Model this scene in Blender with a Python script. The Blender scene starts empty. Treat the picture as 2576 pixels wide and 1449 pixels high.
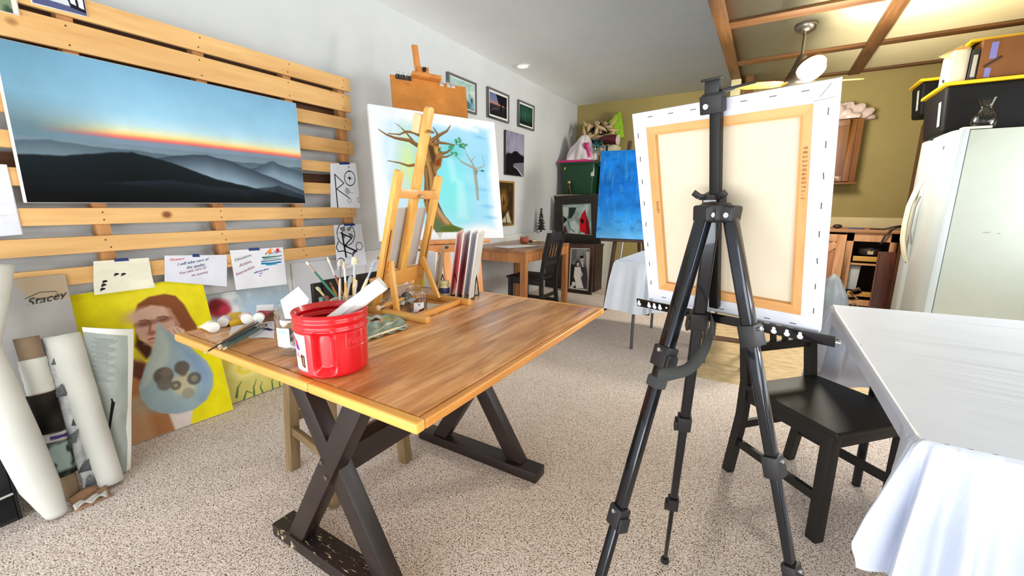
import bpy, bmesh, math, random
import numpy as np
from mathutils import Vector, Matrix

SC = bpy.context.scene
COL = SC.collection
V = Vector
PI = math.pi
rnd = random.Random(7)

# ------------------------------------------------------------------ camera and measuring
W, H, F = 2576, 1449, 1042.93
CAM_H = 1.2
yaw, pit, rol = [math.radians(a) for a in (-31.205, 11.4156, 0.3596)]
FWD = V((math.sin(yaw) * math.cos(pit), math.cos(yaw) * math.cos(pit), -math.sin(pit)))
_r = V((math.cos(yaw), -math.sin(yaw), 0))
_u = _r.cross(FWD)
RGT = math.cos(rol) * _r + math.sin(rol) * _u
UPV = -math.sin(rol) * _r + math.cos(rol) * _u
CAM = V((0, 0, CAM_H))


def ray(x, y):
    return (x - W / 2) / F * RGT - (y - H / 2) / F * UPV + FWD


def PZ(x, y, z):
    d = ray(x, y)
    return CAM + d * ((z - CAM_H) / d.z)


def PX(x, y, X):
    d = ray(x, y)
    return CAM + d * (X / d.x)


def PY(x, y, Y):
    d = ray(x, y)
    return CAM + d * (Y / d.y)


cam = bpy.data.cameras.new('camera')
cam_o = bpy.data.objects.new('camera', cam)
COL.objects.link(cam_o)
cam.sensor_width = 36
cam.lens = F / W * 36
cam.clip_start = 0.02
cam_o.matrix_world = Matrix(((RGT.x, UPV.x, -FWD.x, 0), (RGT.y, UPV.y, -FWD.y, 0), (RGT.z, UPV.z, -FWD.z, CAM_H), (0, 0, 0, 1)))
SC.camera = cam_o


# ------------------------------------------------------------------ materials
def lin(c):
    return tuple(((x / 12.92) if x <= 0.04045 else ((x + 0.055) / 1.055) ** 2.4) for x in c)


def rgb(*c):
    if len(c) == 1:
        c = c[0]
    return lin([v / 255 for v in c]) + (1,)


class NT:
    def __init__(s, name):
        s.m = bpy.data.materials.new(name)
        s.m.use_nodes = True
        s.t = s.m.node_tree
        s.b = s.t.nodes['Principled BSDF']

    def n(s, typ, **kw):
        nd = s.t.nodes.new(typ)
        for k, v in kw.items():
            if k in nd.inputs:
                nd.inputs[k].default_value = v
            else:
                setattr(nd, k, v)
        return nd

    def l(s, a, b):
        s.t.links.new(a, b)

    def coord(s, scale=(1, 1, 1), out='Object', rot=(0, 0, 0)):
        tc = s.n('ShaderNodeTexCoord')
        mp = s.n('ShaderNodeMapping')
        mp.inputs['Scale'].default_value = scale
        mp.inputs['Rotation'].default_value = rot
        s.l(tc.outputs[out], mp.inputs['Vector'])
        return mp.outputs['Vector']

    def noise(s, vec, scale, detail=3, rough=.5, dist=0):
        nd = s.n('ShaderNodeTexNoise')
        nd.inputs['Scale'].default_value = scale
        nd.inputs['Detail'].default_value = detail
        nd.inputs['Roughness'].default_value = rough
        nd.inputs['Distortion'].default_value = dist
        s.l(vec, nd.inputs['Vector'])
        return nd.outputs['Fac']

    def ramp(s, fac, stops):
        r = s.n('ShaderNodeValToRGB')
        e = r.color_ramp.elements
        while len(e) < len(stops):
            e.new(.5)
        for el, (p, c) in zip(e, stops):
            el.position = p
            el.color = c
        s.l(fac, r.inputs['Fac'])
        return r.outputs['Color']

    def mix(s, fac, a, b, mode='MIX'):
        m = s.n('ShaderNodeMix', data_type='RGBA', blend_type=mode)
        for k, v in ((0, fac), (6, a), (7, b)):
            if hasattr(v, 'is_linked') or isinstance(v, bpy.types.NodeSocket):
                s.l(v, m.inputs[k])
            else:
                m.inputs[k].default_value = v
        return m.outputs[2]

    def bump(s, h, strength=.3, dist=.002):
        b = s.n('ShaderNodeBump')
        b.inputs['Strength'].default_value = strength
        b.inputs['Distance'].default_value = dist
        s.l(h, b.inputs['Height'])
        s.l(b.outputs['Normal'], s.b.inputs['Normal'])


MATS = {}


def plain(name, c, rough=.5, metal=0., var=.06, scale=8., bump=0., bscale=60, spec=.5, coat=0.):
    """plain coloured surface with a little procedural mottling"""
    if name in MATS:
        return MATS[name]
    t = NT(name)
    col = rgb(c)
    v = t.coord()
    f = t.noise(v, scale, 4)
    a = tuple(min(1, x * (1 + var)) for x in col[:3]) + (1,)
    d = tuple(x * (1 - var) for x in col[:3]) + (1,)
    t.l(t.ramp(f, [(.3, d), (.7, a)]), t.b.inputs['Base Color'])
    t.b.inputs['Roughness'].default_value = rough
    t.b.inputs['Metallic'].default_value = metal
    t.b.inputs['Specular IOR Level'].default_value = spec
    t.b.inputs['Coat Weight'].default_value = coat
    if bump:
        t.bump(t.noise(v, bscale, 3), bump, .002)
    MATS[name] = t.m
    return t.m


def wood(name, c1, c2, axis='Y', rough=.5, grain=14., knots=False, coat=0., contrast=(.32, .7), stretch=14):
    if name in MATS:
        return MATS[name]
    t = NT(name)
    i = 'XYZ'.index(axis)
    sc = [1., 1., 1.]
    sc[i] = 1. / stretch
    v = t.coord(tuple(sc))
    f = t.noise(v, grain, 5, .62, .6)
    f2 = t.noise(v, grain * 5, 3, .6, .2)
    m = t.n('ShaderNodeMath', operation='MULTIPLY_ADD')
    t.l(f2, m.inputs[0])
    m.inputs[1].default_value = .35
    t.l(f, m.inputs[2])
    m2 = t.n('ShaderNodeMath', operation='SUBTRACT')
    t.l(m.outputs[0], m2.inputs[0])
    m2.inputs[1].default_value = .17
    col = t.ramp(m2.outputs[0], [(contrast[0], rgb(c1)), (contrast[1], rgb(c2))])
    if knots:
        vo = t.n('ShaderNodeTexVoronoi')
        sc2 = [3.6, 3.6, 3.6]
        sc2[i] = 3.0
        v2 = t.coord(tuple(sc2))
        t.l(v2, vo.inputs['Vector'])
        vo.inputs['Scale'].default_value = 1.
        k = t.ramp(vo.outputs['Distance'], [(.06, (1, 1, 1, 1)), (.10, (0, 0, 0, 1))])
        col = t.mix(k, col, rgb(128, 70, 30))
    t.l(col, t.b.inputs['Base Color'])
    t.b.inputs['Roughness'].default_value = rough
    t.b.inputs['Coat Weight'].default_value = coat
    t.b.inputs['Coat Roughness'].default_value = .25
    t.bump(m2.outputs[0], .12, .001)
    MATS[name] = t.m
    return t.m


def clear(name, tint=(235, 240, 240), amount=.12, rough=.05):
    """clear glass or plastic"""
    if name in MATS:
        return MATS[name]
    t = NT(name)
    tr = t.n('ShaderNodeBsdfTransparent')
    tr.inputs['Color'].default_value = rgb(tint)
    gl = t.n('ShaderNodeBsdfGlossy')
    gl.inputs['Roughness'].default_value = rough
    lw = t.n('ShaderNodeLayerWeight')
    lw.inputs['Blend'].default_value = .35
    v = t.coord()
    f = t.noise(v, 30, 2)
    ad = t.n('ShaderNodeMath', operation='MULTIPLY_ADD')
    t.l(f, ad.inputs[0])
    ad.inputs[1].default_value = amount
    pw = t.n('ShaderNodeMath', operation='POWER')
    t.l(lw.outputs['Facing'], pw.inputs[0])
    pw.inputs[1].default_value = 2.2
    t.l(pw.outputs[0], ad.inputs[2])
    mx = t.n('ShaderNodeMixShader')
    t.l(ad.outputs[0], mx.inputs[0])
    t.l(tr.outputs[0], mx.inputs[1])
    t.l(gl.outputs[0], mx.inputs[2])
    t.l(mx.outputs[0], t.t.nodes['Material Output'].inputs['Surface'])
    MATS[name] = t.m
    return t.m


def emit(name, c, s):
    t = NT(name)
    t.b.inputs['Base Color'].default_value = rgb(c)
    t.b.inputs['Emission Color'].default_value = rgb(c)
    t.b.inputs['Emission Strength'].default_value = s
    return t.m


def paint_mat():
    t = NT('painted_canvas')
    a = t.n('ShaderNodeAttribute', attribute_name='Pigment')
    v = t.coord()
    f = t.noise(v, 220, 2)
    c = t.mix(.10, a.outputs['Color'], t.ramp(f, [(.3, (.35, .35, .35, 1)), (.7, (1, 1, 1, 1))]), 'MULTIPLY')
    t.l(c, t.b.inputs['Base Color'])
    t.b.inputs['Roughness'].default_value = .75
    t.b.inputs['Specular IOR Level'].default_value = .1
    t.bump(f, .08, .001)
    return t.m


PAINT = paint_mat()


# ------------------------------------------------------------------ mesh building
class MB:
    def __init__(s):
        s.v, s.f, s.mi, s.x = [], [], [], None

    def add(s, vs, fs, mi=0):
        o = len(s.v)
        if s.x is not None:
            vs = [s.x @ V(p) for p in vs]
        s.v += [tuple(p) for p in vs]
        s.f += [tuple(i + o for i in f) for f in fs]
        s.mi += [mi] * len(fs)
        return s

    def hexa(s, a, b, mi=0):
        """two quads (lists of 4), bottom and top, same winding"""
        return s.add(list(a) + list(b), [(3, 2, 1, 0), (4, 5, 6, 7), (0, 1, 5, 4), (1, 2, 6, 5), (2, 3, 7, 6), (3, 0, 4, 7)], mi)

    def box(s, c, d, rot=None, mi=0):
        c = V(c)
        q = [V((sx * d[0] / 2, sy * d[1] / 2, sz * d[2] / 2)) for sz in (-1, 1) for sx, sy in ((-1, -1), (1, -1), (1, 1), (-1, 1))]
        if rot is not None:
            q = [rot @ p for p in q]
        q = [c + p for p in q]
        return s.hexa(q[:4], q[4:], mi)

    def bb(s, x0, x1, y0, y1, z0, z1, mi=0):
        return s.box(((x0 + x1) / 2, (y0 + y1) / 2, (z0 + z1) / 2), (abs(x1 - x0), abs(y1 - y0), abs(z1 - z0)), None, mi)

    def bar(s, p, q, w, h, up=(0, 0, 1), mi=0, w2=None, h2=None):
        p, q = V(p), V(q)
        d = (q - p).normalized()
        u = V(up)
        sd = d.cross(u).normalized()
        u = sd.cross(d)
        w2 = w if w2 is None else w2
        h2 = h if h2 is None else h2

        def ring(c, ww, hh):
            return [c - sd * ww / 2 - u * hh / 2, c + sd * ww / 2 - u * hh / 2, c + sd * ww / 2 + u * hh / 2, c - sd * ww / 2 + u * hh / 2]
        a, b = ring(p, w, h), ring(q, w2, h2)
        return s.hexa(a, b, mi)

    def tube(s, path, r, n=12, caps=True, mi=0, flat=None):
        path = [V(p) for p in path]
        if not hasattr(r, '__len__'):
            r = [r] * len(path)
        rings = []
        prev = None
        for i, p in enumerate(path):
            t = (path[min(i + 1, len(path) - 1)] - path[max(i - 1, 0)]).normalized()
            if prev is None:
                ref = V((0, 0, 1)) if abs(t.z) < .9 else V((1, 0, 0))
                a = t.cross(ref).normalized()
            else:
                a = (prev - t * prev.dot(t)).normalized()
            b = t.cross(a)
            prev = a
            k = 1 if flat is None else flat
            rings.append([p + a * r[i] * math.cos(2 * PI * j / n) + b * r[i] * k * math.sin(2 * PI * j / n) for j in range(n)])
        vs = [q for g in rings for q in g]
        fs = []
        for i in range(len(path) - 1):
            for j in range(n):
                fs.append((i * n + j, i * n + (j + 1) % n, (i + 1) * n + (j + 1) % n, (i + 1) * n + j))
        if caps:
            fs.append(tuple(range(n - 1, -1, -1)))
            fs.append(tuple((len(path) - 1) * n + j for j in range(n)))
        return s.add(vs, fs, mi)

    def cyl(s, p, q, r, r2=None, n=20, mi=0, caps=True):
        return s.tube([p, q], [r, r if r2 is None else r2], n, caps, mi)

    def lathe(s, prof, o=(0, 0, 0), rot=None, n=32, mi=0, caps=(True, False)):
        o = V(o)
        vs, fs = [], []
        for r, z in prof:
            for j in range(n):
                p = V((r * math.cos(2 * PI * j / n), r * math.sin(2 * PI * j / n), z))
                if rot is not None:
                    p = rot @ p
                vs.append(o + p)
        for i in range(len(prof) - 1):
            for j in range(n):
                fs.append((i * n + j, i * n + (j + 1) % n, (i + 1) * n + (j + 1) % n, (i + 1) * n + j))
        if prof[0][0] > 1e-6 and caps[0]:
            fs.append(tuple(range(n - 1, -1, -1)))
        if prof[-1][0] > 1e-6 and caps[1]:
            fs.append(tuple((len(prof) - 1) * n + j for j in range(n)))
        return s.add(vs, fs, mi)

    def grid(s, fn, nu, nv, mi=0, wrap=False):
        vs = [fn(i / nu, j / nv) for j in range(nv + 1) for i in range(nu + (0 if wrap else 1))]
        m = nu if wrap else nu + 1
        fs = []
        for j in range(nv):
            for i in range(nu):
                a, b = j * m + i, j * m + (i + 1) % m
                fs.append((a, b, b + m, a + m))
        return s.add(vs, fs, mi)

    def prism(s, poly, o, ux, uy, dep, mi=0):
        o, ux, uy, dep = V(o), V(ux), V(uy), V(dep)
        n = len(poly)
        a = [o + ux * p[0] + uy * p[1] for p in poly]
        vs = a + [p + dep for p in a]
        fs = [tuple(range(n - 1, -1, -1)), tuple(range(n, 2 * n))]
        fs += [(i, (i + 1) % n, n + (i + 1) % n, n + i) for i in range(n)]
        return s.add(vs, fs, mi)

    def ball(s, c, r, sc=(1, 1, 1), n=16, mi=0):
        c = V(c)
        prof = [(math.sin(PI * i / n) * r, -math.cos(PI * i / n) * r) for i in range(n + 1)]
        prof[0] = (0, -r)
        prof[-1] = (0, r)
        vs, fs = [], []
        m = n * 2
        for a, z in prof:
            for j in range(m):
                vs.append(c + V((a * math.cos(2 * PI * j / m) * sc[0], a * math.sin(2 * PI * j / m) * sc[1], z * sc[2])))
        for i in range(n):
            for j in range(m):
                fs.append((i * m + j, i * m + (j + 1) % m, (i + 1) * m + (j + 1) % m, (i + 1) * m + j))
        return s.add(vs, fs, mi)


def wloc(o):
    p = V((0, 0, 0))
    while o is not None:
        p = p + o.location
        o = o.parent
    return p


def build(name, mb, mats, parent=None, bevel=0., smooth=45, thick=0., subd=0, seg=2):
    """one mesh object; geometry is given in world coordinates"""
    off = wloc(parent) if parent is not None else V((0, 0, 0))
    loc = V((0, 0, 0))
    if parent is None and mb.v:
        a = np.array(mb.v)
        mn, mx = a.min(0), a.max(0)
        loc = V(((mn[0] + mx[0]) / 2, (mn[1] + mx[1]) / 2, mn[2]))
    sh = off + loc
    me = bpy.data.meshes.new(name)
    me.from_pydata([(p[0] - sh.x, p[1] - sh.y, p[2] - sh.z) for p in mb.v], [], mb.f)
    if not isinstance(mats, (list, tuple)):
        mats = [mats]
    for m in mats:
        me.materials.append(m)
    me.polygons.foreach_set('material_index', mb.mi)
    bm = bmesh.new()
    bm.from_mesh(me)
    bmesh.ops.remove_doubles(bm, verts=bm.verts, dist=1e-6)
    bmesh.ops.recalc_face_normals(bm, faces=bm.faces)
    if bevel:
        ed = [e for e in bm.edges if len(e.link_faces) == 2 and e.calc_face_angle(0) > math.radians(40)]
        bmesh.ops.bevel(bm, geom=ed, offset=bevel, segments=seg, affect='EDGES', profile=.6, clamp_overlap=True)
    bm.to_mesh(me)
    bm.free()
    if smooth:
        me.polygons.foreach_set('use_smooth', [True] * len(me.polygons))
        me.set_sharp_from_angle(angle=math.radians(smooth))
    o = bpy.data.objects.new(name, me)
    COL.objects.link(o)
    o.location = loc
    if parent is not None:
        o.parent = parent
    if thick:
        md = o.modifiers.new('Solidify', 'SOLIDIFY')
        md.thickness = thick
        md.offset = 0
    if subd:
        md = o.modifiers.new('Subsurf', 'SUBSURF')
        md.levels = md.render_levels = subd
    return o


def tag(o, label, cat, group=None):
    o['label'] = label
    o['category'] = cat
    if group:
        o['group'] = group
    return o


def thing(name, label, cat, loc, group=None):
    o = bpy.data.objects.new(name, None)
    o.empty_display_size = .05
    COL.objects.link(o)
    o.location = V(loc)
    return tag(o, label, cat, group)


def struct(name, mb, mats, bevel=0., smooth=45):
    o = build(name, mb, mats, None, bevel, smooth)
    o['kind'] = 'structure'
    return o


def text(name, s, size, o, ux, uy, m, parent, shear=0., ext=.0004, off=0., align='LEFT'):
    """lettering lying in the plane (ux, uy) at o"""
    cu = bpy.data.curves.new(name, 'FONT')
    cu.body = s
    cu.size = size
    cu.shear = shear
    cu.extrude = ext
    cu.offset = off
    cu.align_x = align
    cu.resolution_u = 3
    tmp = bpy.data.objects.new(name, cu)
    COL.objects.link(tmp)
    dg = bpy.context.evaluated_depsgraph_get()
    dg.update()
    me = bpy.data.meshes.new_from_object(tmp.evaluated_get(dg))
    bpy.data.objects.remove(tmp)
    ux, uy, o = V(ux).normalized(), V(uy).normalized(), V(o)
    n = ux.cross(uy)
    po = wloc(parent)
    co = [o + ux * v.co.x + uy * v.co.y + n * (v.co.z + ext) - po for v in me.vertices]
    for v, c in zip(me.vertices, co):
        v.co = c
    me.materials.clear()
    me.materials.append(m)
    ob = bpy.data.objects.new(name, me)
    COL.objects.link(ob)
    ob.parent = parent
    return ob


# ------------------------------------------------------------------ pigment painting (colour of paint per vertex)
class Art:
    def __init__(s, aspect, n, base=(255, 255, 255)):
        s.a = aspect
        s.h = n
        s.w = max(4, int(n * aspect))
        u = np.linspace(0, 1, s.w)
        v = np.linspace(0, 1, s.h)
        s.U, s.V = np.meshgrid(u, v)
        s.X = s.U * aspect
        s.Y = s.V
        s.c = np.ones((s.h, s.w, 3)) * np.array(base) / 255.
        s.px = 1.0 / n

    def put(s, m, col):
        if not isinstance(col, np.ndarray):
            col = np.array(col) / 255.
        m = np.clip(m, 0, 1)[..., None]
        s.c = s.c * (1 - m) + col * m
        return s

    def vgrad(s, stops, along=None):
        t = s.V if along is None else along
        p = [k for k, _ in stops]
        s.c = np.stack([np.interp(t, p, [c[i] / 255. for _, c in stops]) for i in range(3)], -1)
        return s

    def ramp(s, t, stops):
        p = [k for k, _ in stops]
        return np.stack([np.interp(t, p, [c[i] / 255. for _, c in stops]) for i in range(3)], -1)

    def ell(s, cx, cy, rx, ry, col, soft=.02, rot=0, op=1., ring=None):
        dx, dy = s.X - cx * s.a, s.Y - cy
        c, n = math.cos(rot), math.sin(rot)
        x, y = (dx * c + dy * n) / rx, (-dx * n + dy * c) / ry
        d = np.sqrt(x * x + y * y)
        sf = max(soft, s.px * .7) / min(rx, ry)
        m = np.clip((1 - d) / sf + .5, 0, 1)
        if ring:
            m = m * np.clip((d - 1 + ring / min(rx, ry)) / sf + .5, 0, 1)
        return s.put(m * op, col)

    def poly(s, pts, col, soft=.004, op=1.):
        pts = [(p[0] * s.a, p[1]) for p in pts]
        ins = np.zeros(s.X.shape, bool)
        dist = np.full(s.X.shape, 9.)
        n = len(pts)
        for i in range(n):
            (x0, y0), (x1, y1) = pts[i], pts[(i + 1) % n]
            with np.errstate(divide='ignore', invalid='ignore'):
                c = ((y0 > s.Y) != (y1 > s.Y)) & (s.X < (x1 - x0) * (s.Y - y0) / (y1 - y0 + 1e-12) + x0)
            ins ^= c
            L = (x1 - x0) ** 2 + (y1 - y0) ** 2 + 1e-12
            t = np.clip(((s.X - x0) * (x1 - x0) + (s.Y - y0) * (y1 - y0)) / L, 0, 1)
            dist = np.minimum(dist, np.hypot(s.X - x0 - t * (x1 - x0), s.Y - y0 - t * (y1 - y0)))
        sd = np.where(ins, dist, -dist)
        return s.put(np.clip(sd / max(soft, s.px * .7) + .5, 0, 1) * op, col)

    def line(s, pts, w, col, soft=.003, op=1., w2=None):
        pts = [(p[0] * s.a, p[1]) for p in pts]
        m = np.zeros(s.X.shape)
        n = len(pts) - 1
        for i in range(n):
            (x0, y0), (x1, y1) = pts[i], pts[i + 1]
            L = (x1 - x0) ** 2 + (y1 - y0) ** 2 + 1e-12
            t = np.clip(((s.X - x0) * (x1 - x0) + (s.Y - y0) * (y1 - y0)) / L, 0, 1)
            d = np.hypot(s.X - x0 - t * (x1 - x0), s.Y - y0 - t * (y1 - y0))
            ww = w if w2 is None else w + (w2 - w) * ((i + t) / n)
            m = np.maximum(m, np.clip((ww / 2 - d) / max(soft, s.px * .7) + .5, 0, 1))
        return s.put(m * op, col)

    def noise(s, sx, sy, seed=0, oct=3):
        r = np.random.RandomState(seed)
        out = np.zeros(s.X.shape)
        amp = tot = 0
        a = 1.
        for o in range(oct):
            gx, gy = int(sx * 2 ** o) + 2, int(sy * 2 ** o) + 2
            g = r.rand(gy + 1, gx + 1)
            x = s.U * (gx - 1.001)
            y = s.V * (gy - 1.001)
            xi, yi = x.astype(int), y.astype(int)
            fx, fy = x - xi, y - yi
            fx, fy = fx * fx * (3 - 2 * fx), fy * fy * (3 - 2 * fy)
            out += a * (g[yi, xi] * (1 - fx) * (1 - fy) + g[yi, xi + 1] * fx * (1 - fy) + g[yi + 1, xi] * (1 - fx) * fy + g[yi + 1, xi + 1] * fx * fy)
            tot += a
            a *= .5
        return out / tot

    def mottle(s, amt, sx=6, sy=6, seed=1, oct=4):
        s.c = np.clip(s.c * (1 + amt * 2 * (s.noise(sx, sy, seed, oct) - .5))[..., None], 0, 1)
        return s


def art_sheet(name, art, c4, parent, lift=.0006, bend=None, mat=None, thick=0.):
    """the painted face: corners TL TR BR BL; its front is the side the corners run clockwise on"""
    tl, tr, br, bl = [V(p) for p in c4]
    nrm = (bl - tl).cross(tr - tl).normalized()
    w, h = art.w, art.h
    u = np.linspace(0, 1, w)[None, :, None]
    v = np.linspace(0, 1, h)[:, None, None]
    A = lambda p: np.array(p)[None, None, :]
    P = (A(tl) * (1 - u) + A(tr) * u) * (1 - v) + (A(bl) * (1 - u) + A(br) * u) * v
    L = np.full((h, w, 1), lift)
    if bend is not None:
        L = L + bend(art.U, art.V)[..., None]
    P = P + A(nrm) * L - A(wloc(parent))
    idx = np.arange(w * h).reshape(h, w)
    q = np.stack([idx[:-1, :-1], idx[1:, :-1], idx[1:, 1:], idx[:-1, 1:]], -1).reshape(-1, 4)
    me = bpy.data.meshes.new(name)
    me.vertices.add(w * h)
    me.vertices.foreach_set('co', P.reshape(-1).astype(np.float32))
    me.loops.add(q.size)
    me.loops.foreach_set('vertex_index', q.reshape(-1).astype(np.int32))
    me.polygons.add(len(q))
    me.polygons.foreach_set('loop_start', (np.arange(len(q)) * 4).astype(np.int32))
    me.update(calc_edges=True)
    ca = me.color_attributes.new('Pigment', 'FLOAT_COLOR', 'POINT')
    c = np.clip(art.c, 0, 1)
    c = np.where(c <= .04045, c / 12.92, ((c + .055) / 1.055) ** 2.4)
    c = np.concatenate([c, np.ones((h, w, 1))], -1)
    ca.data.foreach_set('color', c.reshape(-1).astype(np.float32))
    me.materials.append(mat or PAINT)
    me.polygons.foreach_set('use_smooth', [True] * len(q))
    o = bpy.data.objects.new(name, me)
    COL.objects.link(o)
    o.parent = parent
    if thick:
        md = o.modifiers.new('Solidify', 'SOLIDIFY')
        md.thickness = thick
        md.offset = -1
    return o


def slab(mb, c4, depth, mi=0):
    """solid behind the quad TL TR BR BL"""
    tl, tr, br, bl = [V(p) for p in c4]
    n = (bl - tl).cross(tr - tl).normalized()
    back = [p - n * depth for p in (bl, br, tr, tl)]
    return mb.hexa(back, [bl, br, tr, tl], mi)


def rect4(c, ux, uy, w, h):
    c, ux, uy = V(c), V(ux).normalized(), V(uy).normalized()
    return [c - ux * w / 2 + uy * h / 2, c + ux * w / 2 + uy * h / 2, c + ux * w / 2 - uy * h / 2, c - ux * w / 2 - uy * h / 2]


def inset(c4, d):
    tl, tr, br, bl = [V(p) for p in c4]
    x = (tr - tl).normalized() * d
    y = (bl - tl).normalized() * d
    return [tl + x + y, tr - x + y, br - x - y, bl + x - y]


def base_of(c4):
    tl, tr, br, bl = [V(p) for p in c4]
    return (bl + br) / 2


def planar(c4):
    """bring the top right corner into the plane of the other three"""
    tl, tr, br, bl = [V(p) for p in c4]
    n = (br - bl).cross(tl - bl).normalized()
    return [tl, tr - n * (tr - bl).dot(n), br, bl]


def canvas_painting(name, label, cat, c4, art, depth=.03, edge=None, group=None, part='canvas'):
    c4 = planar(c4)
    t = thing(name, label, cat, base_of(c4), group)
    edge = edge or plain('canvas_edge_white', (235, 235, 232), .7)
    build(part, slab(MB(), c4, depth), edge, t, bevel=.002)
    art_sheet('painted_picture', art, inset(c4, .0015), t)
    return t


def framed(name, label, cat, c4, art, fw=.03, depth=.03, fm=None, mat_w=0., mat_m=None, liner=None, group=None):
    """picture frame: four mitred rails, mount, picture"""
    c4 = planar(c4)
    t = thing(name, label, cat, base_of(c4), group)
    tl, tr, br, bl = [V(p) for p in c4]
    n = (bl - tl).cross(tr - tl).normalized()
    ins = inset(c4, fw)
    mb = MB()
    oc, ic = [tl, tr, br, bl], ins
    for i in range(4):
        j = (i + 1) % 4
        a = [oc[i], oc[j], ic[j], ic[i]]
        mb.hexa([p - n * depth for p in a], a)
    build('frame', mb, fm, t, bevel=.003)
    fl = [p - n * depth * .45 for p in ins]
    if mat_w:
        build('mount', slab(MB(), fl, .004), mat_m, t)
        fl = inset(fl, mat_w)
    else:
        build('backing_board', slab(MB(), fl, .004), plain('frame_backing', (90, 80, 70), .8), t)
    if liner:
        li = inset(fl, .008)
        mb = MB()
        for i in range(4):
            j = (i + 1) % 4
            a = [fl[i], fl[j], li[j], li[i]]
            mb.hexa(a, [p + n * .004 for p in a])
        build('liner', mb, liner, t)
    art_sheet('picture', art, fl, t, lift=.001)
    return t


def uvon(c4):
    """photo pixel -> (u, v) on the quad's plane"""
    tl, tr, br, bl = [V(p) for p in c4]
    n = (bl - tl).cross(tr - tl).normalized()

    def f(x, y):
        d = ray(x, y)
        p = CAM + d * ((tl - CAM).dot(n) / d.dot(n))
        ex, ey = tr - tl, bl - tl
        q = p - tl
        a, b, c = ex.dot(ex), ex.dot(ey), ey.dot(ey)
        e, g = q.dot(ex), q.dot(ey)
        det = a * c - b * b
        return ((e * c - g * b) / det, (g * a - e * b) / det)
    return f


# ================================================================== THE ROOM
XL, XR, YB, YF, ZC = -2.77, 2.25, 6.55, -1.7, 2.74

# carpet and vinyl floor
def carpet_mat():
    t = NT('carpet_pile')
    v = t.coord()
    f = t.noise(v, 185, 2, .7)
    big = t.noise(v, 2.2, 3)
    mid = t.noise(v, 60, 2, .6)
    c = t.ramp(f, [(.33, rgb(78, 58, 48)), (.41, rgb(180, 156, 142)), (.47, rgb(230, 214, 204)), (.62, rgb(255, 248, 242))])
    c2 = t.mix(.25, c, t.ramp(mid, [(.35, (.62, .58, .55, 1)), (.65, (1, 1, 1, 1))]), 'MULTIPLY')
    c3 = t.mix(.2, c2, t.ramp(big, [(.35, (.75, .72, .7, 1)), (.65, (1, 1, 1, 1))]), 'MULTIPLY')
    t.l(c3, t.b.inputs['Base Color'])
    t.b.inputs['Roughness'].default_value = .95
    t.b.inputs['Specular IOR Level'].default_value = .1
    t.bump(f, .9, .006)
    return t.m


def vinyl_mat():
    t = NT('vinyl_floor')
    v = t.coord((3, 9, 1))
    f = t.noise(v, 4, 5, .65, .8)
    c = t.ramp(f, [(.3, rgb(168, 142, 104)), (.55, rgb(200, 178, 140)), (.75, rgb(222, 204, 172))])
    t.l(c, t.b.inputs['Base Color'])
    t.b.inputs['Roughness'].default_value = .45
    return t.m


mb = MB()
xs, ys = -.40, 3.06
mb.bb(XL, XR, YF, ys, -.08, 0)
mb.bb(XL, xs, ys, YB, -.08, 0)
mb.bb(xs, XR, ys, YB, -.08, -.004, 1)
struct('floor', mb, [carpet_mat(), vinyl_mat()], smooth=0)


def wall_mat(name, c, c2):
    t = NT(name)
    v = t.coord()
    f = t.noise(v, 1.3, 4, .6)
    g = t.noise(v, 140, 3)
    t.l(t.ramp(f, [(.3, rgb(c)), (.7, rgb(c2))]), t.b.inputs['Base Color'])
    t.b.inputs['Roughness'].default_value = .85
    t.bump(g, .12, .001)
    return t.m


M_wgrey = wall_mat('wall_paint_grey', (198, 203, 206), (210, 214, 217))
M_wolive = wall_mat('wall_paint_olive', (150, 134, 82), (162, 146, 92))
M_ceil = wall_mat('ceiling_paint', (236, 240, 240), (246, 248, 247))
M_ceil2 = wall_mat('ceiling_paint_cream', (216, 205, 160), (226, 216, 174))
M_ledge = wall_mat('ledge_paint', (206, 208, 210), (216, 218, 220))

struct('wall_left', MB().bb(XL - .12, XL, YF, YB + .12, -.08, ZC + .1), M_wgrey)
struct('wall_back', MB().bb(XL, XR, YB, YB + .12, -.08, ZC + .1), M_wolive)
mb = MB()
mb.bb(XR, XR + .12, YF, -.6, -.08, ZC + .1).bb(XR, XR + .12, 1.6, 2.2, -.08, ZC + .1).bb(XR, XR + .12, 4.2, YB + .12, -.08, ZC + .1)
mb.bb(XR, XR + .12, -.6, 1.6, -.08, .9).bb(XR, XR + .12, -.6, 1.6, 2.15, ZC + .1).bb(XR, XR + .12, 2.2, 4.2, -.08, .9).bb(XR, XR + .12, 2.2, 4.2, 2.15, ZC + .1)
struct('wall_right', mb, M_wolive)
M_win = plain('window_frame_white', (232, 232, 228), .5)
for k, (ya, yb_) in enumerate(((-.6, 1.6), (2.2, 4.2))):  # right-wall windows out of view, added to even out the light
    mb = MB()
    ym = (ya + yb_) / 2
    for y in (ya + .025, ym, yb_ - .025):
        mb.bb(XR + .03, XR + .07, y - .025, y + .025, .9, 2.15)
    for z in (.925, 2.125):
        mb.bb(XR + .03, XR + .07, ya, yb_, z - .025, z + .025)
    struct('window_%d' % (k + 1), mb, M_win)
mb = MB()                                            # front wall with the open garage door behind the camera
mb.bb(XL, -2.45, YF - .12, YF, -.08, ZC + .1)
mb.bb(1.75, XR, YF - .12, YF, -.08, ZC + .1)
mb.bb(-2.45, 1.75, YF - .12, YF, 2.35, ZC + .1)
struct('wall_front', mb, M_wgrey)
mb = MB()
mb.bb(XL, -.5, YF, YB, ZC, ZC + .1)
mb.bb(-.5, XR, YF, YB, ZC, ZC + .1, 1)
struct('ceiling', mb, [M_ceil, M_ceil2])
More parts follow.
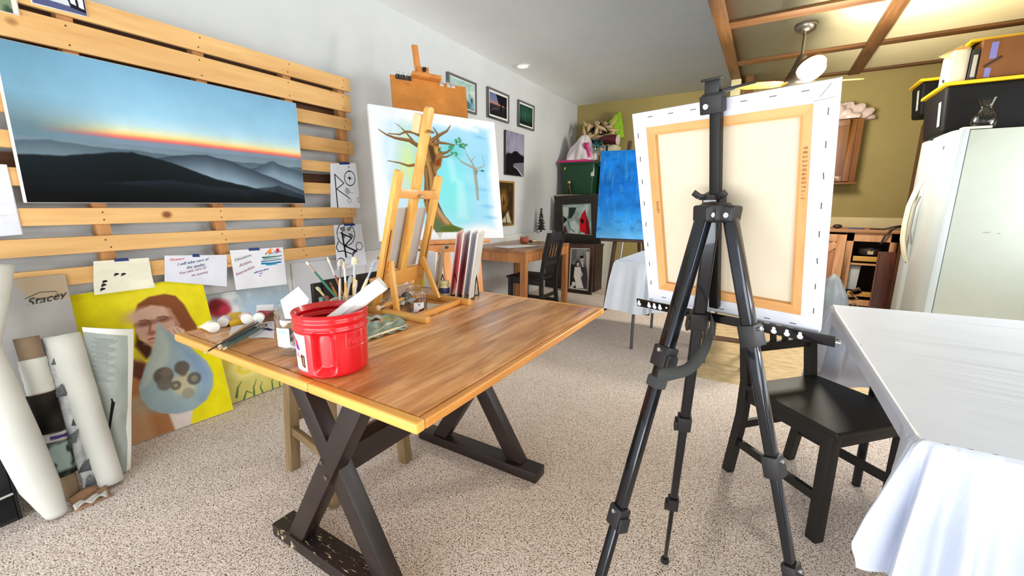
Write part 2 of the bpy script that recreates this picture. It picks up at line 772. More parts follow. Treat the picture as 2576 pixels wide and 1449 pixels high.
struct('trim_1', MB().bb(XL, XL + .045, YF, YB, 0, .825), M_ledge, bevel=.004)

M_beam = wood('beam_brown', (70, 42, 18), (128, 86, 42), 'Y', .6, 10, knots=False)
M_beamx = wood('beam_brown_across', (70, 42, 18), (128, 86, 42), 'X', .6, 10)
i = 2
for x0, x1 in ((-.558, -.455), (.628, .735), (1.80, 1.90)):
    struct('trim_%d' % i, MB().bb(x0, x1, YF, YB - .01, ZC - .035, ZC), M_beam, bevel=.003)
    i += 1
for y0, y1 in ((.5, .62), (1.75, 1.87), (3.02, 3.14), (4.28, 4.43), (5.46, 5.575), (6.46, 6.54)):
    for x0, x1 in ((-.455, .628), (.735, 1.80)):
        struct('trim_%d' % i, MB().bb(x0, x1, y0, y1, ZC - .022, ZC), M_beamx, bevel=.002)
        i += 1
M_post = plain('post_cream', (214, 206, 160), .7)
struct('trim_%d' % i, MB().bb(-.553, -.447, 6.05, 6.16, 0, ZC - .036), M_post, bevel=.004)
i += 1
struct('trim_%d' % i, MB().bb(-.40, -.31, 6.10, 6.14, 1.2, ZC), M_beam, bevel=.003)
i += 1
struct('trim_%d' % i, MB().bb(-.31, .55, 6.50, 6.55, 2.555, 2.60), M_post, bevel=.003)
i += 1
# rough plaster band above the counter
struct('trim_%d' % i, MB().bb(-.3, XR, 6.535, 6.55, .93, 1.07), wall_mat('bare_plaster', (196, 178, 128), (226, 214, 176)), bevel=.002)

# recessed light by the left wall
t = thing('recessed_ceiling_light', 'small round white recessed ceiling light above the framed pictures', 'ceiling light', (-2.30, 4.33, ZC))
rl = PZ(1316, 165, ZC)
t.location = rl
build('trim_ring', MB().lathe([(.062, -.002), (.082, -.004), (.085, -.012), (.072, -.016), (.06, -.010), (.055, -.002)], rl, n=36, caps=(False, False)), plain('fixture_white', (240, 240, 236), .4), t)
build('lens', MB().lathe([(.0, -.006), (.058, -.004), (.058, -.001), (0, -.001)], rl, n=30), emit('lens_glow', (255, 252, 244), 1.2), t)

# ================================================================== PALLET WALL
M_pine = wood('pallet_pine', (200, 148, 84), (236, 194, 130), 'Y', .6, 9, knots=True, contrast=(.25, .75))
M_stud = wood('pallet_stud', (170, 116, 66), (206, 152, 98), 'Z', .7, 12)
M_nail = plain('nail_dark', (60, 48, 38), .5, .4)
pal = thing('pallet_rack', 'wide rack of pale pine pallet boards fixed to the left wall', 'pallet wall', (-2.70, 1.0, .83))
studs = (-.30, .19, .685, 1.18, 1.66, 2.055)
for y in studs:
    build('stud', MB().bb(XL + .046, -2.662, y - .026, y + .026, .835, 2.06), M_stud, pal, bevel=.003)
M_rear = wood('pallet_rear_board', (70, 44, 28), (112, 74, 46), 'Y', .8, 9)  # rear boards in a dark brown that carries the shade of the gaps
for z0, z1 in ((1.925, 1.995), (1.79, 1.855), (1.33, 1.40)):
    build('rear_slat', MB().bb(XL + .004, XL + .045, -.45, 2.05, z0, z1), M_rear, pal, bevel=.003)
slats = [(1.976, 2.064, 2.117), (1.838, 1.953, 2.11), (1.713, 1.795, 2.108), (1.547, 1.635, 2.112), (1.412, 1.48, 2.108), (1.262, 1.335, 2.10), (1.098, 1.172, 2.096), (.970, 1.045, 2.092), (.832, .908, 2.09)]
for k, (z0, z1, ye) in enumerate(slats):
    mb = MB()
    mb.bb(-2.661, -2.64, -.45, ye, z0, z1)
    o = build('slat', mb, M_pine, pal, bevel=.003)
    nm = MB()
    for y in studs:
        for z in (z0 + .02, z1 - .02):
            nm.cyl((-2.6405, y + .008 * math.sin(z * 90), z), (-2.639, y + .008 * math.sin(z * 90), z), .0035, n=8)
    build('nails', nm, M_nail, o, smooth=0)

# ------------------------------------------------------------------ sunset picture
c4 = [V((-2.585, .452, 1.812)), V((-2.585, 1.657, 1.808)), V((-2.585, 1.66, 1.197)), V((-2.585, .447, 1.194))]
uv = uvon(c4)
a = Art(1.215 / .613, 230)
sky = [(0, (112, 160, 192)), (.2, (130, 180, 212)), (.42, (150, 198, 226)), (.50, (176, 212, 226)), (.55, (216, 222, 190)), (.578, (250, 204, 130)), (.602, (244, 120, 104)), (.614, (190, 110, 124)), (.624, (120, 140, 160)), (1, (120, 140, 156))]
hor = np.interp(a.U, [uv(0, 316)[0], uv(190, 336)[0], uv(480, 366)[0], uv(757, 399)[0]], [uv(0, 316)[1], uv(190, 336)[1], uv(480, 366)[1], uv(757, 399)[1]])
a.vgrad(sky, a.V - hor + .612)
a.put(np.clip((.27 - a.U) / .22, 0, 1) * np.clip(1.2 - np.abs(a.V - hor) / .2, 0, 1) * .92, (104, 126, 136))
a.put(np.clip((.30 - a.U) / .35, 0, 1) * .55, (84, 124, 144))


def ridge(pts, top, mist, depth, op=1., rough=.01, seed=1):
    q = sorted(uv(*p) for p in pts)
    r = np.interp(a.U, [p[0] for p in q], [p[1] for p in q]) + rough * (a.noise(26, 2, seed) - .5)
    t = np.clip((a.V - r) / depth, 0, 1)
    m = np.clip((a.V - r) / .012 + .5, 0, 1)
    a.put(m * op, a.ramp(t, [(0, top), (1, mist)]))


ridge([(-40, 330), (200, 352), (420, 376), (600, 392), (770, 408)], (108, 128, 142), (128, 150, 164), .1, .9, .01, 2)
ridge([(-40, 348), (120, 352), (260, 372), (380, 384), (480, 400)], (74, 92, 104), (120, 140, 154), .16, .9, .02, 3)
ridge([(560, 440), (640, 424), (672, 410), (684, 407), (705, 418), (760, 436)], (62, 76, 92), (128, 150, 168), .12, .9, .012, 5)
ridge([(330, 415), (400, 398), (470, 390), (520, 392), (570, 404), (640, 432), (700, 456), (780, 490)], (52, 64, 78), (130, 154, 172), .17, .95, .014, 6)
ridge([(-40, 382), (150, 392), (260, 386), (330, 384), (430, 410), (540, 452), (650, 478), (780, 508)], (22, 31, 36), (15, 20, 23), .2, 1, .014, 8)
ridge([(300, 460), (430, 455), (520, 470), (620, 480), (700, 470), (780, 500)], (34, 44, 54), (12, 15, 18), .1, .75, .02, 9)
ridge([(-40, 430), (200, 450), (500, 490), (780, 514)], (15, 20, 22), (8, 10, 12), .12, .8, .02, 10)
a.mottle(.04, 12, 4, 11)
canvas_painting('landscape_painting', 'wide sunset painting of misty dark mountains hung on the pallet boards', 'painting', c4, a, .05)

# ------------------------------------------------------------------ papers taped to the pallet boards
M_paper = plain('paper_white', (236, 238, 244), .8, var=.03)
M_tape = plain('painters_tape_blue', (20, 48, 112), .6)
INK = plain('ink_black', (24, 24, 26), .6)
INKB = plain('ink_blue_grey', (84, 92, 128), .6)
INKR = plain('ink_red', (226, 92, 110), .6)
INKP = plain('ink_plum', (168, 112, 140), .6)
INKG = plain('ink_green_grey', (120, 128, 116), .6)
INKV = plain('ink_violet', (96, 88, 160), .6)


def paper(label, c4, art, bend=None, tape=None, name='paper_sheet', cat='paper', group='papers taped to the pallet boards'):
    t = thing(name, label, cat, base_of(c4), group)
    art_sheet('sheet', art, c4, t, 0, bend, thick=.0006)
    if tape:
        u0, u1, h = tape
        tl, tr, br, bl = [V(p) for p in c4]
        n = (bl - tl).cross(tr - tl).normalized()
        dn = (bl - tl).normalized()
        lf = .0012 + (0 if bend is None else float(bend(np.array([(u0 + u1) / 2]), np.array([.02]))[0]))
        p0, p1 = tl.lerp(tr, u0), tl.lerp(tr, u1)
        q = [p0 - dn * h * .45 + n * lf, p1 - dn * h * .45 + n * lf, p1 + dn * h * .6 + n * lf + (tr - tl).normalized() * .006, p0 + dn * h * .6 + n * lf]
        build('tape', slab(MB(), q, .0008), M_tape, t)
    return t


PXp = -2.6375
# drawing with a pointed R and a compass
c4 = [PX(831, 411, PXp), PX(895, 410, PXp), PX(906, 523, PXp), PX(832, 522, PXp)]
uv = uvon(c4)
a = Art(.72, 210, (228, 231, 240))
a.mottle(.03, 3, 3, 4)
S = lambda pts: [uv(825 + x / 5., 400 + y / 5.) for x, y in pts]
D = (26, 26, 30)
a.line(S([(82, 190), (110, 600)]), .024, D)
a.line(S([(82, 190), (185, 295), (100, 372), (240, 470)]), .02, D)
a.ell(*S([(258, 232)])[0], .150, .172, D, .004, ring=.017)
a.line(S([(255, 90), (252, 390)]), .004, (90, 92, 100))
a.line(S([(170, 205), (320, 240)]), .004, (90, 92, 100))
a.poly(S([(255, 195), (262, 222), (285, 232), (262, 240), (256, 265), (248, 238), (225, 228), (250, 222)]), D)
a.ell(*S([(258, 98)])[0], .012, .012, D)
a.ell(*S([(258, 150)])[0], .012, .016, D)
for p, q in ((215, 380), (225, 400), (240, 500), (345, 480)):
    a.ell(*S([(p, q)])[0], .05, .06, (130, 132, 132), .01, .4, .55, ring=.02)
a.line(S([(200, 350), (230, 420), (215, 350), (245, 410), (250, 400), (295, 405)]), .008, (120, 122, 120))
a.line(S([(315, 455), (375, 470), (340, 510), (385, 500), (405, 590)]), .007, (120, 122, 124))
paper('taped drawing of a thin angular R touching a compass circle', c4, a, lambda u, v: .006 * u * v + .003 * np.sin(v * 5) * u, (.34, .72, .016), 'ink_drawing', 'drawing')
# drawing with heavy R and rings
c4 = [PX(839, 566, PXp), PX(909, 564, PXp), PX(921, 665, PXp), PX(849, 680, PXp)]
uv = uvon(c4)
a = Art(.80, 210, (222, 226, 236))
a.ell(*S([(225, 945)])[0], .255, .27, D, .004, ring=.02)
for r in (.34, .40, .45):
    a.ell(*S([(255, 900)])[0], r, r, (190, 194, 204), .004, ring=.006)
a.line(S([(115, 935), (335, 915)]), .006, D)
a.line(S([(215, 850), (232, 920)]), .006, D)
for q in ([(150, 870), (205, 850), (215, 905), (180, 915)], [(240, 870), (295, 850), (280, 900), (245, 905)], [(180, 960), (225, 950), (205, 1000)], [(250, 940), (300, 945), (315, 990), (270, 975)]):
    a.poly(S(q), (120, 124, 128), .01)
    a.line(S(q + q[:1]), .01, (60, 60, 64))
a.line(S([(175, 930), (222, 1235)]), .042, D)
a.line(S([(160, 930), (295, 1000), (205, 1095)]), .03, D)
a.line(S([(205, 1095), (350, 1175)]), .036, D)
a.line(S([(350, 1150), (295, 1230)]), .03, D)
a.line(S([(130, 1040), (105, 1110), (130, 1165), (195, 1160), (290, 1205), (330, 1160)]), .022, D)
a.ell(*S([(382, 1108)])[0], .10, .098, D, .004, ring=.016)
a.ell(*S([(160, 1300)])[0], .10, .10, D, .004, ring=.02)
a.line(S([(285, 1280), (300, 1330), (325, 1350)]), .02, D)
a.ell(*S([(240, 1290)])[0], .09, .09, (150, 154, 160), .004, ring=.008)
paper('taped drawing of a bold black R among rings and leaves', c4, a, lambda u, v: .010 * u * v * v, (.36, .74, .016), 'ink_drawing', 'drawing')

# cream note with quotation marks
c4 = [PX(233, 657, PXp), PX(372, 648, PXp), PX(386, 722, PXp), PX(236, 742, PXp)]
uv = uvon(c4)
a = Art(.95, 150, (232, 230, 212))
a.mottle(.04, 3, 4, 5)
for x, y in ((290, 690), (307, 690), (262, 708), (259, 717), (256, 727)):
    k = uv(x, y)
    a.ell(k[0], k[1], .040, .032, (26, 26, 30), .01)
    k = uv(x - 4, y + 4)
    a.ell(k[0], k[1], .022, .014, (26, 26, 30), .01, -.6)
t = paper('cream note with a rounded corner marked with black quotation marks', c4, a, lambda u, v: .006 + .004 * np.sin(v * 6 + 1) + .03 * np.clip(u - .6, 0, 1) * v, (.36, .60, .014), 'taped_note', 'note')

# handwritten note about quantity
c4 = [PX(414, 643, PXp), PX(571, 641, PXp), PX(571, 721, PXp), PX(414, 708, PXp)]
uv = uvon(c4)
a = Art(1.75, 90, (222, 226, 240))
a.mottle(.04, 3, 2, 6)
t = paper('white note handwritten in black and red with one torn lower edge', c4, a, None, (.42, .52, .016), 'taped_note', 'note')
tl, tr, br, bl = c4
ex, ey = V((0, 1, .10)), V((0, -.10, 1))
at2 = lambda x, y: PX(x, y, PXp + .001)
text('handwriting', 'Flowers:', .019, at2(427, 657), (0, 1, .02), ey, INKR, t, .3)
text('handwriting', 'I will take care of', .021, at2(446, 669), ex, ey, INKB, t, .35)
text('handwriting', 'the quality', .021, at2(469, 677), ex, ey, INKB, t, .35)
text('handwriting', 'You take care of', .019, at2(450, 691), (0, 1, .13), ey, INKP, t, .35)
text('handwriting', 'the quantity', .017, at2(481, 696), (0, 1, .13), ey, INKP, t, .35)

# white note with a colourful seaside sketch
c4 = [PX(578, 630, PXp), PX(712, 622, PXp), PX(722, 715, PXp), PX(594, 730, PXp)]
uv = uvon(c4)
a = Art(1.25, 190, (228, 231, 240))
a.mottle(.03, 3, 3, 7)
S = lambda pts: [uv(575 + x / 12.07, 615 + y / 12.07) for x, y in pts]
a.poly(S([(1140, 262), (1270, 130), (1300, 150), (1310, 240), (1200, 262)]), (250, 140, 56))
a.line(S([(1130, 265), (1280, 115), (1440, 205), (1490, 270)]), .012, (246, 130, 60))
a.ell(*S([(1490, 168)])[0], .04, .042, (240, 30, 34))
for q, col, w, w2 in (([(1040, 392), (1300, 372), (1610, 335)], (16, 84, 70), .036, .02), ([(1070, 440), (1300, 425), (1540, 400)], (30, 120, 110), .03, .012), ([(1010, 508), (1250, 492), (1620, 438)], (36, 84, 130), .03, .02), ([(1020, 572), (1300, 565), (1590, 520)], (24, 110, 160), .05, .04), ([(1160, 610), (1240, 615), (1480, 580)], (50, 160, 190), .04, .02), ([(1190, 345), (1480, 300)], (150, 200, 190), .02, .01)):
    a.line(S(q), w, col, .006, .95, w2)
t = paper('white note with an orange mountain and blue green wave sketch', c4, a, None, (.33, .52, .016), 'taped_note', 'note')
at3 = lambda x, y: PX(575 + x / 12.07, 615 + y / 12.07, PXp + .001)
e1, e2 = V((0, 1, .24)), V((0, -.24, 1))
text('handwriting', 'Education,', .024, at3(190, 520), e1, e2, INKG, t, .3)
text('handwriting', 'Action,', .026, at3(330, 690), (0, 1, .3), e2, INKP, t, .3)
text('handwriting', 'Interaction', .026, at3(230, 960), (0, 1, .34), e2, INKP, t, .3)
text('handwriting', 'K  you Hughs', .018, at3(1105, 325), (0, 1, .1), (0, 0, 1), INKB, t, .2)
text('handwriting', 'with love from', .015, at3(770, 885), (0, 1, .16), (0, 0, 1), INKV, t, .3, off=.0003)
text('handwriting', 'love', .012, at3(930, 905), (0, 1, .1), (0, 0, 1), INKV, t, .3)
text('handwriting', 'us', .013, at3(930, 975), (0, 1, .1), (0, 0, 1), INKV, t, .3)

# plain sheet at the far left
c4 = [V((PXp, .20, 1.345)), PX(17, 414, PXp), PX(58, 590, PXp), V((PXp, .18, 1.05))]
a = Art(.8, 60, (226, 230, 240))
a.line([(.2, .75), (.6, .7), (.9, .72)], .006, (190, 194, 206))
paper('blank white sheet pinned at the left end below the sunset painting', c4, a, lambda u, v: .012 * np.sin(u * 3))

# two picture prints along the top
c4 = [V((-2.63, .32, 2.19)), V((-2.63, .548, 2.19)), V((-2.63, .548, 1.924)), V((-2.63, .32, 1.924))]
a = Art(.86, 90, (60, 78, 66))
a.put(np.clip((a.noise(6, 6, 21) - .5) * 6, 0, 1), (120, 140, 110))
for x, y, r in ((.25, .5, .3), (.6, .55, .24), (.35, .8, .22)):
    a.ell(x, y, r, r * .8, (196, 70, 88), .06)
    a.ell(x + .05, y + .05, r * .5, r * .4, (232, 150, 160), .08)
a.poly([(.93, 0), (1, 0), (1, 1), (.93, 1)], (232, 222, 214))
canvas_painting('art_print', 'small red flower print at the top left end of the pallet boards', 'print', c4, a, .012, group='prints along the top board')
c4 = [V((-2.63, .588, 2.19)), V((-2.63, .752, 2.19)), V((-2.63, .752, 1.99)), V((-2.63, .588, 1.985))]
a = Art(.8, 90, (206, 216, 222))
a.put(np.clip((a.noise(5, 5, 22) - .5) * 5, 0, 1), (140, 160, 184))
a.poly([(0, .85), (1, .9), (1, 1), (0, 1)], (84, 90, 130))
a.poly([(.62, .55), (1, .6), (1, .95), (.7, .9)], (30, 30, 40))
a.poly([(.68, .62), (.8, .64), (.82, .84), (.72, .82)], (232, 234, 240))
a.poly([(.85, .64), (.96, .66), (.97, .88), (.87, .86)], (232, 234, 240))
canvas_painting('art_print', 'small blue grey house print on the top pallet board', 'print', c4, a, .012, group='prints along the top board')

# ================================================================== PICTURES ON THE LEFT WALL
M_fgrey = plain('frame_grey', (98, 100, 98), .5)
M_mount = plain('mount_white', (226, 228, 224), .8)
M_gold = plain('frame_gold', (170, 128, 44), .45, .3)
M_dk = plain('frame_dark', (38, 32, 28), .5)
X0 = XL + .03


def wall4(y0, y1, z0, z1, x=X0):
    return [V((x, y0, z1)), V((x, y1, z1)), V((x, y1, z0)), V((x, y0, z0))]


c4 = wall4(3.33, 3.79, 2.125, 2.435)
a = Art(1.4, 90, (176, 206, 200))
a.vgrad([(0, (160, 200, 192)), (.4, (196, 216, 210)), (.7, (150, 180, 186)), (1, (110, 150, 160))])
a.ell(.78, .5, .03, .1, (90, 130, 140), .05)
a.ell(.88, .62, .07, .1, (52, 78, 98), .08)
a.ell(.7, .85, .2, .14, (70, 110, 126), .12)
a.mottle(.15, 8, 8, 31)
framed('framed_picture', 'grey framed pale teal picture half hidden by the drawing board', 'picture', c4, a, .02, .025, M_fgrey, .012, M_mount, group='pictures in a row on the left wall')
c4 = wall4(4.0, 4.44, 2.14, 2.455)
a = Art(1.3, 90, (60, 62, 90))
a.vgrad([(0, (96, 104, 148)), (.35, (120, 124, 160)), (.45, (186, 130, 120)), (.5, (110, 70, 66)), (.56, (44, 40, 48)), (1, (22, 22, 28))])
a.poly([(.35, 0), (1, 0), (1, .45), (.5, .42)], (20, 20, 26))
a.poly([(.62, .3), (.7, .3), (.7, .8), (.6, .8)], (16, 16, 20))
a.poly([(.85, .3), (.95, .3), (.95, .9), (.85, .9)], (16, 16, 20))
a.line([(.1, .8), (.25, .68), (.4, .7), (.5, .6)], .02, (130, 136, 148), .02)
framed('framed_picture', 'grey framed picture of dark porch posts against a dusk sky', 'picture', c4, a, .02, .025, M_fgrey, .022, M_mount, group='pictures in a row on the left wall')
c4 = wall4(4.66, 5.07, 2.145, 2.455)
a = Art(1.25, 90, (24, 48, 44))
a.vgrad([(0, (30, 58, 56)), (.5, (40, 84, 66)), (.8, (24, 48, 42)), (1, (12, 22, 22))])
for x in (.2, .35, .42, .6):
    a.line([(x, .1), (x + .03, .75)], .03, (84, 150, 92), .06, .6)
a.mottle(.2, 14, 4, 33)
framed('framed_picture', 'grey framed dark green aurora picture nearest the back corner', 'picture', c4, a, .02, .025, M_fgrey, .02, M_mount, group='pictures in a row on the left wall')
c4 = wall4(4.36, 4.80, 1.55, 2.06)
a = Art(.86, 110, (124, 124, 148))
a.vgrad([(0, (136, 136, 160)), (.45, (146, 146, 166)), (.55, (100, 100, 118))])
a.mottle(.15, 6, 3, 34)
a.poly([(0, .56), (.1, .5), (.3, .5), (.42, .44), (.6, .42), (.75, .48), (1, .52), (1, .72), (.6, .72), (.3, .75), (0, 1)], (14, 14, 18), .01)
a.poly([(0, .6), (.4, .75), (.55, .8), (.9, 1), (0, 1)], (16, 16, 20), .01)
a.poly([(.42, .72), (1, .66), (1, 1), (.86, 1)], (112, 114, 126), .01)
a.line([(.4, .78), (.62, .84), (.93, 1)], .02, (210, 210, 216), .01)
canvas_painting('seascape_painting', 'unframed purple grey painting of a black shoreline with pale surf', 'painting', c4, a, .028, M_dk)
c4 = wall4(4.08, 4.57, .94, 1.475)
a = Art(.9, 110, (60, 44, 24))
a.mottle(.5, 6, 6, 35)
a.ell(.55, .42, .16, .28, (112, 78, 34), .08)
a.ell(.5, .36, .08, .1, (160, 120, 60), .05)
a.poly([(.5, .25), (.58, .5), (.48, .55)], (60, 40, 20), .02)
a.poly([(.4, .95), (.75, .68), (.95, 1)], (190, 180, 150), .05)
a.line([(.6, .75), (.7, 1)], .03, (40, 34, 28), .02)
a.poly([(0, 0), (.25, 0), (.2, 1), (0, 1)], (28, 22, 16), .06)
framed('framed_portrait', 'gold framed dark brown abstract portrait beside the tree canvas', 'picture', c4, a, .022, .028, M_gold)

# ================================================================== LEANING AGAINST THE LEFT WALL
# yellow painting of a woman behind a drop
c4 = [V((-2.686, .523, .780)), V((-2.650, 1.045, .800)), V((-2.566, 1.078, .004)), V((-2.602, .556, .004))]
uv = uvon(c4)
a = Art(.523 / .80, 330, (226, 214, 20))
a.put(a.noise(3, 4, 41), (240, 228, 30))
a.put(np.clip(1 - np.hypot((a.X - .38), a.Y - .12) / .35, 0, 1) * .5, (240, 226, 90))
S = lambda pts: [uv(150 + x / 3.22, 690 + y / 3.22) for x, y in pts]
Z = lambda x, y: uv(150 + x / 3.22, 690 + y / 3.22)
SK, HR, DH = (206, 166, 148), (132, 78, 48), (74, 44, 34)
# robe and body at lower left
a.poly(S([(560, 700), (640, 660), (760, 760), (860, 1100), (930, 1140), (950, 1300), (560, 1440), (440, 1460), (430, 800)]), (168, 116, 76), .02)
a.poly(S([(560, 1000), (640, 990), (720, 1120), (780, 1330), (600, 1420), (540, 1430)]), (190, 146, 108), .05)
a.poly(S([(880, 1110), (1080, 1070), (1060, 1230), (950, 1290)]), (222, 210, 206), .015)
a.poly(S([(590, 560), (700, 600), (720, 680), (620, 690)]), (206, 186, 60), .03)
# hair and head
a.poly(S([(600, 330), (630, 240), (720, 180), (850, 155), (940, 170), (1010, 240), (1060, 330), (1120, 420), (1100, 470), (960, 480), (820, 320), (640, 340)]), HR, .012)
a.poly(S([(600, 320), (620, 470), (610, 580), (700, 680), (760, 640), (740, 560), (640, 520)]), DH, .02)
a.poly(S([(600, 700), (690, 720), (690, 830), (640, 850), (590, 820)]), (96, 56, 44), .02)
a.poly(S([(606, 380), (640, 290), (740, 245), (850, 260), (930, 330), (940, 420), (880, 500), (790, 560), (740, 580), (660, 530), (615, 470)]), SK, .012)
a.ell(*Z(700, 330), .10, .05, (214, 178, 160), .04)
a.line(S([(880, 280), (960, 400)]), .02, (186, 140, 120), .02)
a.ell(*Z(690, 395), .045, .018, (136, 88, 74), .02)
a.ell(*Z(835, 362), .042, .016, (136, 88, 74), .02)
a.line(S([(645, 375), (690, 365), (730, 375)]), .006, (104, 62, 50), .008)
a.line(S([(790, 345), (840, 335), (875, 345)]), .006, (104, 62, 50), .008)
a.line(S([(735, 390), (728, 460), (745, 480), (765, 470)]), .008, (130, 82, 66), .012)
a.ell(*Z(745, 470), .022, .014, (160, 106, 90), .012)
a.line(S([(720, 525), (750, 512), (790, 520)]), .009, (140, 70, 66), .008)
a.ell(*Z(750, 545), .03, .012, (190, 140, 122), .02)
a.poly(S([(870, 440), (950, 410), (1010, 440), (1060, 560), (1090, 620), (980, 560), (900, 500)]), (218, 180, 162), .012)
for p, q in ((880, 450), (915, 440), (950, 430)):
    a.line(S([(p, q), (p + 50, q + 60)]), .006, (176, 132, 114), .006)
# the drop
a.poly(S([(800, 378), (850, 440), (950, 500), (1080, 600), (1190, 690), (1245, 790), (1240, 900), (1190, 1000), (1090, 1080), (960, 1120), (830, 1120), (730, 1090), (660, 1010), (640, 920), (680, 780), (740, 640), (780, 500)]), (150, 172, 182), .010)
a.poly(S([(800, 390), (850, 470), (900, 560), (880, 700), (800, 800), (700, 900), (660, 920), (700, 760), (770, 560)]), (186, 196, 188), .03, .8)
a.poly(S([(940, 540), (1080, 620), (1210, 740), (1230, 880), (1150, 1000), (1130, 850), (1050, 700)]), (124, 152, 190), .05, .7)
a.ell(*Z(900, 980), .17, .07, (160, 182, 186), .08, 0, .6)
a.poly(S([(850, 860), (950, 820), (1030, 770), (1100, 900), (1040, 980), (940, 960)]), (202, 192, 158), .03, .9)
for x, y, r, c in ((840, 815, .052, (92, 82, 74)), (860, 790, .03, (124, 110, 98)), (990, 745, .042, (96, 86, 78)), (1000, 790, .02, (110, 98, 86)), (1090, 830, .04, (92, 90, 86)), (1090, 830, .02, (150, 140, 120)), (940, 890, .028, (96, 92, 84)), (940, 890, .012, (176, 164, 134)), (850, 880, .04, (112, 106, 96)), (1040, 950, .035, (150, 150, 132))):
    a.ell(*Z(x, y), r, r * 1.1, c, .014, 0, .9)
a.mottle(.06, 10, 12, 42)
canvas_painting('portrait_painting', 'yellow painting of a woman behind a blue drop leaning on the wall', 'painting', c4, a, .02)

# grey board with a name written on it
c4 = [V((-2.622, .12, .885)), V((-2.622, .520, .885)), V((-2.560, .520, .004)), V((-2.560, .12, .004))]
a = Art(.52, 90, (168, 166, 164))
a.mottle(.08, 4, 4, 43)
a.poly([(.62, 0), (1, 0), (1, .12), (.7, .1)], (178, 160, 136), .01)
t = canvas_painting('drawing_board', 'tall grey board lettered Stacey behind the paper rolls', 'board', c4, a, .012, plain('board_grey', (160, 158, 156), .8))
bpl = lambda x, y: PX(x, y, -2.6145)
p = bpl(68, 772)
text('handwriting', 'Stacey', .046, p, (0, 1, .16), (.06, -.1, 1), INK, t, .4, off=.0002)
m = MB()
m.tube([bpl(62, 752), bpl(100, 735), bpl(140, 733), bpl(150, 745), bpl(90, 752)], .0012, 6)
build('handwriting', m, INK, t)

# sky and flower painting behind the yellow one
c4 = [V((-2.715, 1.02, .675)), V((-2.715, 1.56, .672)), V((-2.645, 1.56, .004)), V((-2.645, 1.02, .004))]
uv = uvon(c4)
a = Art(.8, 200, (170, 196, 214))
a.vgrad([(0, (168, 182, 190)), (.2, (172, 200, 226)), (.38, (190, 206, 220)), (.5, (228, 206, 96)), (.62, (226, 200, 90)), (.75, (214, 206, 120)), (1, (206, 196, 110))])
n = a.noise(5, 5, 44)
a.put(np.clip((n - .5) * 5, 0, 1) * np.clip((.45 - a.V) * 6, 0, 1), (222, 226, 228))
k = uv(548, 775)
a.ell(k[0], k[1], .09, .08, (160, 50, 62), .05)
a.ell(k[0] - .02, k[1] - .03, .05, .05, (120, 40, 44), .04)
a.ell(k[0] + .06, k[1] + .03, .05, .04, (186, 60, 80), .03)
k = uv(618, 925)
a.ell(k[0], k[1], .13, .1, (244, 232, 150), .06)
a.ell(k[0], k[1], .08, .06, (238, 214, 70), .03, ring=.03)
for q, w in (([(640, 1000), (638, 975), (645, 955)], .018), ([(595, 1000), (598, 975), (608, 960)], .02), ([(688, 990), (684, 960), (690, 945)], .016), ([(612, 1010), (620, 985), (636, 990)], .016), ([(664, 995), (655, 975), (660, 960)], .016), ([(706, 985), (703, 960), (700, 950)], .016)):
    a.line([uv(*p) for p in q], w, (66, 106, 58), .006, w2=.004)
a.mottle(.06, 8, 8, 45)
canvas_painting('flower_painting', 'pastel painting of sky, red bloom and grass blades behind the work table', 'painting', c4, a, .02, plain('raw_edge', (150, 140, 126), .8))

# pale panel under the pallet
c4 = [V((-2.71, 1.60, .80)), V((-2.71, 2.20, .785)), V((-2.675, 2.20, .004)), V((-2.675, 1.60, .004))]
a = Art(.75, 40, (206, 210, 216))
a.mottle(.03, 3, 3, 46)
canvas_painting('blank_panel', 'blank pale grey panel under the pallet boards behind the paint brushes', 'panel', c4, a, .012)

# ------------------------------------------------------------------ rolls of paper at the far left
M_roll = plain('roll_paper_white', (208, 209, 203), .75, var=.05)
M_rollc = plain('roll_paper_cream', (222, 212, 182), .75, var=.1)
M_rollg = plain('roll_paper_grey', (176, 182, 178), .75, var=.1)


def roll_tube(top, bot, r0, r1, wob=.0, n=30, m=16, turns=1.25, sq=(1, 1), pinch=None):
    """rolled sheet: spiral cross section from bottom to top"""
    top, bot = V(top), V(bot)
    ax = (top - bot).normalized()
    sx = ax.cross(V((0, 0, 1))).normalized() if abs(ax.z) < .98 else ax.cross(V((1, 0, 0))).normalized()
    sy = sx.cross(ax)
    mb = MB()

    def fn(u, v):
        th = u * turns * 2 * PI
        r = (r1 + (r0 - r1) * v) * (1 - .16 * u)
        if pinch:
            r *= 1 - pinch[1] * math.exp(-((v - pinch[0]) / .14) ** 2)
        r *= 1 + wob * (math.sin(th * 3 + v * 7) + math.sin(v * 23 + th))
        return bot.lerp(top, v) + sx * r * math.cos(th) * sq[0] + sy * r * math.sin(th) * sq[1]
    mb.grid(fn, n, m)
    return mb


rolls = 'paper rolls standing at the left wall'
t = thing('paper_roll', 'large white sheet curled into a pinched cone at the left edge', 'paper roll', (-2.28, .27, 0), rolls)
mb = MB()
pts = [(-2.225, .285, .012, .030), (-2.255, .265, .14, .052), (-2.30, .245, .34, .058), (-2.36, .235, .54, .050), (-2.42, .235, .67, .040), (-2.47, .265, .82, .062), (-2.50, .285, .95, .080)]


def cone(u, v):
    k = v * (len(pts) - 1)
    i = min(int(k), len(pts) - 2)
    f = k - i
    f = f * f * (3 - 2 * f) * .5 + f * .5
    p = [pts[i][j] * (1 - f) + pts[i + 1][j] * f for j in range(4)]
    th = (u - .12) * 2 * PI * .98
    r = p[3] * (1 + .35 * max(0, u - .7))
    return V((p[0] + r * math.sin(th) * .8, p[1] + r * math.cos(th), p[2] + .02 * math.sin(th) * v))


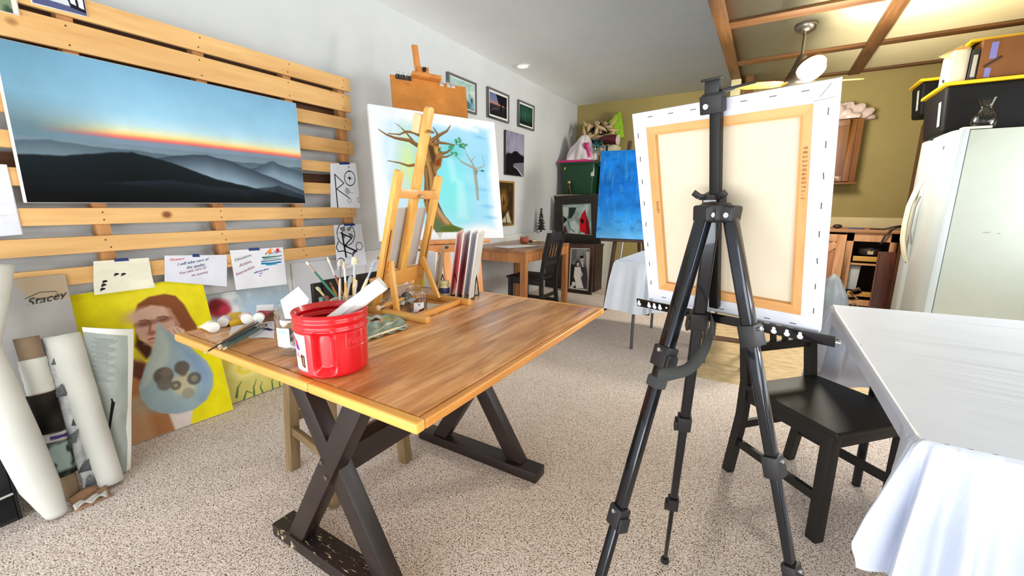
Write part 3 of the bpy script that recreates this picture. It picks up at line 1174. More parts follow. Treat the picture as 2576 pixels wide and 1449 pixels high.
mb.grid(cone, 40, 36)
build('curled_sheet', mb, M_roll, t, thick=.0012)
t2 = thing('paper_roll', 'brown roll banded with white paper and dark prints, left of the big white roll', 'paper roll', (-2.40, .36, 0), rolls)
tp, bt = V((-2.465, .345, .67)), V((-2.33, .340, .012))
build('tube', roll_tube(tp, bt, .036, .034, .02), plain('kraft_paper', (134, 114, 92), .8, var=.15), t2, thick=.001)
build('white_band', roll_tube(tp.lerp(bt, .13), tp.lerp(bt, .34), .040, .040, .02, turns=1), M_roll, t2, thick=.001)
mb = MB()
a = Art(1.3, 60, (34, 32, 28))
a.mottle(.8, 5, 5, 47)
a.ell(.45, .3, .08, .14, (150, 138, 60), .06)
a.poly([(0, .52), (1, .46), (1, .56), (0, .62)], (200, 196, 190), .01)
a.poly([(.2, .55), (.8, .5), (.8, .54), (.2, .6)], (60, 44, 110), .01)
a.poly([(0, .64), (1, .58), (1, .92), (0, .96)], (150, 170, 164), .04)
a.put(np.clip((a.noise(6, 6, 48) - .55) * 8, 0, 1) * (a.V > .6), (60, 66, 62))
p0, p1 = tp.lerp(bt, .345), tp.lerp(bt, .86)


def wrap_sheet(name, art, p0, p1, r, th0, th1, parent):
    ax = (p0 - p1).normalized()
    sx = ax.cross(V((0, 0, 1))).normalized()
    sy = sx.cross(ax)
    c4 = [p0, p0 + V((0, 1e-3, 0)), p1 + V((0, 1e-3, 0)), p1]
    o = art_sheet(name, art, c4, parent, 0)
    pw = wloc(parent)
    th = th0 + (th1 - th0) * art.U
    P = (np.array(p0)[None, None] * (1 - art.V[..., None]) + np.array(p1)[None, None] * art.V[..., None]
         + np.array(sx)[None, None] * (r * np.cos(th))[..., None] + np.array(sy)[None, None] * (r * np.sin(th))[..., None] - np.array(pw)[None, None])
    o.data.vertices.foreach_set('co', P.reshape(-1).astype(np.float32))
    o.data.update()
    return o


wrap_sheet('printed_wrap', a, p0, p1, .041, -PI, PI, t2)
t3 = thing('paper_roll', 'thin crumpled newsprint roll between the banded roll and the white roll', 'paper roll', (-2.36, .40, 0), rolls)
tp, bt = V((-2.47, .402, .655)), V((-2.325, .404, .012))
build('tube', roll_tube(tp, bt, .018, .025, .14, 36, 40), plain('newsprint', (186, 190, 192), .8, var=.35, scale=26), t3, thick=.001)
mb = MB()
for k in range(9):
    c = tp.lerp(bt, .12 + k * .1) + V((.024, .02 * math.sin(k * 2.3), 0))
    w = .02 + .008 * math.sin(k * 3)
    d = V((.012, .02 + .01 * math.sin(k), -.035))
    mb.add([c, c + V((.008, w, .02)), c + d, c + V((.006, -w * .7, -.03))], [(0, 1, 2, 3)])
build('torn_flaps', mb, plain('newsprint_dark', (96, 98, 104), .8, var=.5, scale=40), t3, thick=.0008)
t4 = thing('paper_roll', 'thick clean white paper roll in front of the grey sheet', 'paper roll', (-2.36, .46, 0), rolls)
tp = PX(150, 846, -2.49)
bt = V((-2.30, .462, .006))
build('tube', roll_tube(tp, bt, .064, .042, .012), M_roll, t4, thick=.0012)
# grey sheet with a white margin
t5 = thing('curled_drawing', 'grey curled sheet with white margins and one black mark', 'drawing', (-2.42, .58, 0))
c4 = [PX(205, 822, -2.47), PX(336, 827, -2.44), PX(330, 1190, -2.37), PX(262, 1150, -2.40)]
c4[2].z = c4[3].z = .004
a = Art(.42, 220, (160, 168, 164))
a.mottle(.12, 3, 5, 49)
a.poly([(.86, 0), (1, 0), (1, 1), (.8, 1), (.84, .8), (.8, .7), (.88, .55)], (230, 232, 228), .006)
a.poly([(0, 0), (1, 0), (1, .05), (0, .03)], (232, 234, 228), .006)
uv = uvon(c4)
for k in range(26):
    y = 850 + k * 4.2
    a.line([uv(238 + 8 * math.sin(k * 2.2), y), uv(285 + 12 * math.sin(k * 1.3), y + 3)], .008, (118, 124, 120), .008, .5)
a.poly([uv(293, 1005), uv(306, 1010), uv(286, 1095), uv(280, 1095)], (26, 24, 24), .004)
a.line([uv(294, 1003), uv(300, 1015)], .02, (26, 24, 24))
art_sheet('sheet', a, c4, t5, 0, lambda u, v: .035 * np.sin(u * 2.6 + .3) + .012 * np.sin(v * 9) * u, thick=.0012)
# black wire crate and scraps at the edge of the frame
t6 = thing('wire_crate', 'black crate with a metal rod at the bottom left edge', 'crate', (-2.42, .12, 0))
mb = MB()
mb.bb(-2.54, -2.33, .03, .05, 0, .34).bb(-2.54, -2.33, .20, .215, 0, .34).bb(-2.54, -2.52, .03, .21, 0, .34).bb(-2.35, -2.33, .03, .21, .02, .3).bb(-2.54, -2.33, .03, .21, 0, .02)
build('shell', mb, plain('crate_black', (22, 22, 24), .6), t6, bevel=.004)
build('rod', MB().cyl((-2.318, -.02, .10), (-2.318, .205, .12), .006), plain('steel_rod', (190, 190, 188), .3, .9), t6)
sc = thing('paper_scrap', 'crumpled brown and white scraps on the carpet by the rolls', 'scrap', (-2.26, .40, 0))
mb = MB()
mb.grid(lambda u, v: V((-2.30 + .10 * u, .33 + .11 * v, .005 + .03 * abs(math.sin(u * 5 + v * 3)) * (1 - u))), 10, 10)
build('cardboard', mb, plain('card_brown', (158, 122, 92), .8, var=.2), sc, thick=.002)
mb = MB()
mb.grid(lambda u, v: V((-2.235 + .03 * u, .33 + .10 * v, .004 + .022 * abs(math.sin(v * 7 + u * 3)))), 6, 14)
build('tissue', mb, M_roll, sc, thick=.002)

# ================================================================== WORK TABLE
def top_mat():
    t = NT('table_top_wood')
    v = t.coord((1, .11, 1))
    f = t.noise(v, 26, 5, .65, .5)
    v2 = t.coord((1, .22, 1))
    g = t.noise(v2, 8, 4, .6, .4)
    # staves about 7 cm wide
    tc = t.n('ShaderNodeTexCoord')
    sp = t.n('ShaderNodeSeparateXYZ')
    t.l(tc.outputs['Object'], sp.inputs[0])
    k = t.n('ShaderNodeMath', operation='MULTIPLY')
    t.l(sp.outputs['X'], k.inputs[0])
    k.inputs[1].default_value = 13.5
    fl = t.n('ShaderNodeMath', operation='FLOOR')
    t.l(k.outputs[0], fl.inputs[0])
    yk = t.n('ShaderNodeMath', operation='MULTIPLY_ADD')
    t.l(sp.outputs['Y'], yk.inputs[0])
    yk.inputs[1].default_value = 1.9
    sn = t.n('ShaderNodeMath', operation='MULTIPLY')
    t.l(fl.outputs[0], sn.inputs[0])
    sn.inputs[1].default_value = .37
    t.l(sn.outputs[0], yk.inputs[2])
    fy = t.n('ShaderNodeMath', operation='FLOOR')
    t.l(yk.outputs[0], fy.inputs[0])
    cb = t.n('ShaderNodeCombineXYZ')
    t.l(fl.outputs[0], cb.inputs[0])
    t.l(fy.outputs[0], cb.inputs[1])
    wn = t.n('ShaderNodeTexWhiteNoise', noise_dimensions='2D')
    t.l(cb.outputs[0], wn.inputs[0])
    c = t.ramp(f, [(.28, rgb(154, 94, 46)), (.48, rgb(214, 150, 88)), (.70, rgb(244, 196, 140))])
    c = t.mix(.5, c, t.ramp(g, [(.36, (.50, .40, .32, 1)), (.52, (1, 1, 1, 1))]), 'MULTIPLY')
    c = t.mix(.5, c, t.ramp(wn.outputs['Value'], [(0, (.70, .66, .60, 1)), (1, (1.0, 1, 1, 1))]), 'MULTIPLY')
    t.l(c, t.b.inputs['Base Color'])
    t.b.inputs['Roughness'].default_value = .32
    t.b.inputs['Coat Weight'].default_value = .25
    t.b.inputs['Coat Roughness'].default_value = .3
    t.bump(f, .06, .001)
    return t.m


M_top = top_mat()
M_edge = wood('table_edge_wood', (206, 138, 54), (238, 178, 84), 'X', .35, 14, coat=.2)
M_edgeY = wood('table_edge_wood_long', (190, 122, 52), (226, 160, 78), 'Y', .35, 14, coat=.2)
M_dark = wood('trestle_dark_brown', (22, 15, 14), (46, 32, 28), 'X', .42, 10, contrast=(.2, .9))


def worn_mat():
    t = NT('trestle_worn_brown')
    v = t.coord((6, 30, 6))
    f = t.noise(v, 3.5, 5, .7)
    w = t.ramp(f, [(.60, (0, 0, 0, 1)), (.64, (1, 1, 1, 1))])
    tc = t.coord()
    g = t.noise(tc, 6, 3)
    dk = t.ramp(g, [(.3, rgb(26, 18, 16)), (.7, rgb(44, 30, 26))])
    t.l(t.mix(w, dk, rgb(214, 190, 150)), t.b.inputs['Base Color'])
    t.b.inputs['Roughness'].default_value = .5
    return t.m


TX0, TX1, TY0, TY1, TZ = -1.652, -.553, .548, 1.675, .77
tb = thing('work_table', 'wooden trestle work table with crossed dark brown legs', 'table', ((TX0 + TX1) / 2, (TY0 + TY1) / 2, 0))
mb = MB()
mb.bb(TX0 + .03, -.9175, TY0 + .028, TY1 - .028, TZ - .025, TZ)
mb.bb(-.9155, TX1 - .022, TY0 + .028, TY1 - .028, TZ - .025, TZ)
build('table_top', mb, M_top, tb, bevel=.0012)
for y0, y1 in ((TY0, TY0 + .0275), (TY1 - .0275, TY1)):   # rounded end strips across the boards
    build('end_strip', MB().bb(TX0, -.9175, y0, y1, TZ - .027, TZ - .001), M_edge, tb, bevel=.007, seg=3)
    build('end_strip', MB().bb(-.9155, TX1, y0, y1, TZ - .027, TZ - .001), M_edge, tb, bevel=.007, seg=3)
build('side_strip', MB().bb(TX0, TX0 + .0295, TY0 + .0275, TY1 - .0275, TZ - .027, TZ - .001), M_edgeY, tb, bevel=.007, seg=3)
build('side_strip', MB().bb(TX1 - .0215, TX1, TY0 + .0275, TY1 - .0275, TZ - .027, TZ - .0025), M_edgeY, tb, bevel=.007, seg=3)
XM = -1.085
for y in (.715, 1.473):
    wr = worn_mat() if y < 1 else M_dark
    mb = MB()
    mb.bb(XM - .345, XM + .345, y - .042, y + .042, 0, .048)
    build('foot', mb, wr, tb, bevel=.004)
    for s in (-1, 1):
        o_ = .009 * s
        a_ = V((XM + .004 + s * .215, y + o_, .05))
        b_ = V((XM + .004 - s * .215, y + o_, .743))
        mb = MB()
        d = .041
        poly = []
        mb.hexa([a_ + V((-d, -.027, 0)), a_ + V((d, -.027, 0)), a_ + V((d, .027, 0)), a_ + V((-d, .027, 0))],
                [b_ + V((-d, -.027, 0)), b_ + V((d, -.027, 0)), b_ + V((d, .027, 0)), b_ + V((-d, .027, 0))])
        build('leg', mb, M_dark, tb, bevel=.004)
mb = MB().bb(XM - .033, XM + .033, .745, 1.44, .355, .44)
build('crossbeam', mb, wood('trestle_dark_long', (22, 15, 14), (46, 32, 28), 'Y', .42, 10, contrast=(.2, .9)), tb, bevel=.004)
mb = MB()
for x, z in ((XM - .012, .415), (XM + .006, .368)):
    mb.cyl((x, .676, z), (x, .682, z), .008, n=12)
build('bolt', mb, plain('bolt_steel', (120, 100, 90), .4, .7), tb)

# ------------------------------------------------------------------ stool under the table
M_tan = wood('stool_tan', (104, 84, 56), (150, 126, 88), 'Z', .6, 12)
M_tanx = wood('stool_tan_rail', (110, 90, 60), (156, 132, 92), 'X', .6, 12)
st = thing('stool', 'tan wooden four legged stool pushed under the work table', 'stool', (-1.547, 1.095, 0))
fe = [V((-1.745, .942, 0)), V((-1.375, .890, 0)), V((-1.345, 1.255, 0)), V((-1.717, 1.305, 0))]
ctr = sum(fe, V()) / 4
tp = [ctr + (p - ctr) * .84 + V((0, 0, .60)) for p in fe]
for p, q in zip(fe, tp):
    d = (fe[1] - fe[0]).normalized()
    build('leg', MB().bar(p, q, .046, .046, (0, 1, .0)), M_tan, st, bevel=.004)
mid = lambda i, k: fe[i].lerp(tp[i], k)
for i, k in ((0, .33), (1, .42), (2, .33), (3, .42)):
    j = (i + 1) % 4
    build('rung', MB().bar(mid(i, k), mid(j, k), .022, .038), M_tanx, st, bevel=.003)
a_, b_, c_, d_ = [ctr + (p - ctr) * .96 for p in fe]
mb = MB()
mb.hexa([p + V((0, 0, .60)) for p in (a_, b_, c_, d_)], [p + V((0, 0, .635)) for p in (a_, b_, c_, d_)])
build('seat', mb, M_tanx, st, bevel=.008)

# ================================================================== ON THE WORK TABLE
# ------------------------------------------------------------------ red plastic tub
M_red = plain('tub_red', (206, 12, 28), .30, var=.03, coat=.35)
TC = V((-.944, .648, TZ))
TH = .160
tub = thing('coffee_tub', 'big red plastic tub with a moulded grip at the table edge', 'tub', TC)


def tub_r(th, z):
    r = .0850 + .003 * z / TH
    if z < .012:
        r -= .010 * (1 - z / .012) ** 2
    rim = 0
    if z > TH - .042:
        rim = .0014 * math.sin((z - TH + .042) / .042 * PI * 4 + .4) + .0016
    r += rim
    for g in (math.radians(-50), math.radians(130)):
        d = (th - g + PI) % (2 * PI) - PI
        a = abs(d) / .30
        zz = abs(z - .068) / .056
        k = max(a ** 1, zz ** 1) if False else (a ** 5 + zz ** 7) ** (1 / 6.)
        r -= .020 * (1 - min(1, max(0, (k - .72) / .34)) ** 1.0) if k < 1.06 else 0
    if TH - .043 < z < TH - .039:
        r += .002
    return r


NT_, NZ = 220, 110
mb = MB()
mb.grid(lambda u, v: TC + V((tub_r(u * 2 * PI, v * TH) * math.cos(u * 2 * PI), tub_r(u * 2 * PI, v * TH) * math.sin(u * 2 * PI), v * TH)), NT_, NZ, wrap=True)


def inner(u, v):
    z = (1 - v) * (TH - .006) + .006
    r = tub_r(u * 2 * PI, z) - .003 + (.0022 * math.sin(z * 330) - .0022 if TH - .085 < z < TH - .006 else -.001)
    return TC + V((r * math.cos(u * 2 * PI), r * math.sin(u * 2 * PI), z))


mb.grid(inner, NT_, 90, wrap=True)
n0 = NT_ * NZ
mb.f += [(NT_ * NZ + i, NT_ * NZ + (i + 1) % NT_, NT_ * (NZ + 1) + (i + 1) % NT_, NT_ * (NZ + 1) + i) for i in range(NT_)]
mb.mi += [0] * NT_
mb.lathe([(0, .0015), (.075, .0015)], TC, n=60)
mb.lathe([(0, .006), (.074, .006)], TC, n=60)
build('body', mb, M_red, tub, smooth=50)
mb = MB()
mb.lathe([(.0880, TH - .002), (.0915, TH - .005), (.0928, TH), (.0910, TH + .003), (.0880, TH + .003), (.0860, TH - .002)], TC, n=80, caps=(False, False))
build('rim', mb, M_red, tub)
# paper label wrapped on the left side
a = Art(.62, 130, (236, 234, 226))
a.poly([(.1, .02), (.55, .2), (.62, .34), (.3, .3)], (214, 60, 96), .01)
a.poly([(.25, .25), (.62, .33), (.66, .44), (.4, .42)], (126, 40, 140), .01)
a.poly([(.42, .5), (.52, .52), (.5, .58), (.7, .6), (.7, .63), (.4, .6)], (206, 40, 84), .006)
a.poly([(.68, .52), (.9, .56), (.9, .90), (.72, .84)], (70, 36, 28), .006)
a.poly([(.78, .58), (.84, .6), (.84, .84), (.78, .82)], (176, 130, 84), .006)
for k in range(4):
    a.line([(.2, .74 + k * .035), (.55, .77 + k * .035)], .006, (130, 150, 190), .004)
a.line([(.1, .88), (.9, .96)], .012, (60, 90, 150), .006)
a.line([(.02, .98), (.98, .985)], .02, (110, 20, 30), .006)


def tub_patch(name, art, th0, th1, z0, z1, lift, parent):
    c4 = [TC, TC + V((0, .01, 0)), TC + V((0, .01, -.01)), TC + V((0, 0, -.01))]
    o = art_sheet(name, art, c4, parent, 0)
    th = th0 + (th1 - th0) * art.U
    z = z1 + (z0 - z1) * art.V
    R = np.vectorize(tub_r)(th, z) + lift
    P = np.stack([R * np.cos(th), R * np.sin(th), z], -1) + np.array(TC - wloc(parent))
    o.data.vertices.foreach_set('co', P.reshape(-1).astype(np.float32))
    o.data.update()
    return o


tub_patch('paper_label', a, math.radians(-125), math.radians(-80), .018, .114, .0006, tub)
# moulded lettering in a rectangle on the right
M_red2 = plain('tub_red_raised', (232, 60, 70), .3, var=.03, coat=.4)  # same plastic, lighter red paints in the highlights on the moulding


def wrap_obj(o, th_mid, z_mid, lift):
    """bend flat lettering (drawn in x, z about the origin) round the tub"""
    for v in o.data.vertices:
        x, z, d = v.co.x, v.co.z, -v.co.y
        th = th_mid + x / .088
        zz = z_mid + z
        r = tub_r(th, zz) + lift + d
        v.co = (r * math.cos(th), r * math.sin(th), zz)


e = text('raised_lettering', 'Folgers', .021, TC, (1, 0, 0), (0, 0, 1), M_red2, tub, .3, .0006, .0002, 'CENTER')
wrap_obj(e, math.radians(8), .086, .0002)
mb = MB()
th0, th1 = math.radians(-14), math.radians(30)


def tp_(th, z):
    r = tub_r(th, z) + .0006
    return TC + V((r * math.cos(th), r * math.sin(th), z))


for z in (.075, .114):
    mb.tube([tp_(th0 + (th1 - th0) * k / 14, z) for k in range(15)], .0008, 6)
for th in (th0, th1):
    mb.tube([tp_(th, .075 + .039 * k / 6) for k in range(7)], .0008, 6)
build('raised_border', mb, M_red2, tub)
# paper roll standing in the tub
t = thing('paper_towel_roll', 'white rolled paper sticking out of the red tub', 'paper roll', TC + V((-.02, .0, .03)))
pa, pb = TC + V((-.052, -.020, .012)), None
fh_ = V((FWD.x, FWD.y, 0)).normalized()
rh_ = V((RGT.x, RGT.y, 0)).normalized()
pr_ = TC + rh_ * .070 + fh_ * .012 + V((0, 0, TH + .017))
p0b = TC - rh_ * .050 - fh_ * .010 + V((0, 0, .085))
d = (pr_ - p0b).normalized()
p1 = pr_ + d * .080
build('roll', roll_tube(p1, p0b, .0205, .0195, .03, 30, 24), plain('tissue_white', (236, 236, 234), .8, var=.03, bump=.2, bscale=90), t, thick=.001)


# ------------------------------------------------------------------ clear jar with paint tubes
M_clear = clear('clear_plastic', (250, 252, 253), .16)
M_glass = clear('clear_glass', (246, 248, 248), .16)
JC = V((-1.146, .664, TZ))
jar = thing('plastic_jar', 'clear plastic jar of paint tubes left of the red tub', 'jar', JC)
jp = [(.040, .001), (.046, .006), (.047, .02), (.0465, .09), (.0475, .10), (.047, .112), (.043, .122), (.036, .130), (.0345, .133), (.0365, .135), (.0345, .138), (.0365, .141), (.0345, .144), (.0345, .152)]
build('body', MB().lathe(jp, JC, n=40), M_clear, jar)
a = Art(.8, 60, (226, 230, 234))
a.put((np.abs(a.U - .5) < .3) * (np.sin(a.U * 160) > 0) * (a.V > .35) * (a.V < .8) * .5, (150, 166, 200))
a.poly([(.2, .15), (.8, .15), (.8, .25), (.2, .25)], (150, 210, 214), .01)


def cyl_patch(name, art, c, r, th0, th1, z0, z1, parent):
    c4 = [c, c + V((0, .01, 0)), c + V((0, .01, -.01)), c + V((0, 0, -.01))]
    o = art_sheet(name, art, c4, parent, 0)
    th = th0 + (th1 - th0) * art.U
    z = z1 + (z0 - z1) * art.V
    P = np.stack([r * np.cos(th), r * np.sin(th), z], -1) + np.array(c - wloc(parent))
    o.data.vertices.foreach_set('co', P.reshape(-1).astype(np.float32))
    o.data.update()
    return o


cyl_patch('paper_label', a, JC, .0478, math.radians(-95), math.radians(-45), .03, .085, jar)
M_tube = plain('tube_metal_white', (214, 216, 218), .4, .2)
M_cap = plain('cap_black', (26, 28, 32), .4)
M_capw = plain('cap_white', (232, 232, 228), .45)


def paint_tube(label, cap, tail, r=.013, body=None, capm=None, band=None, group=None, flatdir=(0, 0, 1), cr=None, name='paint_tube', caplen=.018):
    """collapsible tube: round shoulder at the cap end, flat crimp at the tail"""
    cap, tail = V(cap), V(tail)
    t = thing(name, label, 'paint tube', (cap + tail) / 2 - V((0, 0, r)), group)
    d = (tail - cap).normalized()
    up = V(flatdir)
    sd = d.cross(up).normalized()
    up = sd.cross(d)
    L = (tail - cap).length
    mb = MB()

    def fn(u, v):
        th = u * 2 * PI
        f = max(0, (v - .12)) / .88
        wv = r * (1 + .25 * f)
        hv = r * (1 - f) + .0012
        if v < .12:
            k = .45 + .55 * (v / .12)
            wv, hv = r * k, r * k
        return cap + d * (caplen + (L - caplen) * v) + sd * wv * math.cos(th) + up * (hv * math.sin(th) - (r - hv) * .6)
    mb.grid(fn, 24, 18, wrap=True)
    build('body', mb, body or M_tube, t)
    cr = cr or r * .62
    mb = MB()
    mb.lathe([(cr * .92, 0), (cr, .002), (cr, caplen * .8), (cr * .8, caplen)], cap, d.to_track_quat('Z', 'Y').to_matrix(), n=22, caps=(True, True))
    build('cap', mb, capm or M_cap, t)
    if band:
        mb = MB()
        mb.grid(lambda u, v: fn(u, .35 + .25 * v) + (fn(u, .35 + .25 * v) - (cap + d * (caplen + (L - caplen) * (.35 + .25 * v)))) * .015, 24, 4, wrap=True)
        build('colour_band', mb, band, t)
    return t


jt = 'paint tubes in the clear jar'
specs = [((.020, -.028, .075), (-.022, .012, .03), 'silver tube with its black cap facing out in the jar'), ((.005, -.030, .048), (-.01, .03, .022), 'lowest black capped tube in the jar'), ((-.025, -.018, .02), (.03, .012, .018), 'pale tube lying on the jar bottom'), ((.018, .01, .118), (-.02, .018, .05), 'tube standing highest in the jar')]
for i, (p, q, lb) in enumerate(specs):
    paint_tube(lb, JC + V(p), JC + V(q), .010, capm=M_cap if i != 2 else M_capw, group=jt, cr=.009)
t = thing('folded_paper', 'folded white paper tucked in the mouth of the clear jar', 'paper', JC + V((.0, .0, .11)))
mb = MB()
c = JC + V((0, 0, .10))
sx, sy = RGT, V((0, 0, 1))
mb.add([c + sx * -.022, c + sx * .024, c + sx * .034 + sy * .055 + V((0, .02, 0)), c + sx * .006 + sy * .092 + V((0, .02, 0)), c + sx * -.03 + sy * .055],
       [(0, 1, 2, 3, 4)])
build('sheet', mb, M_paper, t, thick=.0012, smooth=0)

# ------------------------------------------------------------------ loose brushes over the table edge
M_ferr = plain('ferrule_metal', (176, 174, 168), .35, .85)


def brush(label, tip, end, hcol, bcol=(120, 92, 60), r=.0042, flat=1.0, bl=.024, fl=.03, group=None, round_tip=False, endcol=None, fcol=None):
    tip, end = V(tip), V(end)
    d = (end - tip).normalized()
    L = (end - tip).length
    t = thing('paint_brush', label, 'paint brush', (tip + end) / 2, group)
    P = lambda s: tip + d * s
    hm = plain('handle_%d_%d_%d' % hcol, hcol, .35, var=.12, scale=40, coat=.3)
    h0 = bl + fl
    k = [h0, h0 + (L - h0) * .25, h0 + (L - h0) * .6, L - .002, L]
    build('handle', MB().tube([P(s) for s in k], [r * .85, r * 1.15, r * .9, r * .55, r * .25], 12, flat=1), hm, t)
    if endcol:
        build('handle_tip', MB().tube([P(L - .012), P(L - .002), P(L + .001)], [r * .72, r * .66, r * .3], 12), plain('handle_%d_%d_%d' % endcol, endcol, .4), t)
    build('ferrule', MB().tube([P(bl - .002), P(bl + fl * .5), P(h0 + .002)], [r * (1.15 if flat != 1 else .95), r, r * .95], 14, flat=.6 if flat != 1 else 1), (plain('handle_%d_%d_%d' % fcol, fcol, .5) if fcol else M_ferr), t)
    bw = r * 1.2 * flat
    if round_tip:
        rr = [bw * .6, bw * 1.0, bw * .95, bw * .6, bw * .2]
    else:
        rr = [bw * .95, bw * 1.15, bw * 1.1, bw * .95, bw * .4]
    ss = [bl, bl * .7, bl * .4, bl * .1, 0]
    build('bristles', MB().tube([P(s) for s in ss], rr, 14, flat=.45 if flat != 1 else 1), plain('bristle_%d_%d_%d' % bcol, bcol, .8, var=.2, scale=120), t)
    return t


bg = 'paint brushes lying over the table edge'
lay = [((668, 800), (515, 888), (58, 38, 28), 'longest dark brown brush pointing furthest off the table edge', (226, 216, 180)),
       ((655, 806), (553, 864), (96, 62, 40), 'brown brush second in the loose bundle at the table edge', (236, 232, 222)),
       ((660, 812), (549, 872), (40, 34, 32), 'black brush in the middle of the loose bundle', (236, 232, 222)),
       ((664, 816), (552, 877), (44, 104, 116), 'teal handled brush in the loose bundle', (230, 222, 190)),
       ((672, 816), (563, 878), (58, 84, 84), 'grey green brush nearest the camera in the loose bundle', (236, 230, 200)),
       ((640, 808), (575, 848), (196, 150, 84), 'short amber ferruled brush on top of the loose bundle', None)]
for i, (p, q, hc, lb, ec) in enumerate(lay):
    z = TZ + .008 + .003 * (i % 3)
    brush(lb, PZ(p[0], p[1], z + .002), PZ(q[0], q[1], z + (.004 if i else .010)), hc, ((150, 120, 84), (90, 74, 60), (206, 190, 160))[i % 3], .0042, 1.0, .02, .028, bg, True, ec)

# ------------------------------------------------------------------ paint tubes and papers by the left corner
tg = 'white capped paint tubes at the left table corner'
P_ = lambda x, y, z=.018: PZ(x, y, TZ + z)


def capview(px, tailpx, r, lb, body=None, band=None, z=.018):
    return paint_tube(lb, P_(px[0], px[1], z), P_(tailpx[0], tailpx[1], z * .7), r, body or plain('tube_white', (230, 228, 224), .4), M_capw, band, tg, cr=r * .98, caplen=.02)


capview((538, 824), (512, 812), .019, 'white capped tube nearest the left table corner', plain('tube_cream', (234, 224, 190), .4))
capview((561, 811), (578, 796), .018, 'second white capped tube from the left table corner', plain('tube_violet_white', (212, 208, 228), .4))
capview((622, 803), (612, 785), .019, 'white capped tube with a pink rim behind the loose brushes', plain('tube_pink', (226, 190, 200), .4), z=.026)
capview((650, 800), (676, 776), .018, 'white capped tube with a crimson body behind the loose brushes', plain('tube_crimson', (176, 50, 66), .4), z=.028)
mb = MB().bb(0, 0, 0, 0, 0, 0)
t = thing('yellow_box', 'yellow strip of a paint box behind the white capped tubes', 'box', P_(590, 806, 0))
q = [PZ(578, 822, TZ), PZ(614, 815, TZ), PZ(608, 794, TZ), PZ(574, 800, TZ)]
mb = MB().hexa(q, [p + V((0, 0, .018)) for p in q])
build('box', mb, plain('box_yellow', (232, 190, 40), .5), t, bevel=.002)
build('label', MB().bar(q[1] + V((0, 0, .009)) + (q[1] - q[2]) * .01, q[2] + V((0, 0, .009)), .001, .01), plain('box_label', (120, 70, 50), .6), t)
t = thing('folded_card', 'small white folded card standing by the crimson tube', 'card', P_(665, 795, 0))
q = [PZ(645, 790, TZ + .0), PZ(688, 788, TZ + .0)]
mb = MB().hexa([q[0], q[1], q[1] + V((-.01, .012, 0)), q[0] + V((-.01, .012, 0))], [q[0] + V((-.012, .01, .032)), q[1] + V((-.012, .01, .032)), q[1] + V((-.014, .014, .032)), q[0] + V((-.014, .014, .032))])
build('card', mb, M_paper, t)
a = Art(1.5, 80, (226, 226, 234))
a.line([(.45, .55), (.75, .45)], .04, (220, 170, 184), .03)
a.poly([(.7, .5), (.85, .42), (1, .55), (.9, .62)], (64, 60, 92), .02)
a.line([(.55, .2), (.95, .16)], .02, (40, 40, 60), .02)
a.line([(.6, .32), (.95, .28)], .025, (110, 110, 140), .02)
c4 = [PZ(582, 822, TZ), PZ(690, 808, TZ), PZ(690, 852, TZ), PZ(575, 848, TZ)]
t = thing('paper_sheet', 'paint smudged white sheet under the loose brushes', 'paper', base_of(c4))
art_sheet('sheet', a, c4, t, .0012, lambda u, v: .002 * np.sin(u * 6) ** 2, thick=.0008)

# ------------------------------------------------------------------ brush pot behind the tub
PC = V((-1.335, .985, TZ))
pot = thing('brush_pot', 'pale ceramic pot holding brushes behind the red tub', 'pot', PC)
build('pot', MB().lathe([(.04, 0), (.046, .01), (.05, .070), (.052, .076), (.048, .076), (.045, .070), (.041, .012), (0, .01)], PC, n=36), plain('pot_glaze', (196, 186, 176), .4), pot)
bg2 = 'paint brushes standing in the pot'
stand = [((770, 658), (844, 790), (36, 118, 92), 'green handled round brush leaning furthest left in the pot', (232, 228, 222), .0046, 1.0, (196, 160, 140)),
         ((823, 646), (857, 790), (168, 92, 62), 'rust handled slim brush with a cream tip in the pot', (236, 220, 180), .0040, 1.0, (206, 206, 210)),
         ((856, 652), (860, 790), (226, 220, 200), 'white handled brush with a fluffy round head in the pot', (232, 226, 216), .0048, 2.2, None),
         ((866, 658), (872, 790), (226, 176, 84), 'amber handled brush behind the fluffy one in the pot', (228, 222, 212), .0046, 1.6, (226, 226, 224)),
         ((893, 646), (890, 790), (226, 190, 110), 'wide cream bristled flat brush, tallest in the pot', (238, 232, 206), .0060, 2.0, (196, 210, 216)),
         ((873, 708), (868, 790), (204, 160, 84), 'short blue tipped brush in the pot', (150, 186, 210), .0044, 1.3, (214, 220, 224)),
         ((883, 694), (880, 790), (214, 206, 214), 'short grey flat brush in the pot', (176, 186, 186), .0046, 1.5, (206, 206, 210)),
         ((896, 704), (886, 790), (196, 196, 206), 'short white tipped brush in front of the flat brush', (226, 214, 214), .0040, 1.3, (206, 206, 214)),
         ((830, 710), (846, 790), (30, 30, 30), 'small black handled brush with an amber ferrule in the pot', (120, 84, 40), .0042, 1.0, (206, 150, 60)),
         ((797, 722), (836, 790), (120, 84, 56), 'brown brush low at the left of the pot', (226, 220, 180), .0052, 1.2, (222, 206, 150)),
         ((945, 652), (905, 790), (230, 220, 190), 'broad blue grey brush leaning right towards the easel', (176, 190, 206), .0060, 1.7, (186, 204, 220))]
for i, (p, q, hc, lb, bc, r, fl, fc) in enumerate(stand):
    foot = PC + V((.026 * math.cos(i * 1.9), .026 * math.sin(i * 1.9), .014))
    dep = PC.y + (.03 if i % 2 else .05)
    tipw = PY(p[0], p[1], dep)
    brush(lb, tipw, foot, hc, bc, r, fl, .03, .05, bg2, i in (0, 1, 2, 3), None, fc)

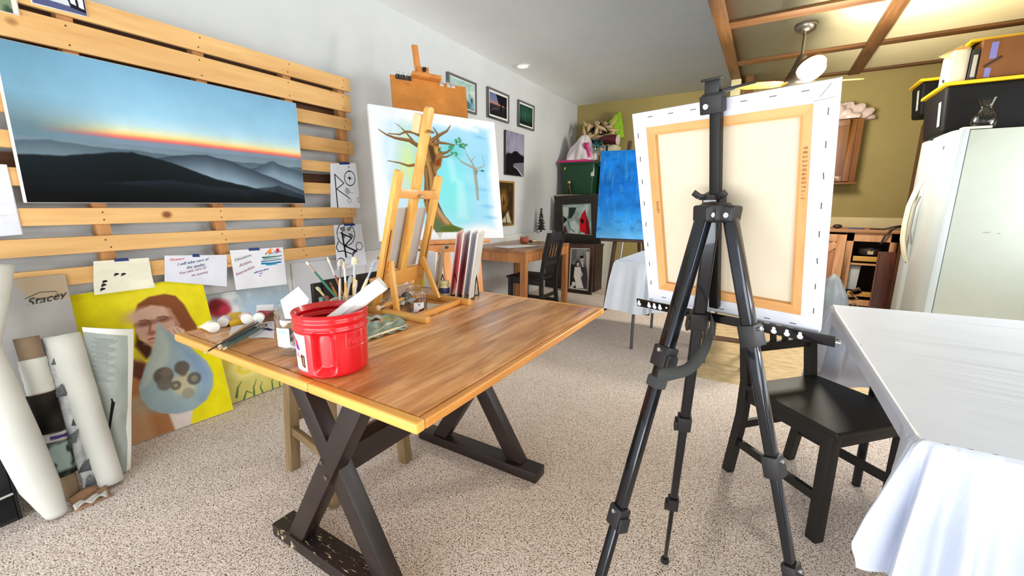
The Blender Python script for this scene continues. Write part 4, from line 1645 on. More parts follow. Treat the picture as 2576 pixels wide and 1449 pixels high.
# black sketch box behind the pot
t = thing('portfolio_case', 'long black portfolio case standing behind the brush pot', 'case', (-1.62, 1.20, TZ))
p0, p1 = PX(752, 752, -1.625), PX(925, 706, -1.625)
z1 = .862
mb = MB()
mb.bb(-1.640, -1.615, 1.04, 1.46, TZ, z1)
build('case_body', mb, plain('case_black', (18, 18, 20), .5), t, bevel=.004)
build('flap', MB().bb(-1.614, -1.606, 1.08, 1.42, TZ + .01, z1 + .012), plain('case_black', (18, 18, 20), .5), t, bevel=.002)
# glass dish and little bottles
gc = V((-1.50, .90, TZ))
t = thing('glass_dish', 'shallow green rimmed glass dish behind the clear jar', 'dish', gc)
build('dish', MB().lathe([(0, .004), (.05, .004), (.085, .022), (.088, .026), (.084, .026), (.05, .008), (0, .008)], gc, n=40), plain('dish_green_white', (206, 220, 214), .2, coat=.5), t)
bot = [((823, 757), (226, 90, 130), 'little bottle with a pink cap beside the brush pot'), ((812, 760), (120, 150, 140), 'little bottle with a grey green cap beside the dish'), ((840, 766), (206, 226, 222), 'little pale bottle in front of the brush pot')]
for (x, y), c, lb in bot:
    p = PZ(x, y + 24, TZ)
    t = thing('paint_bottle', lb, 'bottle', p, 'little paint bottles by the brush pot')
    build('bottle', MB().lathe([(.012, 0), (.014, .003), (.014, .034), (.009, .040), (.009, .044)], p, n=20), plain('bottle_clear_white', (220, 216, 220), .3), t)
    build('cap', MB().lathe([(.0105, .044), (.0105, .058), (.009, .060), (0, .060)], p, n=20), plain('cap_%d' % c[0], c, .4), t)

# ------------------------------------------------------------------ table easel
M_es = wood('easel_beech', (214, 148, 62), (246, 200, 112), 'Z', .4, 10, coat=.25)
M_esx = wood('easel_beech_x', (206, 140, 60), (240, 192, 106), 'X', .4, 10, coat=.25)
M_esy = wood('easel_beech_y', (206, 132, 54), (232, 172, 88), 'Y', .4, 10, coat=.25)
te = thing('table_easel', 'small beech H frame easel standing on the work table', 'easel', (-1.18, 1.25, TZ))
yA, yB = 1.095, 1.405
for y, x0, x1 in ((yA, -1.335, -1.02), (yB, -1.385, -1.065)):
    build('base_rail', MB().bb(x0, x1, y - .014, y + .014, TZ, TZ + .024), M_esx, te, bevel=.005)
build('cross_rail', MB().bar((-1.085, yA, TZ + .013), (-1.115, yB, TZ + .013), .026, .020), M_esy, te, bevel=.002)
build('cross_rail', MB().bar((-1.30, yA, TZ + .013), (-1.35, yB, TZ + .013), .026, .020), M_esy, te, bevel=.002)
topA, botA = V((-1.140, 1.10, 1.318)), V((-1.305, 1.10, .792))
topB, botB = V((-1.215, 1.40, 1.318)), V((-1.375, 1.40, .792))
nrm = (topA - botA).cross(V((0, 1, 0))).normalized()


def post(p, q, w, h):
    d = (q - p).normalized()
    mb = MB()
    s = V((0, 1, 0))
    n = d.cross(s).normalized()
    k = [(-w / 2, 0), (w / 2, 0)] + [(w / 2 * math.cos(t_ * PI / 8), 1 + w * .5 * math.sin(t_ * PI / 8)) for t_ in range(0, 9)]
    L = (q - p).length
    poly = [(-w / 2, 0), (w / 2, 0)] + [(w / 2 * math.cos(t_ * PI / 8), L - w / 2 + w / 2 * math.sin(t_ * PI / 8)) for t_ in range(0, 9)]
    mb.prism(poly, p - n * h / 2, s, d, n * h)
    return mb


for p, q in ((botA, topA), (botB, topB)):
    o = build('upright', post(p, q, .030, .024), M_es, te, bevel=.003)
    sl = MB()
    d = (q - p).normalized()
    n = d.cross(V((0, 1, 0))).normalized()
    sl.bar(p + d * .12 + n * .0125, p + d * .33 + n * .0125, .005, .0012, n)
    sl.bar(p + d * .12 - n * .0125, p + d * .33 - n * .0125, .005, .0012, n)
    build('slot', sl, plain('slot_dark', (120, 66, 22), .7), o)
    build('wing_bolt', MB().cyl(p + d * .20 - n * .012, p + d * .20 + n * .030, .004).ball(p + d * .20 + n * .030, .006), plain('brass_bolt', (150, 124, 80), .35, .8), o)
La = lambda k: botA.lerp(topA, k)
Lb = lambda k: botB.lerp(topB, k)
build('cross_rail', MB().bar(La(.845), Lb(.845), .022, .034, (0, 0, 1)), M_esy, te, bevel=.002)
build('cross_rail', MB().bar(La(.20), Lb(.20), .022, .062, (0, 0, 1)), M_esy, te, bevel=.002)
mp0, mp1 = La(.16).lerp(Lb(.16), .5), None
mdir = (topA - botA).normalized()
mtop = PY(1081, 268, 1.25)
mbot = V((-1.325, 1.25, .86))
o = build('mast', post(mbot + mdir * .0, mtop, .036, .022), M_es, te, bevel=.003)
n = mdir.cross(V((0, 1, 0))).normalized()
if n.x > 0:
    n = -n
build('clamp_block', MB().bar(mtop - mdir * .035 + n * .034 + V((0, 0, 0)), mtop - mdir * .105 + n * .034, .042, .040, n), plain('clamp_pale_wood', (244, 196, 150), .5), te, bevel=.006)
kn = mtop - mdir * .085 - n * .014
build('clamp_screw', MB().cyl(kn + n * .01, kn - n * .02, .005).cyl(kn - n * .018 + V((0, -.012, 0)), kn - n * .018 + V((0, .012, 0)), .004), plain('brass_bolt', (150, 124, 80), .35, .8), te)
mc = La(.845).lerp(Lb(.845), .5) - n * .014
build('centre_screw', MB().cyl(mc + n * .005, mc - n * .014, .005).ball(mc - n * .014, .007), plain('steel_screw', (190, 186, 176), .3, .8), te)
for y, (xt, zt), xb in ((yA + .022, (-1.195, .985), -1.205), (yB - .022, (-1.272, .968), -1.225)):
    build('prop_leg', MB().bar((xb, y, TZ + .012), (La(.36) if y < 1.2 else Lb(.33)) + V((.012, .022 if y < 1.2 else -.022, 0)), .014, .026, (1, 0, 0)), M_es, te, bevel=.003)
    bp = V((xb, y, TZ + .018))
    build('hinge_bolt', MB().cyl(bp + V((0, -.012, 0)), bp + V((0, .012, 0)), .0045), plain('steel_screw', (190, 186, 176), .3, .8), te)
build('ledge', MB().bar(La(.185) + n * .03, Lb(.185) + n * .03, .05, .016, (0, 0, 1)), M_esy, te, bevel=.002)
# pale panel standing on the easel
f4 = [La(.74) + n * .022 + V((0, .022, 0)), Lb(.74) + n * .022 + V((0, -.022, 0)), Lb(.235) + n * .022 + V((0, -.022, 0)), La(.235) + n * .022 + V((0, .022, 0))]
f4 = [La(.73).lerp(Lb(.73), .04) + n * .03, La(.73).lerp(Lb(.73), .96) + n * .03, La(.24).lerp(Lb(.24), .96) + n * .03, La(.24).lerp(Lb(.24), .04) + n * .03]
a = Art(.75, 80, (198, 194, 190))
a.mottle(.03, 3, 3, 51)
for k in range(5):
    a.line([(.08, .26 + .03 * k), (.30, .255 + .03 * k)], .004, (160, 158, 158), .003, .6)
canvas_painting('canvas_panel', 'grey backed canvas panel resting on the table easel', 'panel', [f4[0], f4[1], f4[2], f4[3]], a, .006)

# ------------------------------------------------------------------ water jar, rags, papers under the easel
WC = PZ(1046, 789, TZ) + V((-.022, .030, 0))
t = thing('glass_jar', 'glass jar of rinse water standing inside the easel base', 'jar', WC)
build('glass', MB().lathe([(.036, .001), (.041, .005), (.042, .012), (.042, .068), (.0435, .074), (.0395, .080), (.0395, .084), (.0425, .086), (.0425, .093), (.0395, .095), (.0395, .100), (.041, .102)], WC, n=44), M_glass, t)
build('water', MB().lathe([(0, .003), (.039, .003), (.0405, .010), (.0405, .046), (0, .046)], WC, n=40), clear('rinse_water', (232, 228, 226), .12), t)
a = Art(.8, 50, (232, 230, 232))
a.poly([(.4, .1), (.6, .1), (.6, .35), (.4, .35)], (150, 150, 176), .04)
a.poly([(.5, .8), (1, .6), (1, 1), (.4, 1)], (150, 50, 50), .03)
cyl_patch('paper_label', a, WC, .0424, math.radians(-62), math.radians(-5), .008, .045, t)
t = thing('paint_rag', 'crumpled pale rag and dark stones behind the easel props', 'rag', (-1.33, 1.22, TZ))
mb = MB()


def rag(cx, cy, rx, ry, h, seed):
    r = random.Random(seed)
    ph = [r.uniform(0, 6) for _ in range(6)]

    def fn(u, v):
        x, y = (u - .5) * 2, (v - .5) * 2
        k = max(0, 1 - (x * x + y * y) * .5)
        z = h * k * (.55 + .45 * math.sin(4 * x + ph[0]) * math.sin(5 * y + ph[1])) + .15 * h * math.sin(9 * x + 7 * y + ph[2])
        e = 1 + .12 * math.sin(3 * math.atan2(y, x) + ph[3])
        return V((cx + rx * x * e, cy + ry * y * e, TZ + .003 + max(0, z)))
    return fn


mb.grid(rag(-1.325, 1.235, .045, .055, .055, 3), 20, 20)
build('rag', mb, plain('rag_pale', (206, 208, 196), .9, var=.25, scale=30), t, thick=.002)
mb = MB()
mb.ball((-1.300, 1.262, TZ + .028), .028, (.8, 1.0, 1.0), 10)
build('dark_cloth', mb, plain('rag_dark', (66, 70, 78), .7, var=.3, scale=30), t)
rd = PZ(1000, 830, TZ)
t = thing('paint_rag', 'green grey paint stained rag in front of the easel', 'rag', rd)
a = Art(1.5, 90, (150, 170, 156))
a.mottle(.2, 6, 6, 52)
a.poly([(.2, .1), (.6, .05), (.65, .4), (.3, .45)], (196, 206, 196), .05)
a.ell(.35, .3, .16, .06, (58, 44, 40), .03)
a.ell(.62, .35, .12, .14, (150, 176, 120), .08)
a.ell(.6, .12, .12, .06, (160, 190, 210), .05)
a.line([(.3, .75), (.95, .45)], .05, (226, 214, 196), .02)
c4 = [PZ(905, 800, TZ), PZ(1005, 790, TZ), PZ(1028, 828, TZ), PZ(918, 862, TZ)]
art_sheet('cloth', a, c4, t, .004, lambda u, v: .006 * np.sin(u * 11 + v * 3) ** 2 + .004 * np.sin(v * 9) ** 2, thick=.002)
brush('pale wooden brush lying across the green grey rag', PZ(1022, 818, TZ + .012), PZ(925, 850, TZ + .012), (226, 206, 176), (190, 170, 140), .004, 1, .014, .02)
for k, (p, q) in enumerate((((935, 800), (1000, 806)), ((932, 806), (985, 812)))):
    brush(('amber pencil thin brush under the front easel rail', 'second amber brush under the front easel rail')[k], PZ(p[0], p[1], TZ + .006), PZ(q[0], q[1], TZ + .006), (216, 150, 80), (120, 80, 50), .0035, 1, .014, .02)
c4 = [PZ(1060, 762, TZ), PZ(1118, 766, TZ), PZ(1098, 790, TZ), PZ(1040, 792, TZ)]
a = Art(1.2, 30, (226, 228, 230))
t = thing('paper_sheet', 'small white sheet lying inside the easel base', 'paper', base_of(c4))
art_sheet('sheet', a, c4, t, .001, thick=.0008)
brush('thick pale round brush resting on the left cross rail', PZ(948, 776, TZ + .03), PZ(1018, 750, TZ + .05), (226, 170, 96), (232, 190, 150), .009, 1, .012, .016)

# ------------------------------------------------------------------ wire file holder with panels
M_wire = plain('wire_black', (22, 22, 24), .4, .4)
fh = thing('file_holder', 'black wire file holder at the back of the work table', 'file holder', (-1.22, 1.53, TZ))
for (x, y), (x2, y2) in (((1128, 748), (1102, 742)), ((1157, 748), (1135, 738)), ((1193, 752), (1205, 742))):
    a_, b_ = PZ(x, y, TZ + .002), PZ(x2, y2, TZ + .002)
    c_ = (a_ + b_) / 2 + V((0, 0, .105))
    build('wire_end', MB().tube([a_, a_.lerp(c_, .97), c_, b_.lerp(c_, .97), b_], .0022, 8), M_wire, fh)
a_, b_ = PZ(1128, 748, TZ + .002), PZ(1193, 752, TZ + .002)
c_, d_ = PZ(1102, 742, TZ + .002), PZ(1205, 742, TZ + .002)
build('base_wire', MB().tube([a_, b_], .0022, 8).tube([c_, d_], .0022, 8), M_wire, fh)
vd = V((-.5, .866, 0))
pans = [((1090, 745), 610, (206, 196, 178), (206, 196, 178), 'cream panel with a slanted top, leftmost in the file holder', .34, .75),
        ((1132, 746), 583, (196, 66, 76), (226, 190, 190), 'red washed panel in the file holder', .26, .9),
        ((1147, 752), 570, (150, 84, 92), (226, 222, 224), 'maroon and grey panel standing in the middle of the file holder', .26, 1),
        ((1165, 752), 574, (206, 208, 220), (232, 232, 236), 'white panel second from the right in the file holder', .22, 1),
        ((1181, 754), 572, (204, 202, 196), (236, 236, 236), 'pale grey panel, rightmost in the file holder', .24, 1)]
for i, ((x, y), yt, c, ec, lb, dl, sl) in enumerate(pans):
    b0 = PZ(x, y, TZ + .004)
    hh = .30 if i else .235
    lean = V((.045, .012, 0))
    dirn = V((-.455, .89, 0)) if i else V((-.30, .95, 0))
    dirn = (V((b0.x, b0.y, 0)).normalized() * .985 + V((.9, .42, 0)) * .26).normalized() if i else (V((b0.x, b0.y, 0)).normalized() + V((.9, .42, 0)) * .28).normalized()
    b1 = b0 + dirn * .12
    up = V((0, 0, hh)) + lean * (hh / .3)
    tl, tr = b0 + up, b1 + up * (1.02)
    if i == 0:
        tl, tr = b0 + up * .72, b1 + up * 1.0
    c4 = [tl, tr, b1, b0]
    a = Art(.42, 70, c)
    a.mottle(.06, 3, 4, 60 + i)
    if i == 1:
        a.vgrad([(0, (232, 206, 204)), (.3, (222, 120, 124)), (.7, (204, 70, 80)), (.9, (220, 120, 124)), (1, (226, 196, 190))])
        a.mottle(.08, 3, 3, 66)
    if i == 2:
        a.vgrad([(0, (200, 190, 196)), (.3, (176, 140, 150)), (.6, (176, 60, 72)), (1, (206, 130, 130))])
        a.mottle(.1, 3, 3, 67)
    canvas_painting('canvas_panel', lb, 'panel', c4, a, .006 if i else .003, plain('panel_edge_%d' % i, ec, .7), group='panels in the wire file holder')
jc = PZ(1114, 750, TZ) + V((-.005, .02, 0))
t = thing('paint_jar', 'small jar of blue and cream paint by the file holder', 'jar', jc)
build('glass', MB().lathe([(.020, 0), (.023, .004), (.023, .050), (.019, .057), (.019, .060)], jc, n=28), plain('jar_cream', (226, 216, 176), .25, coat=.4), t)
build('paint_band', MB().lathe([(.0233, .022), (.0236, .026), (.0236, .046), (.0233, .048)], jc, n=28, caps=(False, False)), plain('jar_blue', (56, 62, 120), .3, var=.5, scale=60), t)
build('lid', MB().lathe([(.020, .060), (.0215, .062), (.0215, .076), (.019, .079), (0, .079)], jc, n=28), plain('jar_lid', (230, 220, 160), .4), t)
# white book with a yellow corner behind the easel
p = V((-1.40, 1.60, TZ))
t = thing('book', 'white book standing behind the easel with a yellow lower corner', 'book', p)
c4 = [PY(1060, 628, 1.585), PY(1096, 636, 1.60), PY(1094, 742, 1.60), PY(1058, 728, 1.585)]
c4[2].z = c4[3].z = TZ + .002
build('cover', slab(MB(), c4, .02), M_paper, t, bevel=.001)
a = Art(.5, 80, (226, 228, 236))
for k in range(16):
    a.line([(.25, .12 + k * .04), (.7 + .1 * math.sin(k * 3), .13 + k * .04)], .006, (176, 184, 206), .004, .8)
a.poly([(0, .72), (.26, .70), (.3, 1), (0, 1)], (236, 232, 40), .006)
art_sheet('printed_cover', a, c4, t, .0008)

# ================================================================== LARGE EASEL WITH THE TREE CANVAS
c4 = [V((-2.323, 1.991, 1.842)), V((-1.903, 2.861, 1.828)), V((-1.764, 2.780, .939)), V((-2.185, 1.909, .953))]
uv = uvon(c4)
Z = lambda x, y: uv(920 + x / 3.917, 255 + y / 3.917)
S = lambda pts: [Z(*p) for p in pts]
a = Art(.967 / .904, 330, (232, 234, 240))
n1, n2 = a.noise(7, 3, 71), a.noise(3, 9, 72)
edge = np.minimum(np.minimum(a.U - .04, .95 - a.U), np.minimum(a.V - .07, .93 - a.V)) / .06
edge = np.clip(edge + (n1 - .5) * 1.6, 0, 1)
blue = a.ramp(a.V + .25 * (n1 - .5), [(0, (176, 214, 234)), (.25, (150, 204, 232)), (.5, (140, 202, 232)), (.8, (158, 212, 236)), (1, (186, 222, 240))])
a.put(edge, blue)
a.put(np.clip((n2 - .5) * 3, 0, 1) * edge * .4, (190, 224, 240))
a.put(np.clip(1 - a.U / .34, 0, 1) * .85, (224, 230, 240))
a.put(np.clip(1 - np.abs(a.U - .16) / .12, 0, 1) * (a.noise(16, 2, 73)) * .7, (196, 214, 236))
# yellow green shaft, turquoise glow
gx, gy = Z(420, 560)
a.put(np.clip(1 - np.abs(a.U - gx) / .13, 0, 1) * np.clip(1 - np.abs(a.V - gy - .05) / .38, 0, 1) * (.5 + .6 * a.noise(18, 3, 74)), (206, 222, 130))
gx, gy = Z(840, 860)
a.put(np.clip(1.25 - np.hypot((a.U - gx) / .20, (a.V - gy) / .36), 0, 1) * .85, (120, 220, 222))
gx, gy = Z(850, 480)
a.put(np.clip(1.1 - np.hypot((a.U - gx) / .12, (a.V - gy) / .08), 0, 1) * .7, (84, 190, 190))
for q in ([(800, 560), (850, 560), (900, 780), (850, 790)], [(900, 780), (960, 800), (1010, 1150), (900, 1150)]):
    a.poly(S(q), (206, 236, 240), .05, .45)
for q in ([(160, 60), (260, 80), (120, 620), (70, 560)], [(280, 90), (340, 100), (250, 700), (180, 700)]):
    a.poly(S(q), (226, 232, 246), .04, .4)
for x, y, w in ((1200, 1035, 70), (1120, 355, 90), (1230, 1145, 60), (1150, 870, 70)):
    a.ell(*Z(x, y), .05, .012, (104, 176, 226), .02, .1, .6)
a.line(S([(680, 195), (900, 230), (1100, 290)]), .03, (236, 240, 244), .02, .6)
B1, B2, B3, B4 = (110, 78, 44), (150, 108, 60), (78, 56, 34), (176, 136, 84)
br = [([(125, 275), (200, 325), (290, 360), (430, 385), (520, 440)], .006, .034), ([(220, 315), (330, 325), (400, 295), (470, 305), (560, 350)], .006, .026), ([(350, 260), (400, 310), (450, 370), (500, 430)], .008, .020), ([(490, 255), (530, 320), (560, 380)], .014, .03),
      ([(215, 585), (330, 605), (420, 635), (490, 625)], .005, .024), ([(835, 235), (800, 290), (720, 335), (650, 390)], .006, .036), ([(665, 255), (700, 310), (712, 380), (700, 440)], .007, .03), ([(880, 430), (800, 415), (720, 405), (650, 430)], .006, .034),
      ([(860, 460), (800, 500), (720, 525), (640, 540)], .006, .04), ([(870, 510), (800, 545), (700, 550), (640, 560)], .005, .03), ([(290, 215), (340, 250)], .002, .006)]
for q, w0, w1 in br:
    a.line(S(q), w0, B1, .004, 1, w1)
    a.line(S([(x, y - 4) for x, y in q]), w0 * .4, B4, .004, .6, w1 * .3)
a.poly(S([(560, 330), (640, 340), (660, 430), (720, 440), (760, 540), (740, 640), (700, 690), (690, 800), (700, 950), (740, 1080), (860, 1220), (940, 1260), (860, 1290), (760, 1290), (735, 1355), (690, 1290), (640, 1210), (600, 1120), (570, 980), (580, 760), (575, 640), (540, 500)]), B2, .008)
a.poly(S([(570, 620), (620, 640), (640, 800), (620, 1000), (575, 990), (580, 780)]), B1, .01)
a.poly(S([(610, 420), (660, 440), (690, 540), (670, 640), (640, 560)]), B3, .015)
a.poly(S([(680, 450), (750, 450), (700, 520), (680, 500)]), (196, 150, 60), .015)
a.poly(S([(680, 590), (745, 550), (735, 630), (690, 640)]), (128, 66, 32), .012)
a.line(S([(600, 560), (640, 760), (650, 950), (720, 1100), (830, 1230)]), .022, B4, .01, .8)
a.line(S([(640, 600), (690, 780), (690, 960), (770, 1130)]), .012, B3, .008, .8)
a.line(S([(590, 660), (605, 860), (600, 1000)]), .012, B4, .008, .7)
a.poly(S([(650, 1010), (690, 1130), (800, 1240), (740, 1280), (735, 1355), (690, 1290), (645, 1215), (620, 1130)]), (84, 110, 78), .02, .85)
a.poly(S([(700, 1030), (760, 1110), (830, 1210), (780, 1200), (720, 1110)]), (176, 150, 112), .012, .9)
a.poly(S([(720, 1260), (830, 1215), (960, 1255), (920, 1290), (760, 1290)]), (76, 100, 44), .015, .9)
r_ = random.Random(5)
for k in range(46):
    x, y = r_.choice(((880, 400), (905, 380), (940, 430), (980, 440), (870, 515), (850, 455), (730, 480)))
    kx, ky = Z(x + r_.uniform(-28, 28), y + r_.uniform(-22, 22))
    a.ell(kx, ky, .012, .006, (54, 128, 84) if x != 730 else (30, 100, 100), .004, r_.uniform(-1, 1), .85)
for q, w0, w1 in (([(890, 545), (950, 600), (1060, 655), (1090, 690)], .006, .03), ([(980, 490), (1010, 550), (1045, 600), (1075, 670)], .006, .022), ([(1080, 545), (1045, 580)], .004, .01), ([(1145, 520), (1160, 590), (1170, 630), (1130, 655), (1085, 660)], .004, .012), ([(1155, 685), (1085, 680)], .006, .010), ([(1105, 965), (1095, 850), (1075, 680)], .022, .034)):
    a.line(S(q), w0, (150, 150, 134), .006, .85, w1)
a.ell(*Z(1150, 685), .016, .008, (40, 110, 100), .004)
a.ell(*Z(1088, 700), .008, .02, (90, 130, 110), .006)
a.c = np.where((a.V > .945)[..., None] & (a.U > -.1)[..., None], a.c * .3 + np.array((232, 234, 240)) / 255 * .7, a.c)
canvas_painting('tree_painting', 'large blue canvas of a bare twisted tree standing on the tall easel', 'painting', c4, a, .035)

TL, TR, BR, BL = c4
EX, EY = (TR - TL).normalized(), (TL - BL).normalized()
EN = (BL - TL).cross(TR - TL).normalized()
M_eo = wood('easel_orange', (188, 112, 44), (222, 150, 76), 'Z', .45, 8, coat=.15)
M_eox = wood('easel_orange_rail', (176, 104, 40), (216, 142, 70), 'X', .45, 8, coat=.15)
# masonite board clipped behind the canvas
q4 = [CAM + (V(p) - CAM) * 1.03 for p in ((-2.347, 2.219, 2.081), (-2.043, 2.682, 2.062), (-2.016, 2.656, 1.849), (-2.32, 2.193, 1.867))]
bx, by = (q4[1] - q4[0]).normalized(), EY
bn = bx.cross(by).normalized()
bw = (q4[1] - q4[0]).length
b4 = [q4[0], q4[1], q4[1] - by * .50, q4[0] - by * .50]
mast_x = (PX(1052, 150, -2.30) - CAM)
eb = thing('easel', 'tall orange wooden studio easel by the left wall', 'easel', (-2.10, 2.45, 0))
mid_ = q4[0].lerp(q4[1], .42)
mt = mid_ - bn * .035
zt = PZ(1052, 122, 2.30)
kk = (q4[0].lerp(q4[1], .40))
mtop2 = mt + by * .245
mbot2 = mt - by * ((mt.z) / by.z)
mbot2.z = .0
build('mast', MB().bar(mt + by * .02, mbot2 + V((0, 0, .002)), .05, .035, bn), M_eo, eb, bevel=.004)
cl = q4[0].lerp(q4[1], .36)
mb = MB()
mb.bar(cl - by * .0 + bn * .012, cl + by * .235 + bn * .012 - bx * .012, .045, .022, bn)
build('top_slider', mb, M_eo, eb, bevel=.009, seg=3)
build('clamp_block', MB().bar(cl + bx * .03 - by * .005 + bn * .03, cl + bx * .03 + by * .075 + bn * .03, .085, .03, bn).bar(cl - bx * .055 + bn * .025 + by * .012, cl + bx * .16 + bn * .025 + by * .012, .07, .028, by), M_eo, eb, bevel=.006)
build('clamp_knob', MB().cyl(cl + bx * .035 + by * .05 + bn * .044, cl + bx * .035 + by * .05 + bn * .062, .016, n=8), plain('knob_black', (24, 22, 22), .5), eb, bevel=.002)
lc = (BL + BR) / 2
build('canvas_tray', MB().bar(lc - EX * .30 - EY * .016 + EN * .01, lc + EX * .33 - EY * .016 + EN * .01, .085, .028, (0, 0, 1)), M_eox, eb, bevel=.004)
build('tray_box', MB().bar(lc - EX * .20 - EY * .062 - EN * .005, lc + EX * .24 - EY * .062 - EN * .005, .05, .055, (0, 0, 1)), M_eox, eb, bevel=.004)
build('tray_knob', MB().cyl(lc - EX * .02 - EY * .06 + EN * .02, lc - EX * .02 - EY * .06 + EN * .04, .009, n=10), plain('knob_black', (24, 22, 22), .5), eb)
lp = lc - EY * .09 - EX * .02
build('lower_post', MB().bar(lp, V((lp.x + .10, lp.y - .02, 0)), .055, .035, EN), M_eo, eb, bevel=.004)
for s in (-1, 1):
    build('side_post', MB().bar(lc + EX * .27 * s - EN * .06 - EY * .1, V((lc.x + EX.x * .27 * s + .03, lc.y + EX.y * .27 * s, .03)), .045, .035, EN), M_eo, eb, bevel=.004)
build('foot_rail', MB().bar(V((lp.x + .10, lp.y - .02, .03)) - EX * .30, V((lp.x + .10, lp.y - .02, .03)) + EX * .30, .05, .05, (0, 0, 1)), M_eox, eb, bevel=.004)
a = Art(bw / .5, 120, (192, 126, 62))
a.mottle(.12, 5, 5, 75)
a.c = np.clip(a.c * (1 + .10 * (np.random.RandomState(3).rand(*a.X.shape) - .5))[..., None], 0, 1)
a.ell(.2, .10, .04, .012, (150, 84, 36), .02, .2, .5)
t = canvas_painting('drawing_board', 'brown hardboard drawing board clamped above the tree canvas', 'board', b4, a, .006, plain('hardboard_edge', (150, 92, 44), .8))
M_bc = plain('binder_black', (22, 22, 24), .35)
M_bs = plain('binder_silver', (206, 206, 206), .25, .85)
for i, (k, big) in enumerate(((.10, 1), (.165, 1), (.235, 1), (.66, 0), (.76, 0), (.82, 0))):
    p = q4[0].lerp(q4[1], k)
    lb = ('leftmost black binder clip on the hardboard top edge', 'middle black binder clip on the hardboard top edge', 'right black binder clip on the hardboard top edge', 'silver clip nearest the clamp on the hardboard top edge', 'second silver clip right of the clamp on the hardboard', 'silver clip nearest the right corner of the hardboard')[i]
    t = thing('binder_clip', lb, 'binder clip', p, 'binder clips on the hardboard')
    mb = MB()
    w = .034 if big else .03
    prof = [(-.009, -.026), (.006, -.026), (.0095, .006), (-.0125, .006)]
    mb.prism([(x, y) for x, y in prof], p - bx * w / 2, bn, by, bx * w)
    build('spring', mb, M_bc if big else plain('binder_pale', (216, 210, 200), .3, .4), t, bevel=.001)
    for s in (-1, 1):
        o_ = bn * (.012 if s > 0 else -.012)
        mb = MB().tube([p + o_ - bx * .010 - by * .018, p + o_ * 1.4 - bx * .007 + by * .022, p + o_ * 1.4 + bx * .007 + by * .022, p + o_ + bx * .010 - by * .018], .0014, 6)
        build('handle', mb, M_bs, t)

# ================================================================== CHAIRS
M_blk = wood('chair_black_brown', (10, 9, 9), (20, 18, 17), 'Z', .55, 10)


def chair(label, cx, cy, rz, group=None, w=.39, d=.41, hs=.45, hb=.92):
    t = thing('dining_chair', label, 'chair', (cx, cy, 0), group)
    X = Matrix.Translation((cx, cy, 0)) @ Matrix.Rotation(rz, 4, 'Z')

    def B():
        m = MB()
        m.x = X
        return m
    w2, d2 = w / 2, d / 2
    build('seat', B().hexa([(-w2 - .005, -d2 + .01, hs - .022), (w2 + .005, -d2 + .01, hs - .022), (w2 + .02, d2 + .015, hs - .022), (-w2 - .02, d2 + .015, hs - .022)],
                           [(-w2 - .005, -d2 + .01, hs), (w2 + .005, -d2 + .01, hs), (w2 + .02, d2 + .015, hs), (-w2 - .02, d2 + .015, hs)]), M_blk, t, bevel=.008, seg=3)
    for s in (-1, 1):
        build('leg', B().bar((s * (w2 - .012), d2 - .025, 0), (s * (w2 - .012), d2 - .025, hs - .02), .042, .042, (0, 1, 0)), M_blk, t, bevel=.004)
        m = B()
        xs_ = s * (w2 - .016)
        q = [(-d2 - .035, 0), (-d2 + .005, .30), (-d2 + .008, hs), (-d2 - .03, .70), (-d2 - .075, hb)]
        for (y0, z0), (y1, z1) in zip(q, q[1:]):
            m.hexa([(xs_ - .017, y0 - .019, z0), (xs_ + .017, y0 - .019, z0), (xs_ + .017, y0 + .019, z0), (xs_ - .017, y0 + .019, z0)],
                   [(xs_ - .017, y1 - .019, z1), (xs_ + .017, y1 - .019, z1), (xs_ + .017, y1 + .019, z1), (xs_ - .017, y1 + .019, z1)])
        build('back_post', m, M_blk, t)
        build('apron', B().bar((xs_, -d2 + .02, hs - .05), (s * (w2 - .012), d2 - .03, hs - .05), .02, .055), M_blk, t, bevel=.002)
        build('stretcher', B().bar((xs_, -d2 - .02, .165), (s * (w2 - .012), d2 - .03, .165), .020, .034), M_blk, t, bevel=.002)
    build('apron', B().bar((-w2 + .02, d2 - .022, hs - .05), (w2 - .02, d2 - .022, hs - .05), .02, .055), M_blk, t, bevel=.002)
    build('stretcher', B().bar((-w2 + .02, -d2 + .0, .25), (w2 - .02, -d2 + .0, .25), .018, .034), M_blk, t, bevel=.002)
    yb = lambda z: np.interp(z, [hs, .70, hb], [-d2 + .008, -d2 - .03, -d2 - .075])
    build('top_rail', B().bar((-w2 + .01, yb(hb - .05), hb - .045), (w2 - .01, yb(hb - .05), hb - .045), .022, .085), M_blk, t, bevel=.004)
    build('lower_rail', B().bar((-w2 + .01, yb(.60), .60), (w2 - .01, yb(.60), .60), .02, .04), M_blk, t, bevel=.003)
    for k in range(4):
        x = (-1.5 + k) * .066
        build('back_slat', B().bar((x, yb(.61), .61), (x, yb(hb - .07), hb - .075), .026, .012, (0, 1, 0)), M_blk, t, bevel=.002)
    return t


chair('black brown slat back chair pulled up to the near white clothed table', .267, 1.958, math.radians(-133))
chair('black brown slat back chair pushed up to the oak desk', -2.115, 3.925, math.radians(90), w=.37, d=.40)

